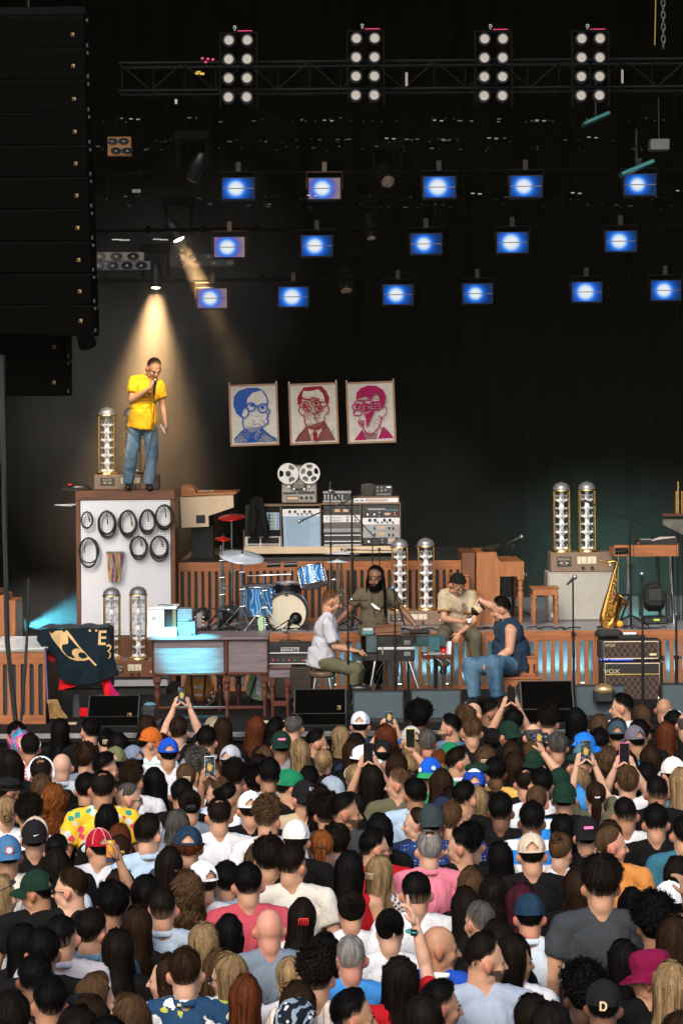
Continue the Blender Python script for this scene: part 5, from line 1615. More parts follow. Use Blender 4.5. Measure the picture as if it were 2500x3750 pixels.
# ---- rack console with tape machine
f=Fr('studio_rack','long low studio rack of pale blue, white and grey modules behind the drums','equipment rack',ZR(765,868),30.3,BACK)
def rb(name,x0,y0,x1,y1,ya,yb,m,b=.003,parent=None):return f.box(name,ZR(x0,y0),ZR(x1,y1),ya,yb,m,b,parent)
RW=mk('rack_wood',(.19,.115,.07),.5,var=.2)
rb('cream_base',33,818,1500,870,-.03,.5,CREAM)
rb('back_board',40,440,1480,815,.12,.5,BLK)
for x in(375,742,1112,1478):rb('wood_upright',x-6,412 if x>700 else 425,x+7,818,-.02,.118,RW)
rb('wood_upright',28,660,38,818,-.02,.118,RW)
rb('wood_top',210,424,748,437,-.02,.3,RW);rb('wood_top',752,410,1484,421,-.02,.3,RW)
def knob(x,y,r,m=BLKP,parent=None):
 p=f(ZR(x,y));mb=MB();mb.cyl((p.x,-.03,p.z),(p.x,-.006,p.z),r*f.k/2.529*.85,r*f.k/2.529,10)
 return f.build('knob',mb,m,parent)
def led(x,y,m,w=7,h=5,parent=None):return rb('indicator',x-w,y-h,x+w,y+h,-.012,-.004,m,0,parent)
MET=emit('lit_meter',(1.0,.62,.36),.42)
RED_L=emit('red_led',(1,.05,.03),1.2)
p=rb('white_module',390,466,736,532,-.006,.1,PANELW)
for x in(456,507,593,643):knob(x,489,13,parent=p)
for x in(533,568,617,662):knob(x,511,8,parent=p)
led(694,480,RED_L,3,3,p)
MIX=mk('mixer_blue',(.30,.44,.56),.45,var=.06)
for i,(y0,y1)in enumerate(((535,622),(626,716),(720,812))):
 p=rb('blue_module',394+i*4,y0,742+i*4,y1,-.006,.1,MIX)
 mb=MB()
 for c in range(9):
  for r in range(4):
   q=f(ZR(432+c*24.5+i*5,y0+12+r*(y1-y0-20)/3.4));mb.cyl((q.x,-.018,q.z),(q.x,-.006,q.z),.0062,n=6)
 for c in range(3):
  for r in range(3):q=f(ZR(668+c*26+i*5,y0+20+r*24));mb.cyl((q.x,-.016,q.z),(q.x,-.006,q.z),.0045,n=6)
 mb.build('knob_field',PANELD,p,kind='stuff')
p=rb('dark_module',770,435,1106,518,-.004,.1,PANELD)
for x in(896,974):rb('meter',x-26,468,x+26,492,-.012,-.0045,MET,0,p)
p=rb('white_module',768,524,1116,588,-.006,.1,PANELW)
for x in(852,876,900,924):knob(x,541,5,parent=p);knob(x,570,5,parent=p)
for x in(802,):knob(x,545,5,parent=p)
for x in(990,1063):rb('meter',x-15,530,x+20,549,-.012,-.0065,MET,0,p);knob(x,567,9,parent=p)
rb('bronze_module',772,592,1118,645,-.004,.1,mk('bronze_panel',(.10,.09,.08),.5))
p=rb('grey_module',772,648,1120,680,-.006,.1,PANELG)
for q in range(9):knob(800+q*37,662,4,parent=p)
rb('dark_module',775,686,1122,806,.02,.1,PANELD)
for y in(706,762,796):rb('white_rail',776,y,1124,y+6,-.004,.01,WHT)
p=rb('black_module',1126,430,1470,545,-.004,.1,PANELD)
for x in(1177,1239):knob(x,516,11,WHT,p)
led(1285,497,WHT,5,5,p);led(1285,528,WHT,4,4,p);rb('meter',1333,500,1385,522,-.012,-.0045,MET,0,p);led(1428,497,RED_L,5,5,p);led(1430,518,RED_L,5,5,p)
rb('dim_display',1180,460,1340,474,-.008,-.0045,PANELG,0,p);rb('dim_display',1345,470,1462,480,-.008,-.0045,mk('cyan_print',(.05,.18,.22),.5),0,p)
p=rb('white_module',1130,548,1474,608,-.006,.1,PANELW)
for x,r in((1196,14),(1246,14),(1332,14),(1383,14)):knob(x,567,r,parent=p)
for x in(1272,1308,1357,1411):knob(x,587,8,parent=p)
led(1432,558,RED_L,4,3,p)
for i,(y0,y1)in enumerate(((612,670),(673,730))):
 p=rb('grey_module',1134,y0,1478,y1,-.006,.1,PANELG)
 for x,r in((1240,11),(1376,11),(1412,11)):knob(x,(y0+y1)/2,r,parent=p)
 rb('meter',1278,y0+12,1335,y0+38,-.012,-.0065,MET,0,p);led(1438,y0+12,RED_L,6,4,p);led(1438,y0+36,mk('orange_dot',(.5,.2,.06),.4),5,3,p)
p=rb('black_module',1138,736,1484,792,-.006,.1,PANELD)
knob(1188,768,12,WHT,p);led(1313,748,WHT,5,4,p);led(1313,772,WHT,4,4,p);rb('meter_frame',1364,732,1432,790,-.012,-.0065,PANELG,0,p);rb('meter',1372,744,1424,772,-.018,-.0125,MET,0,p)
p=rb('blue_module',240,500,362,660,-.006,.1,MIX)
for r in range(5):
 for c in range(2):rb('square_button',256+c*34,508+r*31,280+c*34,530+r*31,-.012,-.0065,PANELD if c==0 else mk('yellowish_button',(.30,.30,.16),.4),0,p)
 knob(344,520+r*30,6,parent=p)
for x in(42,180,358):rb('cream_post',x,725,x+(28 if x!=180 else 14),815,-.01,.01,mk('rack_rail_white',(.55,.50,.45),.5))
for y in(722,788,806):rb('cream_rail',46,y,386,y+7,-.006,.006,mk('rack_rail_white',(.55,.50,.45),.5))
RT=BACK+f(ZR(400,424)).z
g=Fr('tape_machine','grey reel to reel tape machine with two white reels on the rack','tape machine',ZR(546,408),30.35,RT+.0)
def gb(name,x0,y0,x1,y1,ya,yb,m,b=.004,parent=None):return g.box(name,ZR(x0,y0),ZR(x1,y1),ya,yb,m,b,parent)
gb('wood_case',382,226,708,408,.0,.28,RW);gb('upper_deck',402,66,690,226,.012,.24,mk('tape_deck_grey',(.30,.28,.25),.45));gb('wood_trim',396,62,696,67,.0,.25,RW)
gb('lower_panel',390,228,698,398,-.008,.0,mk('tape_deck_grey',(.30,.28,.25),.45))
hbk=gb('head_block',470,236,612,292,-.03,-.0085,PANELD,.012);gb('head_cover',492,236,590,276,-.04,-.0305,mk('olive_cover',(.16,.15,.11),.4),.006,hbk)
for x in(496,592):
 p=g(ZR(x,281));mb=MB();mb.cyl((p.x,-.06,p.z),(p.x,-.031,p.z),.016,n=12);g.build('tape_roller',mb,WHT)
for x in(448,635):p=g(ZR(x,258));mb=MB();mb.cyl((p.x,-.03,p.z),(p.x,-.0085,p.z),.020,n=12);g.build('tape_guide',mb,CHR)
gb('black_strip',398,310,524,328,-.011,-.0085,PANELD,0);gb('dark_scale',532,302,688,326,-.011,-.0085,PANELD,0);gb('meter_window',428,346,540,384,-.013,-.0085,BLKP,.003);gb('meter',434,352,534,378,-.0165,-.0135,MET,0)
for x in(565,612,656):p=g(ZR(x,359));mb=MB();mb.cyl((p.x,-.035,p.z),(p.x,-.0085,p.z),.019,n=12);g.build('knob',mb,BLKP)
REEL=mk('reel_white',(.66,.65,.63),.4,var=.04)
for cx_,cy_,five in((443,137,False),(641,134,True)):
 c=g(ZR(cx_,cy_));rr_=95*g.k/2.529
 mb=MB();n=60;nh=5 if five else 3
 def inhole(r,a):
  w=360/nh;d=((a-(18 if five else 60))+w/2)%w-w/2
  hw=26 if five else 24
  return .46<r<.86 and abs(d)<hw*(1 if not five else math.sqrt(max(0,1-((r-.66)/.21)**2)))
 rad=[.26,.36,.46,.53,.60,.67,.74,.80,.86,.93,1.0]
 V=[]
 for r in rad:
  for q in range(n):V.append((c.x+rr_*r*math.cos(2*math.pi*q/n),-.05,c.z+rr_*r*math.sin(2*math.pi*q/n)))
 Fc=[]
 for i in range(len(rad)-1):
  for q in range(n):
   if not inhole((rad[i]+rad[i+1])/2,(q+.5)/n*360):Fc.append((i*n+q,i*n+(q+1)%n,(i+1)*n+(q+1)%n,(i+1)*n+q))
 mb.add(V,Fc);mb.tube(ring((c.x,-.05,c.z),rr_,40),.004,6,closed=True)
 r_=g.build('reel',mb,REEL)
 mb=MB();mb.cyl((c.x,-.06,c.z),(c.x,-.0,c.z),rr_*.27,n=20);mb.build('hub',PANELD,r_)
 mb=MB();mb.cyl((c.x,-.075,c.z),(c.x,-.06,c.z),rr_*.12,n=12);mb.build('spindle',BLKP,r_)
 if not five:mb=MB();mb.cyl((c.x,-.04,c.z),(c.x,-.02,c.z),rr_*.40,n=30);mb.build('wound_tape',BLK,r_)
g=Fr('effects_unit','small effects unit with rows of knobs on the rack beside the tape machine','effects unit',ZR(895,410),30.4,RT)
gb('case',766,318,1024,402,.0,.25,PANELD);gb('silver_top',764,303,1026,320,-.01,.25,PANELG);gb('silver_strip',764,384,1026,402,-.008,-.0005,PANELG,0)
mb=MB()
for r in range(3):
 for c in range(6):p=g(ZR(783+c*32,340+r*14));mb.cyl((p.x,-.016,p.z),(p.x,-.0,p.z),.009,n=8)
g.build('knob_rows',mb,PANELW).__setitem__('kind','stuff')
g=Fr('tuner_unit','wide silver receiver with a pale dial lying on the rack','receiver',ZR(1255,408),30.4,RT+.012)
gb('case',1046,352,1470,408,.0,.3,RW);gb('front_panel',1048,366,1462,404,-.008,-.0005,PANELW);gb('dial',1158,372,1365,394,-.012,-.0085,mk('dial_pale',(.55,.40,.36),.4),0)
for x in(1066,1084,1116,1132):p=g(ZR(x,386));mb=MB();mb.cyl((p.x,-.02,p.z),(p.x,-.0085,p.z),.009,n=8);g.build('knob',mb,BLKP)
zt2=RT+.012+g(ZR(1255,352)).z
g=Fr('small_speaker','little brown square speaker on top of the silver receiver','speaker',ZR(1180,350),30.45,zt2)
gb('box',1120,236,1240,352,.0,.2,mk('brown_speaker',(.06,.045,.03),.6));p=g(ZR(1181,293));mb=MB();mb.lathe([(.10,0),(.095,.006),(.03,-.01),(0,-.012)],24,(p.x,-.002,p.z),M=Matrix.Rotation(R(90),3,'X'));g.build('cone',mb,mk('dark_cone',(.035,.03,.022),.7))
g=Fr('patch_module','small grey knobbed module beside the little brown speaker','effects unit',ZR(1325,350),30.45,zt2)
gb('box',1246,246,1406,350,.0,.18,PANELD)
for x,y in((1270,265),(1307,266),(1268,297),(1308,295),(1342,290)):p=g(ZR(x,y));mb=MB();mb.cyl((p.x,-.02,p.z),(p.x,-.0,p.z),.013,n=10);g.build('knob',mb,PANELG)
gb('print_strip',1352,256,1394,268,-.003,-.0005,WHT,0);gb('print_strip',1265,326,1385,332,-.003,-.0005,PANELG,0)
g=Fr('draped_jacket','black jacket draped over the end of the studio rack','jacket',ZR(150,735),30.22)
pts=[(95,372),(165,345),(205,372),(225,470),(250,560),(270,640),(262,728),(225,738),(195,700),(160,735),(95,730),(60,690),(70,560),(85,450)]
Pz=[g(ZR(*p))for p in pts]
mb=MB();mb.prism([(p.x,p.z)for p in Pz],0,.08);
me=mb.mesh('draped_jacket');o=put('cloth',me,g.t,None,None,cloth('jacket_black',(.010,.010,.010)))
mb=MB();mb.tube([g(ZR(110,380),-.02),g(ZR(130,520),-.05),g(ZR(120,700),-.03)],[.03,.05,.03],8);mb.tube([g(ZR(190,390),-.02),g(ZR(215,540),-.05),g(ZR(240,720),-.03)],[.03,.05,.025],8);g.build('sleeve',mb,cloth('jacket_black',(.010,.010,.010)))
# ---- drums
BLUE=mk('drum_blue',(.02,.14,.42),.2,var=.2)
def swirl():
 m,nt,b,L=newmat('drum_blue_oyster')
 w=node(nt,'ShaderNodeTexWave',Scale=1.8,Distortion=14.0,Detail=2.5);w.inputs['Detail Scale'].default_value=.8
 L.new(coords(nt,(3,3,2.0)),w.inputs['Vector'])
 L.new(ramp(nt,w.outputs[0],[(.1,(.016,.12,.36)),(.55,(.035,.22,.54)),(.93,(.24,.46,.70))]),b.inputs['Base Color']);b.inputs['Roughness'].default_value=.18
 return m
BLUE=swirl()
SKINB=mk('bass_head_cream',(.58,.51,.38),.5,var=.04)
SKINW=mk('drum_head_frosted',(.42,.42,.46),.35,var=.1)
def drum(name,label,p,D,r,depth,M,parts=True,head=SKINW):
 g=Fr(name,label,'drum',p,D,None,'blue drum kit')
 def mbx(fn):
  mb=MB();fn(mb);mb.v=[tuple(M@Vector(v))for v in mb.v];return mb
 h=depth/2
 g.build('shell',mbx(lambda mb:mb.lathe([(r,-h),(r*1.004,-h*.5),(r*1.004,h*.5),(r,h)],36,cap=False)),BLUE)
 g.build('top_head',mbx(lambda mb:mb.lathe([(r*.97,h+.004),(0,h+.006)],36)),head)
 g.build('bottom_head',mbx(lambda mb:mb.lathe([(r*.97,-h-.004),(0,-h-.006)],36)),SKINW)
 for nm,z in(('top_hoop',h),('bottom_hoop',-h)):
  g.build(nm,mbx(lambda mb:mb.lathe([(r*.985,z-.012),(r*1.04,z-.012),(r*1.04,z+.012),(r*.985,z+.012)],36,cap=False)),CHR)
 n=8
 for q in range(n):
  a=2*math.pi*q/n+.2
  def lug(mb):
   c=Vector((math.cos(a),math.sin(a),0))*(r*1.03)
   for z in(-h*.55,h*.55):mb.ell(c+Vector((0,0,z)),(.014,.014,.024),8,6)
   mb.cyl(c+Vector((0,0,-h)),c+Vector((0,0,h)),.004,n=6)
  g.build('lug',mbx(lug),CHR)
 return g
DB=28.35
c=ZD(1035,1133);rB=212/2.8*sc(DB)
g=drum('bass_drum','big bass drum with a plain cream front head',c,DB,rB,.40,Matrix.Rotation(R(90),3,'X')@Matrix.Identity(3),head=SKINB)
g.t.location.y+=.2
mb=MB();mb.tube(ring((0,-.215,0),rB*.98,48),.013,8,closed=True);g.build('black_hoop',mb,BLKP)
mb=MB();mb.lathe([(.001,0),(.026,.0),(.026,.004)],18,(-.0,-.214,rB*.86),M=Matrix.Diagonal((1,.45,.45)).to_3x3()@Matrix.Rotation(R(90),3,'X'));g.build('maker_badge',mb,BLKP)
pc=(g((ZD(1128,1188))));mb=MB();mb.lathe([(.0,-.2125),(.105*.72,-.2125)],30,(pc.x,0,pc.z),M=Matrix(((1,0,0),(0,0,1),(0,1,0))));mb.tube(ring((pc.x,-.2135,pc.z),.076,30),.005,6,closed=True);g.build('sound_port',mb,BLK)
mb=MB()
for s in(-1,1):mb.cyl((s*rB*.8,.0,-rB*.45),(s*rB*1.2,-.16,-rB*1.0),.010,n=8)
g.build('spur',mb,CHR)
Mt=Matrix.Rotation(R(14),3,'Y')@Matrix.Rotation(R(16),3,'X')
drum('rack_tom','tilted blue rack tom above the bass drum',ZD(1298,760),28.25,134/2.8*sc(28.25),.235,Mt.inverted()if False else Matrix.Rotation(R(-12),3,'Y')@Matrix.Rotation(R(-18),3,'X'))
drum('floor_tom','deep blue floor tom lit cyan on one side',ZD(745,1000),28.45,165/2.8*sc(28.45),.37,Matrix.Rotation(R(2),3,'X'))
g=Fr('snare_drum','dark chrome snare drum behind the bass drum','drum',ZD(1040,880),28.75)
mb=MB();mb.lathe([(.19,-.07),(.19,.07)],30);g.build('shell',mb,BLKM);mb=MB();mb.lathe([(.2,-.075),(.2,-.055)],30,cap=False);mb.lathe([(.2,.055),(.2,.08)],30,cap=False);g.build('hoop',mb,CHR);mb=MB();mb.lathe([(.19,.07),(0,.072)],30);g.build('top_head',mb,SKINW)
mb=MB();mb.cyl((0,0,-.07),(0,0,RISER-g.loc.z+.1),.012,n=8)
for a in(30,150,270):mb.cyl((0,0,-.3),(.2*math.cos(R(a)),.2*math.sin(R(a)),RISER-g.loc.z),.01,n=6)
g.build('snare_stand',mb,CHR)
g=Fr('drum_throne','black drum stool glimpsed behind the bass drum','stool',ZD(990,860),29.0);mb=MB();mb.lathe([(0,-.05),(.2,-.05),(.21,0),(.18,.03),(0,.03)],24);g.build('seat',mb,BLK);mb=MB();mb.cyl((0,0,-.05),(0,0,RISER-g.loc.z),.02,n=8);g.build('post',mb,CHR)
STD=mk('stand_steel',(.20,.25,.28),.3,.85,var=.2)
def stand(g,top,legs=True,r=.011,spread=.3,z0=None,mat=CHR,a0=20):
 z0=(RISER if z0 is None else z0)-g.loc.z
 mb=MB();mb.cyl((0,0,z0+.12),(0,0,z0+(top-z0)*.5),r*1.35,n=10);mb.cyl((0,0,z0+(top-z0)*.5),(0,0,top),r,n=10);g.build('pole',mb,mat)
 mb=MB();mb.cyl((0,0,z0+(top-z0)*.48),(0,0,z0+(top-z0)*.53),r*1.9,n=10);mb.cyl((r,0,z0+(top-z0)*.505),(r*4,0,z0+(top-z0)*.505),r*.8,n=6);g.build('clutch',mb,mat)
 if legs:
  for a in(a0,a0+120,a0+240):
   e=Vector((spread*math.cos(R(a)),spread*math.sin(R(a)),z0+.012))
   mb=MB();mb.cyl((0,0,z0+.34),e,r*.8,n=8);mb.cyl(Vector((0,0,z0+.13)),e*.55+Vector((0,0,(z0+.17)*.45)),r*.55,n=6);mb.ell(e,(.02,.02,.014),8,6);g.build('leg',mb,mat)
CYM=mk('cymbal_metal',(.60,.68,.76),.34,.25,var=.35,vs=2.5,st=(1,1,4))
CYMR=mk('red_cymbal',(.55,.02,.015),.3,.6,var=.3)  # cymbal metal that is itself red
def cymbal(label,p,D,r,tx,ty,mat,ptop=None,group='cymbals over the drum kit',z0=None,st=True):
 g=Fr('cymbal_stand',label,'cymbal',p,D,None,group)
 M=Matrix.Rotation(R(ty),3,'Y')@Matrix.Rotation(R(tx),3,'X')
 mb=MB();mb.lathe([(0,.028),(r*.12,.026),(r*.18,.010),(r*.6,-.004),(r,-.018),(r,-.020),(r*.6,-.006),(0,.02)],44,M=M);g.build('cymbal',mb,mat)
 mb=MB();mb.cyl(M@Vector((0,0,.02)),M@Vector((0,0,.06)),.012,n=8);mb.cyl(M@Vector((0,0,-.03)),M@Vector((0,0,.0)),.016,n=8);g.build('felt_nut',mb,BLKP)
 if st:stand(g,-.03,z0=z0,mat=STD)
 return g
cymbal('wide silver blue cymbal tilted over the floor tom',ZD(575,545),28.1,232/2.8*sc(28.1),14,8,CYM)
cymbal('red cymbal under the cream console',ZD(470,140),28.9,138/2.8*sc(28.9),12,-4,CYMR)
cymbal('small red cymbal on the tall chrome pole',ZD(385,362),28.3,88/2.8*sc(28.3),10,4,CYMR)
cymbal('thin cymbal seen edge on before the studio rack',ZR(935,872),28.6,170/2.529*sc(28.6),-4,1,CYM)
cymbal('dull cymbal edge on beside the rack tom, under the boom stands',ZR(900,945),28.5,110/2.529*sc(28.5),-3,1,CYM)
g=Fr('hardware_rack','chrome cross bar with two black percussion blocks over the floor tom','drum hardware',ZD(850,745),28.15)
mb=MB();mb.cyl(g(ZD(630,752)),g(ZD(1080,738)),.009,n=8);g.build('cross_bar',mb,CHR)
for xa,xb in((832,970),(1005,1145)):
 a,b=g(ZD(xa,640)),g(ZD(xb,634));mb=MB();mb.cyl(a,b,.034,n=14);pd=g.build('percussion_block',mb,BLKP)
 c=(a+b)/2;mb=MB();mb.cyl(c,(c.x,0,g(ZD(900,742)).z),.007,n=6);mb.build('mount',CHR,pd)
mb=MB();mb.cyl(g(ZD(640,752)),g(ZD(640,752))+Vector((0,.1,RISER-g.loc.z)),.011,n=8);g.build('support_pole',mb,CHR)
for i,(px,pt,pb,lab)in enumerate(((362,440,1340,'tall chrome pole stand at the near side of the drum kit'),(570,560,1300,'chrome boom pole beneath the wide cymbal'),(800,750,1290,'chrome pole before the blue floor tom'),(1500,640,1300,'hazy chrome pole behind the rack tom'))):
 g=Fr('chrome_stand',lab,'stand',ZD(px,pt),28.05+.1*(i==3)*6,None,'chrome stands around the drum kit');stand(g,0,spread=.30,r=.012,mat=STD,a0=20+35*i)
 for q in range(3):mb=MB();z_=-.2-q*.22;mb.cyl((-.02,0,z_),(.045,-.01,z_+.01),.016,n=8);g.build('clamp',mb,CHR)
def mic(label,base,D,z0,top,tip,legs=True,mat=BLKM,head=STEEL,boom=None,r=.009,capr=.026,group='microphone stands',feet='tripod',bodylen=.13):
 """stand from z0 up to pixel top; microphone at pixel tip (optionally along a boom whose far end is boom)"""
 g=Fr('microphone_stand',label,'microphone',top,D,None,group)
 z=z0-g.loc.z
 mb=MB();mb.cyl((0,0,z+.03),(0,0,z*.42),r*1.5,n=10);mb.cyl((0,0,z*.42),(0,0,0),r,n=10);g.build('pole',mb,mat)
 mb=MB();mb.cyl((0,0,z*.44),(0,0,z*.40),r*2.2,n=10);mb.cyl((r,0,z*.42),(r*4.5,-.01,z*.42),r,n=6);g.build('clutch',mb,mat)
 if feet=='tripod':
  for a in(265,25,145):mb=MB();e=Vector((.26*math.cos(R(a)),.26*math.sin(R(a)),z+.012));mb.cyl((0,0,z+.16),e,r*.9,n=6);mb.ell(e,(.014,.014,.012),8,5);g.build('leg',mb,mat)
 else:mb=MB();mb.lathe([(.13,z),(.13,z+.014),(.03,z+.03),(0,z+.03)],24);g.build('round_base',mb,mat)
 tp=g(tip)
 if boom is not None:
  e=g(boom);mb=MB();mb.cyl(tp+(e-tp)*.12,e,r*.8,n=8);g.build('boom_arm',mb,mat);mb=MB();mb.cyl((0,-.03,-.01),(0,.03,-.01),.018,n=10);g.build('boom_clamp',mb,mat)
  d=(e-tp).normalized()
 else:
  d=(-tp).normalized()if tp.length>.02 else Vector((0,0,-1))
 mb=MB();mb.cyl(tp+d*(capr*.6),tp+d*bodylen,capr*.62,capr*.42,12);m_=g.build('microphone',mb,BLKP)
 mb=MB();mb.ell(tp,(capr,capr,capr*1.05),14,10);mb.build('mic_grille',head,m_)
 return g
mic('short boom microphone aimed into the bass drum port',None,28.0,RISER,ZD(1060,1205),ZD(1128,1188),head=BLKP,boom=ZD(970,1315),capr=.045)
mic('microphone on a low boom before the blue floor tom',None,27.98,RISER,ZD(350,1100),ZD(440,1105),boom=ZD(262,1085),head=STEEL)
mic('tall thick boom stand towering over the drum kit',None,28.3,RISER,ZR(1030,395),ZR(545,582),boom=ZR(1108,338),r=.013)
mic('boom stand whose arm slants down behind the thick stand',None,28.6,RISER,ZR(1222,740),ZR(848,300),boom=ZR(1310,802),r=.008,head=STEEL)
mic('thin pole with hanging microphone before the portraits',None,28.4,RISER,ZR(832,230),ZR(832,300),r=.007)
mic('boom stand reaching across toward the mid stage glass towers',None,28.7,RISER,ZR(1285,830),ZR(975,842),boom=ZR(1400,852),r=.008)
for i,(p,lab)in enumerate(((ZP(595,185),'black floor lamp with a white lens beside the wooden box'),(ZP(860,170),'black floor lamp behind the low boom microphone'))):
 g=Fr('floor_lamp',lab,'stage light',p,28.15,None,'black floor lamps on the riser')
 mb=MB();mb.lathe([(0,-.15),(.09,-.13),(.10,.05),(.075,.10),(0,.10)],18,M=Matrix.Rotation(R(70-30*i),3,'Y')@Matrix.Rotation(R(20),3,'X'));g.build('head',mb,BLKP)
 mb=MB();z_=RISER-g.loc.z;mb.box(-.12,-.09,-.03,.03,z_+.04,.03);mb.box(.09,.12,-.03,.03,z_+.04,.03);mb.box(-.13,.13,-.1,.1,z_,z_+.05,.01);g.build('yoke_base',mb,BLKM)
 mb=MB();mb.ell((-.10 if i==0 else .02,-.05,-.03),(.03,.03,.03),10,8);g.build('lens',mb,STEEL)
 # ---- long desk-like keyboard on turned legs
D=25.4
f=Fr('harpsichord_desk','long grey wood keyboard desk on turned mahogany legs, lit cyan at one end','keyboard desk',ZP(690,1180),D,DECK)
zbot=f(ZP(690,735)).z;ztop=f(ZP(690,405)).z
def pb(name,x0,y0,x1,y1,ya,yb,m,b=.006):return f.box(name,ZP(x0,y0),ZP(x1,y1),ya,yb,m,b)
pb('lid',108,392,1222,407,-.05,.75,GREYW);pb('front_panel',160,418,812,716,.0,.03,GREYW);pb('front_panel',850,412,1218,714,.0,.03,GREYW)
pb('lower_rail',158,717,1220,735,-.014,.05,MAHO);pb('upper_rail',150,408,1220,417,-.01,.05,MAHO);pb('corner_post',140,408,158,735,-.012,.05,MAHO);pb('centre_post',814,402,849,737,-.014,.05,MAHO);pb('end_post',1205,410,1221,716,-.008,.05,MAHO)
pb('case_back',160,418,1215,735,.06,.7,BLK)
def turned_leg(g,x,ya,zt,name='leg',w=.045,mat=MAHO):
 mb=MB();mb.box(x-w,x+w,ya-w,ya+w,zt-.09,zt,.004);hh_=zt-.09
 mb.lathe([(w*.5,0),(w*.62,.02),(w*.5,.05),(w*.55,hh_*.4),(w*.95,hh_*.72),(w*.6,hh_*.82),(w*.98,hh_*.86),(w*.6,hh_*.90),(w*.9,hh_*.96),(w*.9,hh_)],16,(x,ya,0))
 return g.build(name,mb,mat)
for px,ya in((188,.05),(835,.05),(1185,.05),(745,.62),(918,.62)):turned_leg(f,f(ZP(px,700)).x,ya,zbot)
mb=MB();a,b=f(ZP(170,1100)),f(ZP(1200,1100));mb.box(a.x,b.x,.03,.07,.10,.13,.004);f.build('stretcher',mb,MAHO)
pb('under_drawer',726,737,1012,760,.1,.4,GREYW)
zd=ztop+DECK+.018
g=Fr('organ_box','white box lit cyan with slots and an open dark side on the keyboard desk','organ',ZP(240,386),D+.2,zd)
def ob(name,x0,y0,x1,y1,ya,yb,m,b=.006):return g.box(name,ZP(x0,y0),ZP(x1,y1),ya,yb,m,b)
WBOX=mk('organ_white',(.66,.66,.64),.45,var=.04)
ob('front_face',100,130,256,302,.0,.02,WBOX);ob('base',100,300,376,388,-.06,.5,WBOX);ob('side_cheek',332,122,371,298,.0,.5,WALNZ);ob('recess',256,130,331,299,.05,.06,BLK,0);ob('top',98,114,372,128,-.01,.5,WBOX)
mb=MB()
for q in range(8):
 p=g(ZP(150+(q%4)*11+(q>7)*0,205+(q//4)*18));mb.box(p.x-.002,p.x+.002,-.003,-.0005,p.z-.010,p.z+.010)
p=g(ZP(214,215));mb.box(p.x-.003,p.x+.003,-.003,-.0005,p.z-.05,p.z+.05);p=g(ZP(176,160));mb.box(p.x-.008,p.x+.008,-.003,-.0005,p.z-.003,p.z+.003)
g.build('slots',mb,BLK)
t=thing('cable_scraps','papers and short cables lying on top of the white organ box','papers',(g.loc.x,g.loc.y+.1,zd+g(ZP(200,114)).z));mb=MB();mb.box(-.10,.16,-.05,.12,.001,.008);mb.box(-.02,.12,-.1,.05,.009,.013,M=Matrix.Rotation(R(20),4,'Z'));mb.build('papers',WBOX,t)
mb=MB();mb.tube([(-.05,0,.016),(.0,.03,.03),(.06,-.02,.018),(.12,.02,.018)],.006,5);mb.build('cord',cab,t)
for i,(x0,y0,x1,y1,lab,zz_)in enumerate(((378,246,545,386,'small grey wooden box, lower of two on the keyboard desk',None),(378,130,516,245,'small grey wooden box, upper of two on the keyboard desk',None))):
 g2=Fr('wooden_box',lab,'box',ZP((x0+x1)/2,y1),D+.22,zd if i==0 else zd+lowtop)
 a,b=g2(ZP(x0,y0)),g2(ZP(x1,y1))
 mb=MB();mb.box(a.x,b.x,0,.3,0,a.z,.006);g2.build('box_body',mb,GREYW)
 mb=MB();mb.box(a.x+.16-.03*i,a.x+.19-.03*i,-.006,-.0005,.012,.03);g2.build('latch',mb,PANELD)
 lowtop=a.z+.002
g=Fr('side_stool','small square stool with turned legs before the black guitar amplifier','stool',ZP(1330,1112),25.3,DECK)
a,b=g(ZP(1228,685)),g(ZP(1424,765));mb=MB();mb.box(a.x,b.x,0,.4,b.z,a.z,.01);g.build('seat_box',mb,GREYW);mb=MB();mb.box(a.x-.006,b.x+.006,-.01,.41,a.z,a.z+.015,.004);g.build('seat_top',mb,MAHO)
for x in(a.x+.035,b.x-.035):
 for ya in(.04,.36):turned_leg(g,x,ya,b.z,w=.032)
mb=MB();mb.box(a.x+.03,b.x-.03,.025,.055,.14,.20,.004);g.build('stretcher',mb,MAHO)
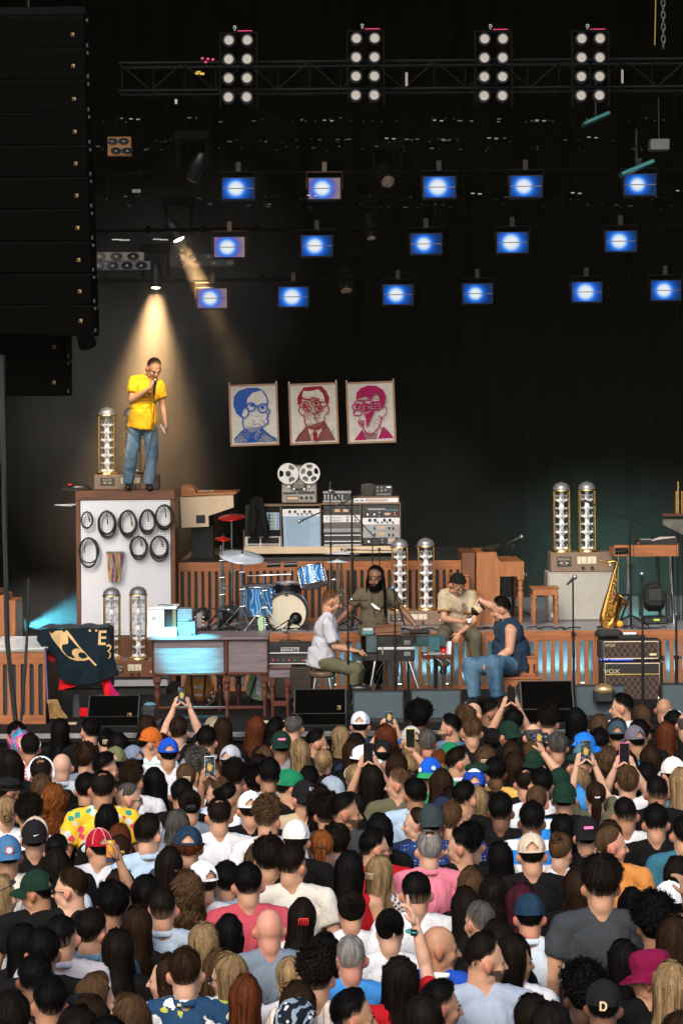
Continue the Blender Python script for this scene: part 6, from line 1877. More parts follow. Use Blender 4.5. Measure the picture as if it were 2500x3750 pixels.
# ---- guitars
def guitar(name,label,cat,base,D,z,bodypts,mat,top_px,neck_from,semi=False,rot=0):
 g=Fr(name,label,cat,base,D,z,'guitars on stands')
 P_=[g(p)for p in bodypts]
 mb=MB();mb.prism([(p.x,p.z)for p in P_],0,.05,smooth=False);g.build('body',mb,mat)
 mb=MB();mb.tube([(p.x,-.001,p.z)for p in P_],.005,6,closed=True);g.build('binding',mb,mk('guitar_binding',(.55,.50,.40),.4))
 a,b=g(neck_from),g(top_px)
 mb=MB();d=(b-a).normalized();n_=Vector((-d.z,0,d.x))
 L_=(b-a).length
 mb.prism([(p.x,p.z)for p in(a-n_*.030,a+n_*.030,b+n_*.021,b-n_*.021)],-.022,-.004);g.build('neck',mb,mk('rosewood',(.06,.028,.016),.4))
 mb=MB()
 for q in range(12):c=a+d*L_*(1-.94**(q+1))*1.55 if False else a+d*(L_*q/12);mb.tube([c-n_*.024+Vector((0,-.024,0)),c+n_*.024+Vector((0,-.024,0))],.0014,4)
 g.build('frets',mb,STEEL)
 hd=[(b-n_*.022),(b-n_*.040+d*.06),(b-n_*.035+d*.17),(b+n_*.02+d*.18),(b+n_*.042+d*.12),(b+n_*.024)]
 mb=MB();mb.prism([(p.x,p.z)for p in hd],-.018,-.002);h_=g.build('headstock',mb,mat if not semi else mk('grey_headstock',(.22,.20,.18),.4))
 for q in range(6):
  s=-1 if(q<3 or not semi)else 1;c=b+d*(.03+.048*(q%3)if semi else .02+.025*q)+n_*s*.030
  mb=MB();mb.cyl((c.x,-.03,c.z),(c.x,-.018,c.z),.008,n=8);mb.ell((c.x+s*n_.x*.022,-.012,c.z),(.012,.006,.009),8,6);mb.build('tuning_peg',CHR,h_)
 mb=MB()
 for q in range(6):o_=n_*(-.018+.0072*q);mb.tube([a-d*.30+o_*1.4+Vector((0,-.03,0)),b+o_*.8+Vector((0,-.028,0))],.0012,3)
 g.build('strings',mb,STEEL)
 for q in(0,1):
  c=a-d*(.08+.13*q);mb=MB();mb.prism([(p.x,p.z)for p in(c-n_*.045-d*.018,c+n_*.045-d*.018,c+n_*.045+d*.018,c-n_*.045+d*.018)],-.014,-.001);g.build('pickup',mb,WHT if not semi else CHR)
 c=a-d*.30;mb=MB();mb.prism([(p.x,p.z)for p in(c-n_*.05-d*.01,c+n_*.05-d*.01,c+n_*.05+d*.01,c-n_*.05+d*.01)],-.018,-.001);g.build('bridge',mb,CHR)
 return g,a,d,n_
def sunburst():
 m,nt,b,L=newmat('sunburst_lacquer')
 sx=node(nt,'ShaderNodeSeparateXYZ');L.new(coords(nt,(1,1,1),loc=(0,0,-.22)),sx.inputs[0])
 cb=nt.nodes.new('ShaderNodeCombineXYZ');L.new(sx.outputs[0],cb.inputs[0]);L.new(sx.outputs[2],cb.inputs[2])
 ln=node(nt,'ShaderNodeVectorMath',operation='LENGTH');L.new(cb.outputs[0],ln.inputs[0])
 ml=node(nt,'ShaderNodeMath',operation='MULTIPLY');ml.inputs[1].default_value=4.0;L.new(ln.outputs['Value'],ml.inputs[0])
 L.new(ramp(nt,ml.outputs[0],[(.2,(.85,.42,.06)),(.62,(.62,.20,.025)),(.95,(.06,.016,.008))]),b.inputs['Base Color']);b.inputs['Roughness'].default_value=.15
 return m
SB=[ZP(*p)for p in((470,735),(455,790),(432,850),(432,930),(455,985),(510,1020),(580,1030),(655,1020),(705,985),(727,925),(722,850),(690,790),(665,735),(650,690),(610,672),(560,690),(520,672),(485,690))]
g,a,d,n_=guitar('sunburst_guitar','sunburst hollow body guitar seen between the legs of the keyboard desk','guitar',ZP(580,1035),26.3,DECK+.09,SB,sunburst(),ZP(580,300),ZP(576,690),True)
for s in(-1,1):
 c=g(ZP(580+s*98,850));mb=MB();mb.tube([c+Vector((s*.0,-.003,.07)),c+Vector((-s*.015,-.003,.02)),c+Vector((s*.012,-.003,-.03)),c+Vector((-s*.015,-.003,-.07))],[.004,.007,.007,.006],6,flat=.3);g.build('sound_hole',mb,BLK)
for x,y in((698,900),(708,932),(672,970)):p=g(ZP(x,y));mb=MB();mb.cyl((p.x,-.02,p.z),(p.x,-.001,p.z),.013,n=10);g.build('control_knob',mb,WHT)
p0,p1=g(ZP(528,740)),g(ZP(528,1010));
t=thing('guitar_stand','black guitar stand with two front legs under the sunburst guitar','stand',(g.loc.x,26.3,DECK))
mb=MB()
for s in(-1,1):mb.cyl((s*.10,-.05,.62),(s*.06,-.16,.0),.014,n=8);mb.tube([(s*.06,-.02,.09),(s*.07,-.08,.09),(s*.07,-.09,.12)],.012,6)
mb.cyl((0,.10,.7),(0,.25,0),.014,n=8);mb.build('frame',BLKM,t)  # two front legs and one back leg in black metal
SFM=mk('seafoam_lacquer',(.30,.47,.27),.18,var=.06)
SG=[ZP(*p)for p in((1045,768),(1020,830),(1016,890),(1035,930),(1085,958),(1150,972),(1215,972),(1262,950),(1283,905),(1275,860),(1245,800),(1225,740),(1232,690),(1215,668),(1188,690),(1160,700),(1125,690),(1095,655),(1070,668),(1062,720))]
g,a,d,n_=guitar('green_guitar','pale green electric guitar standing behind the small stool','guitar',ZP(1150,985),26.25,DECK+.10,SG,SFM,ZP(1152,330),ZP(1148,690))
pg=[g(ZP(*p))for p in((1105,760),(1165,755),(1225,790),(1222,860),(1165,855),(1160,928),(1112,925),(1110,860),(1160,850),(1160,830),(1108,825))]
mb=MB();mb.prism([(p.x,p.z)for p in pg],-.006,-.0006);g.build('pickguard',mb,WHT)
t=thing('guitar_stand','black guitar stand with crossed feet under the pale green guitar','stand',(g.loc.x,26.25,DECK));mb=MB()
for s in(-1,1):mb.cyl((0,.05,.5),(s*.18,-.12,0),.013,n=8);mb.tube([(s*.08,-.02,.10),(s*.1,-.08,.1),(s*.1,-.08,.13)],.011,6)
mb.cyl((0,.06,.6),(0,.26,0),.013,n=8);mb.build('frame',BLKM,t)
# ---- black guitar amplifier
LOGO=mk('logo_white',(.72,.72,.70),.5)
g=Fr('amplifier_cabinet','black speaker cabinet with wavy grille under the white lettered amplifier','speaker',A6(455,1590),27.0,DECK)
a,b=g(A6(318,1290)),g(A6(600,1590));ct=a.z
def diamond(name,dark,lt,s,ang=45):
 m,nt,bs,L=newmat(name)
 tcx=coords(nt,(s,s,s*.72),rot=(0,R(ang),0))
 w1=node(nt,'ShaderNodeSeparateXYZ');L.new(tcx,w1.inputs[0])
 o=None
 for q in(0,2):
  fr_=node(nt,'ShaderNodeMath',operation='FRACT');L.new(w1.outputs[q],fr_.inputs[0])
  r_=ramp(nt,fr_.outputs[0],[(.0,(1,1,1)),(.10,(1,1,1)),(.17,(0,0,0))])
  o=r_ if o is None else mixc(nt,1.0,o,r_,'LIGHTEN')
 L.new(mixc(nt,o,dark,lt),bs.inputs['Base Color']);bs.inputs['Roughness'].default_value=.8
 return m
def wavy():
 m,nt,bs,L=newmat('wavy_grille')
 w=node(nt,'ShaderNodeTexWave',Scale=11.0,Distortion=2.0);w.bands_direction='Z';w.inputs['Detail'].default_value=1;L.new(coords(nt),w.inputs['Vector'])
 L.new(ramp(nt,w.outputs[0],[(.72,(.008,.007,.006)),(.9,(.10,.065,.035))]),bs.inputs['Base Color']);bs.inputs['Roughness'].default_value=.7
 return m
mb=MB();mb.box(a.x,b.x,.012,.36,0,ct,.012);g.build('cabinet',mb,BLK);mb=MB();mb.box(a.x+.02,b.x-.02,-.002,.011,.02,ct-.02);g.build('grille',mb,wavy())
g=Fr('guitar_amplifier','black amplifier head with white HIWATT plate behind the seated keyboard player','amplifier',A6(458,1286),27.0,DECK+ct+.002)
def hb(name,x0,y0,x1,y1,ya,yb,m,b=.004):return g.box(name,A6(x0,y0),A6(x1,y1),ya,yb,m,b)
hb('case',316,1146,602,1286,0,.30,BLK,.012);hb('white_piping',322,1202,598,1205,-.004,-.0005,LOGO,0);hb('control_panel',322,1226,598,1264,-.003,-.0005,PANELD,0);hb('lower_piping',322,1270,598,1273,-.004,-.0005,LOGO,0)
for q in(0,1):hb('plate_line',400,1170+q*29,512,1172+q*29,-.006,-.001,LOGO,0);hb('plate_line',399+q*111.5,1170,401+q*111.5,1201,-.0055,-.001,LOGO,0)
pc_=g(A6(456,1186));letter(g.t,'HIWATT',.046,pc_.x,-.003,pc_.z,LOGO,sx=1.22)
for x,m in((348,RED_L),(380,PANELG),(415,PANELG),(450,RED_L),(485,PANELG),(538,RED_L),(555,PANELW),(570,PANELW)):p=g(A6(x,1250));mb=MB();mb.cyl((p.x,-.012,p.z),(p.x,-.003,p.z),.008,n=8);g.build('control_knob',mb,m)
mb=MB();p=g(A6(455,1146));mb.tube([(p.x-.16,.1,p.z),(p.x-.1,.1,p.z+.035),(p.x+.1,.1,p.z+.035),(p.x+.16,.1,p.z)],.009,6);g.build('handle',mb,BLK)
# ---- keyboards in flight cases on splayed chrome legs
D=26.6
g=Fr('stage_keyboard','pair of stacked black keyboard cases with chrome trim on splayed metal legs','keyboard',ZK(1100,1640),D,DECK)
def kb(name,x0,y0,x1,y1,ya,yb,m,b=.006,parent=None):return g.box(name,ZK(x0,y0),ZK(x1,y1),ya,yb,m,b,parent)
kb('upper_case',960,955,1420,1090,0,.45,BLKP);kb('steel_band',962,1092,1422,1122,-.004,.45,mk('satin_band',(.55,.55,.54),.4,.2));kb('lower_case',962,1124,1424,1265,0,.45,BLKP);kb('key_bed',775,1175,960,1265,.02,.42,BLKP);kb('end_panel',640,1175,774,1268,.04,.40,mk('teal_case_side',(.05,.08,.085),.3))
kb('upper_end',820,950,958,1165,.06,.40,mk('teal_case_side',(.05,.08,.085),.3));kb('keys',650,1160,790,1174,.05,.38,mk('ivory_keys',(.62,.50,.36),.35))
mb=MB()
for q in range(14):a_=g(ZK(655,1160)).x;mb.box(a_,a_+.10,.06+q*.022,.070+q*.022,g(ZK(0,1160)).z+.001,g(ZK(0,1155)).z)
g.build('black_keys',mb,BLKP)
mb=MB();mb.box(*[g(ZK(1005,0)).x,g(ZK(1025,0)).x,-.016,-.005,g(ZK(0,1195)).z,g(ZK(0,1095)).z],.003);g.build('latch',mb,STEEL)
SCR=mk('handwritten_white',(.50,.50,.48),.8)
for yy in(1012,1155):
 mb=MB()
 for r in range(4):
  p=g(ZK(1292,yy+r*13));pts=[(p.x+.021*q*.28,-.001,p.z+.006*math.sin(q*2.4+r*3))for q in range(14)]
  mb.tube(pts,.0022,4)
 g.build('handwriting',mb,SCR)
for x0,y0,x1,y1,r_ in((935,1268,868,1635,.022),(1350,1268,1470,1620,.022),(1230,1268,1215,1630,.010),(1258,1268,1280,1630,.012),(1060,1268,910,1520,.006),(1075,1268,945,1620,.006),(1088,1268,1084,1460,.014),(1120,1268,1190,1440,.006)):
 p,q=g(ZK(x0,y0)),g(ZK(x1,y1));mb=MB();mb.cyl((p.x,.16+.1*(r_<.02),p.z),(q.x,.12+.16*(r_<.02),q.z),r_*1.0,r_*.75,10);g.build('leg',mb,CHR)
t=thing('leather_folder','thick brown leather folder on top of the keyboard cases','folder',(g.loc.x,D,DECK+g(ZK(0,953)).z));k=g.k/3.409;x0=g(ZK(918,0)).x;x1=g(ZK(1245,0)).x
LEA=mk('brown_leather',(.17,.065,.03),.5,var=.25,bmp=.4,bs=70)
mb=MB();mb.prism([(x0+.01,.003),(x1,.003),(x1,.045),(x0+.01,.025)],.02,.40);mb.build('lower_cover',LEA,t);mb=MB();mb.prism([(x0,.03),(x1,.048),(x1,.105),(x0+.02,.085)],.01,.41);mb.build('upper_cover',LEA,t)
mb=MB();mb.box(x0+.02,x1-.02,.03,.4,.027,.031);mb.build('paper_edge',CREAM,t)
t2=thing('clear_device','flat pale device lying at the end of the leather folder','device',(g.loc.x+x0-.05,D+.1,DECK+g(ZK(0,953)).z));mb=MB();mb.box(-.10,.04,0,.26,.0,.05,.008);mb.build('case',mk('teal_glass',(.12,.26,.27),.2),t2);mb=MB();mb.box(-.09,.03,.01,.25,.051,.06,.003);mb.build('top_plate',PANELW,t2)
t=thing('boom_pedal','dark folded keyboard cover resting on the far end of the keyboard cases','cover',(g.loc.x+g(ZK(1450,0)).x,D+.05,DECK+g(ZK(0,948)).z));mb=MB();mb.box(-.09,.16,0,.2,0,.045,.02);mb.build('cloth_body',BLK,t)
g=Fr('small_keyboard','teal black keyboard continuing past the keyboard cases','keyboard',ZK(1500,1082),26.7);
mb=MB();mb.box(g(ZK(1425,0)).x,g(ZS(250,0)).x,0,.35,0,g(ZK(0,948)).z-.02,.008);g.build('case',mb,mk('teal_black_case',(.018,.055,.062),.35))  # case has one dark teal base colour
mb=MB()
for s in(-.15,.2):mb.cyl((s,.2,0),(s,.2,DECK-g.loc.z),.014,n=8)
g.build('support',mb,BLKM)
g=Fr('round_stool','round padded stool with chrome legs under the keyboard player','stool',A6(662,1500),26.45,DECK)
sw=85/1.742*g.k;zs=g(A6(662,1318)).z
mb=MB();mb.lathe([(0,zs-.075),(sw*.95,zs-.07),(sw,zs-.045),(sw,zs-.02),(sw*.93,zs),(0,zs)],30);g.build('cushion',mb,mk('stool_leather',(.09,.06,.035),.45,var=.2))
for a_ in(35,145,215,325):mb=MB();mb.cyl((sw*.6*math.cos(R(a_)),sw*.6*math.sin(R(a_)),zs-.075),(sw*.92*math.cos(R(a_)),sw*.92*math.sin(R(a_)),0),.019,n=10);g.build('leg',mb,CHR)
STOOLZ=DECK+zs
g=Fr('tablet_stand','tablet on a dark pole stand before the drinks table','tablet stand',ZS(105,1140),25.9);z_=DECK-g.loc.z
mb=MB();mb.cyl((0,0,z_),(0,0,0),.013,n=8);g.build('pole',mb,BLKM);mb=MB();mb.box(g(ZS(20,0)).x,g(ZS(172,0)).x,-.02,.0,g(ZS(0,1085)).z,g(ZS(0,905)).z,.008);g.build('tablet',mb,mk('tablet_back',(.03,.10,.11),.3));mb=MB();mb.box(-.09,.09,-.04,.02,-.0,.04,.008);mb.cyl((-.12,0,.01),(.12,0,.01),.012,n=8);g.build('holder',mb,STEEL)
for a_ in(250,10,130):mb=MB();mb.cyl((0,0,z_+.2),(.25*math.cos(R(a_)),.25*math.sin(R(a_)),z_+.01),.009,n=6);g.build('leg',mb,BLKM)
g=Fr('drinks_table','small dark table with bent chrome legs holding cups','table',ZS(180,1580),26.75,DECK)
zt_=g(ZS(0,1135)).z;mb=MB();mb.box(g(ZS(-60,0)).x,g(ZS(338,0)).x,-.02,.35,zt_-.05,zt_,.005);g.build('tabletop',mb,MAHO)
for x in(30,205,320):p=g(ZS(x,0)).x;mb=MB();mb.tube([(p,0,0),(p,0,zt_-.14),(p-.02,0,zt_-.09),(p-.07,0,zt_-.052)],.012,8);g.build('leg',mb,CHR)
TZ=DECK+zt_
def cup(label,px,D,z,r,h,mat,name='plastic_cup',up=True,cat='cup'):
 t=thing(name,label,cat,(X(px,D),D,z),0,'cups');s=1 if up else-1
 mb=MB();mb.lathe([(r*.72,0),(r*(.74 if up else .98),.002),(r if up else r*.74,h),(r*.92,h),(r*.68,.006)]if up else[(r,0),(r*.72,h),(0,h)],18);mb.build('body',mat,t)
 mb=MB();mb.tube(ring((0,0,h if up else .004),r*1.0,18,'z'),r*.06,5,closed=True);mb.build('rim',WHT,t)
cup('red plastic cup on the drinks table beside the white cups',ZS(200,0)[0],26.8,TZ,.042,.10,REDP)
cup('white paper cup on the drinks table beside the red cup',ZS(245,0)[0],26.85,TZ,.036,.13,WHT,'paper_cup')
cup('tall white bottle shaped cup at the edge of the drinks table',ZS(278,0)[0],26.82,TZ,.030,.155,WHT,'paper_cup')
cup('upturned red plastic cup on the deck under the drinks table',ZS(243,0)[0],26.7,DECK,.048,.11,REDP,up=False)
for x,lab,m,h in((20,'round dark snack jar under the drinks table',MAHO,.10),(165,'white packet under the drinks table beside the upturned cup',WHT,.14)):
 t=thing('supply_jar',lab,'jar',(X(ZS(x,0)[0],26.8),26.8,DECK));mb=MB();mb.lathe([(.035,0),(.045,.02),(.045,h*.8),(.03,h),(0,h)],16);mb.build('body',m,t);mb=MB();mb.lathe([(.03,h),(.03,h+.015),(0,h+.016)],14);mb.build('lid',STEEL,t)
 # ---- honey upright piano and bench
g=Fr('upright_piano','honey coloured upright piano seen from its end on the riser','piano',A7(330,1037),28.95,RISER)
body=[g(A7(*p))for p in((250,1037),(250,565),(375,560),(380,590),(398,616),(398,1037))]
mb=MB();mb.prism([(p.x,p.z)for p in body],0,.05);g.build('end_panel',mb,PIANO);mb=MB();mb.prism([(p.x+.01,p.z-.01)for p in body[1:5]]+[(body[5].x,.02),(body[0].x,.02)],.06,1.3);g.build('case',mb,PIANO)
def ub(name,x0,y0,x1,y1,ya,yb,m,b=.006):return g.box(name,A7(x0,y0),A7(x1,y1),ya,yb,m,b)
ub('keyboard_cheek',398,622,555,716,.0,.05,PIANO);ub('cheek_moulding',396,690,557,716,-.012,-.001,PIANO);ub('key_lid',400,624,552,700,.055,1.28,PIANO);ub('back_frame',160,570,246,1036,.08,1.3,WALNZ)
p=g(A7(533,1010));
def tleg(g,x,ya,zt,w,mat):
 mb=MB();mb.box(x-w,x+w,ya-w,ya+w,zt-.05,zt,.004);H_=zt-.05
 mb.lathe([(w*.45,0),(w*.6,.015),(w*.5,.04),(w*.75,H_*.45),(w*.95,H_*.70),(w*.55,H_*.76),(w*1.0,H_*.80),(w*.55,H_*.84),(w*.85,H_*.92),(w*.7,H_)],16,(x,ya,0));return g.build('leg',mb,mat)
tleg(g,p.x,.03,g(A7(0,717)).z,.045,PIANO);tleg(g,p.x,1.2,g(A7(0,717)).z,.045,PIANO)
mb=MB();mb.box(g(A7(560,0)).x,g(A7(566,0)).x,.02,.06,g(A7(0,716)).z,g(A7(0,700)).z);g.build('castor',mb,CHR)
t=thing('piano_cloth','dark crumpled cloth lying on top of the honey upright piano','cloth',(X(A7(335,0)[0],29.3),29.3,RISER+body[1].z));mb=MB();mb.ell((0,0,.03),(.13,.12,.055),16,8);mb.ell((.1,.02,.06),(.05,.06,.05),12,8);mb.build('folds',cloth('dark_cloth',(.02,.016,.012)),t)
g=Fr('piano_bench','small honey wood bench with turned legs before the beige cabinet','bench',A7(682,1036),28.55,RISER)
zt_=g(A7(0,792)).z;xa,xb=g(A7(598,0)).x,g(A7(768,0)).x
mb=MB();mb.box(xa-.012,xb+.012,-.012,.36,zt_-.018,zt_,.006);g.build('seat',mb,PIANO);mb=MB();mb.box(xa+.01,xb-.01,.0,.34,zt_-.105,zt_-.018,.004);g.build('apron',mb,PIANO)
for x in(xa+.03,xb-.03):
 for ya in(.03,.31):tleg(g,x,ya,zt_-.10,.028,PIANO)
 # ---- saxophone
g=Fr('saxophone','brass tenor saxophone standing upright beside the beige cabinet','saxophone',ZX(430,1275),28.2,RISER)
q=lambda x,y,dy=0:g(ZX(x,y))+Vector((0,dy,0))
mb=MB();mb.tube([q(395,1100),q(420,980),q(470,790),q(530,560),q(555,478)],[.052,.046,.036,.026,.021],18);g.build('body_tube',mb,GOLD)
mb=MB();mb.tube([q(395,1095),q(388,1170),q(415,1225),q(465,1232),q(510,1190),q(525,1120)],[.053,.058,.062,.064,.064,.062],18);g.build('bow',mb,GOLD)
mb=MB();mb.tube([q(524,1125,-.0),q(545,1030),q(580,950),q(610,895),q(638,868)],[.062,.066,.072,.086,.118],22,cap=False);g.build('bell',mb,GOLD)
c,d_=q(638,868),(q(660,845)-q(610,895)).normalized();e1=Vector((0,1,0));e2=d_.cross(e1)
mb=MB();mb.tube([c+(e1*math.cos(R(15*i))+e2*math.sin(R(15*i)))*.122 for i in range(24)],.008,6,closed=True);g.build('bell_rim',mb,GOLD)
mb=MB();mb.tube([q(556,474),q(572,430),q(565,395),q(535,382),q(495,388),q(450,398)],[.020,.020,.019,.018,.015,.012],14);g.build('neck',mb,GOLD)
mb=MB();mb.tube([q(450,398),q(405,385),q(345,366)],[.014,.016,.008],10);g.build('mouthpiece',mb,GOLD)
for x,y,r_ in((470,940,.034),(466,985,.038),(460,1040,.042),(518,1012,.048),(492,1092,.048),(440,1110,.036),(425,1160,.034),(535,690,.022),(515,760,.026),(498,820,.028),(488,870,.030),(545,620,.020),(430,1225,.036)):
 p=q(x,y,-.06);mb=MB();mb.cyl((p.x,p.y,p.z),(p.x,p.y+.014,p.z),r_*.85,r_,16);mb.tube(ring((p.x,p.y,p.z),r_*.9,16),.003,5,closed=True);g.build('key_cup',mb,GOLD)
mb=MB()
for o_ in(-14,12,26):mb.tube([q(430+o_,1050,-.055),q(470+o_,860,-.045),q(540+o_*.5,540,-.03)],.0045,5)
for i in range(9):p=q(455+i*11,960-i*48,-.05);mb.ell(p,(.012,.012,.012),8,6)
g.build('key_rods',mb,GOLD)
t=thing('saxophone_stand','low black saxophone stand with a yellow pad at its foot','stand',(g.loc.x+.12,28.26,RISER));mb=MB();mb.tube([(-.24,-.06,.012),(.05,.0,.02),(.30,-.02,.012)],.016,6);mb.cyl((.05,.02,.02),(.20,.06,.42),.014,n=8);mb.tube([(.20,.06,.42),(.10,.0,.42),(.06,-.08,.42)],.012,6);mb.build('frame',BLKM,t);mb=MB();mb.ell((.05,-.05,.05),(.055,.04,.045),12,8);mb.build('pad',mk('yellow_pad',(.60,.28,.02),.5),t)
# ---- wooden keyboard on chrome stand at the far side
D=28.6
g=Fr('wooden_keyboard','wood cased keyboard on thick chrome legs at the far side of the riser','keyboard',ZX(950,1270),D,RISER)
def wb(name,x0,y0,x1,y1,ya,yb,m,b=.006):return g.box(name,ZX(x0,y0),ZX(x1,y1),ya,yb,m,b)
wb('wood_panel',790,168,1360,318,.0,.04,OAKX);wb('end_cheek',1361,152,1384,318,-.01,.5,OAK);wb('mid_cheek',728,166,789,318,-.008,.05,OAK);wb('open_frame',526,168,727,206,.0,.04,OAKX);wb('lower_frame',526,296,727,318,.0,.04,OAKX);wb('open_end',526,206,545,296,.0,.5,OAK);wb('shelf_back',546,210,1360,300,.45,.5,BLK)
mb=MB();p,p2=g(ZX(545,270)),g(ZX(725,240));mb.cyl((p.x,.12,p.z),(p2.x,.12,p2.z),.04,n=12);g.build('shelved_pedal',mb,BLKP)
for xa,ya_,xb,yb_,r_ in((615,320,612,800,.013),(1302,322,1350,1180,.024),(745,320,752,1240,.02),(1128,320,1160,930,.022)):
 a_,b_=g(ZX(xa,ya_)),g(ZX(xb,yb_));b_.z=max(b_.z,.0)if yb_>1000 else b_.z
 dirv=(b_-a_);b_=a_+dirv*((a_.z)/max(.01,a_.z-b_.z));mb=MB();mb.cyl((a_.x,.2,a_.z),(b_.x,.2,b_.z),r_,n=12);g.build('leg',mb,CHR if r_!=.022 else BLKM)
zt_=RISER+g(ZX(0,168)).z
g2=Fr('sampler','slanted black sampler with pale top lying on the wooden keyboard','sampler',ZX(1180,160),D+.1,zt_)
pr_=[g2(ZX(*p))for p in((1000,108),(1130,62),(1345,58),(1364,70),(1364,150),(1000,158))];mb=MB();mb.prism([(p.x,max(p.z,.002))for p in pr_],0,.3);g2.build('body',mb,BLKP)
tp_=[g2(ZX(*p))for p in((1000,106),(1130,58),(1345,54),(1340,66),(1135,92),(1005,118))];mb=MB();mb.prism([(p.x,p.z)for p in tp_],-.01,-.001);g2.build('pale_top',mb,mk('sampler_top',(.42,.36,.32),.4))
g2=Fr('pedal_unit','flat pedal unit with silver top beside the slanted sampler','pedal',ZX(940,166),D+.08,zt_)
mb=MB();mb.box(g2(ZX(838,0)).x,g2(ZX(1030,0)).x,0,.2,.001,.05,.008);g2.build('body',mb,BLKP);mb=MB();mb.box(g2(ZX(868,0)).x,g2(ZX(1026,0)).x,-.008,.18,.051,.075,.006);g2.build('silver_top',mb,STEEL);mb=MB();mb.box(g2(ZX(838,0)).x,g2(ZX(858,0)).x,-.008,-.0005,.0,.025);g2.build('red_end',mb,REDP)
g=Fr('floor_spotlight','large black moving head on the riser throwing green light on the backdrop','stage light',ZX(1065,1250),28.75,RISER)
mb=MB();mb.box(-.16,.16,-.12,.14,0,.10,.02);g.build('base',mb,BLKP);mb=MB();mb.box(-.20,-.15,-.04,.06,.10,.40,.01);mb.box(.15,.20,-.04,.06,.10,.40,.01);g.build('yoke',mb,BLKP)
MH=Matrix.Rotation(R(-35),3,'X');mb=MB();mb.box(-.13,.13,-.12,.14,-.13,.14,.05,M=Matrix.Translation((0,0,.32))@MH.to_4x4());mb.lathe([(.12,.12),(.115,.20),(0,.20)],20,(0,0,.32),M=MH);g.build('head',mb,BLK)
mb=MB()
for q_ in range(5):mb.box(-.10,.10,-.126,-.121,-.08+q_*.04,-.065+q_*.04,M=Matrix.Translation((0,0,.32))@MH.to_4x4())
g.build('cooling_fins',mb,BLKM,None).__setitem__('kind','stuff')
mb=MB();mb.lathe([(.105,.203),(0,.212)],18,(0,0,.32),M=MH);g.build('lens',mb,emit('green_lens',(.1,.9,.5),1.5));mb=MB();mb.box(-.03,.05,-.126,-.1205,.05,.075);g.build('sticker',mb,mk('green_sticker',(.35,.6,.05),.5))
GS=Vector((g.loc.x,g.loc.y+.16,RISER+.50));fixture_light('green_wash','SPOT',GS,(.10,.74,.60),700,(GS.x-.5,YD,2.5),75,1.0,.08)
g=Fr('wind_chimes','row of thin metal wind chimes hanging at the edge of the stage','chimes',A7(1500,350),29.0)
mb=MB();mb.box(g(A7(1430,0)).x,g(A7(1640,0)).x,-.02,.03,g(A7(0,345)).z,g(A7(0,326)).z,.005);g.build('chime_bar',mb,MAHO)
for q_ in range(34):
 p=g(A7(1438+q_*4.6,352));l=(386-352+q_*2.3)/1.742*g.k;mb=MB();mb.cyl((p.x,0,p.z),(p.x,0,p.z-l),.0042,n=5);g.build('chime',mb,CHR)
mb=MB();mb.cyl((0,.05,0),(0,.05,RISER-g.loc.z),.014,n=8);g.build('stand_pole',mb,BLKM)
for i,(x,y)in enumerate(((1524,172),(1536,110),(1560,172))):
 g=Fr('brass_pipe',['short brass pipe above the wind chimes, inner of the trio','tallest brass pipe above the wind chimes','short brass pipe above the wind chimes, outermost of the trio'][i],'pipe',A7(x,322),29.2,None,'brass pipes');mb=MB();mb.cyl((0,0,0),(0,0,g(A7(x,y)).z),.014,n=10);g.build('tube',mb,BRASS);mb=MB();mb.cyl((0,0,0),(0,0,RISER-g.loc.z),.008,n=6);g.build('support',mb,BLKM)
 # ---- pair of diamond grille amplifiers
VX=diamond('diamond_grille',(.020,.011,.008),(.12,.07,.04),19)
PIPING=mk('cream_piping',(.62,.50,.36),.5)
LOGOG=mk('logo_gold',(.62,.50,.30),.35)
def vox(label,x0,y0,x1,y1,D,z,split,plate,sz,lx,ly):
 g=Fr('guitar_amplifier',label,'amplifier',ZX((x0+x1)/2,y1),D,z,'diamond grille amplifiers')
 a,b=g(ZX(x0,y0)),g(ZX(x1,y1));zb=b.z
 mb=MB();mb.box(a.x-.05,b.x+.05,.02,.32,zb-.015,a.z+.02,.02);g.build('cabinet',mb,BLK)
 mb=MB();mb.box(a.x,b.x,.008,.0195,zb,a.z);g.build('diamond_grille',mb,VX)
 if split is not None:
  s=g(ZX(0,split)).z;mb=MB();mb.box(a.x,b.x,.002,.0075,s,a.z);g.build('black_fascia',mb,BLK);mb=MB();mb.box(a.x+.004,b.x-.004,-.003,.0015,s-.006,s+.008);g.build('gold_strip',mb,mk('gold_strip',(.65,.45,.12),.3,.5))
 mb=MB();mb.tube([(a.x,.0,zb),(b.x,.0,zb),(b.x,.0,a.z),(a.x,.0,a.z)],.0075,6,closed=True,smooth=False);g.build('cream_piping',mb,PIPING)
 p=g(ZX(lx,ly));letter(g.t,'VOX',sz,p.x,-.004,p.z,LOGOG,sx=1.25)
 if plate:mb=MB();q0,q1=g(ZX(1002,1602)),g(ZX(1092,1630));mb.box(q0.x,q1.x,-.004,.007,q1.z,q0.z,.002);g.build('name_plate',mb,LOGOG)
 return g
v2=vox('lower VOX diamond grille amplifier with a gold strip across it',412,1738,1132,2262,26.8,DECK+.03,1886,False,.074,500,1842)
zz=DECK+.03+v2(ZX(0,1738)).z+.022
v1=vox('upper VOX diamond grille amplifier with a small gold plate',394,1450,1114,1668,26.8,zz+.075,None,True,.05,480,1497)
g=Fr('amplifier_tray','thin black tray of blue lit controls between the two diamond grille amplifiers','control tray',ZX(750,1722),26.82,zz);mb=MB();mb.box(-.33,.42,.02,.3,0,.052,.006);g.build('tray',mb,BLK)
BLED=emit('blue_led',(.05,.12,1.0),2.2)
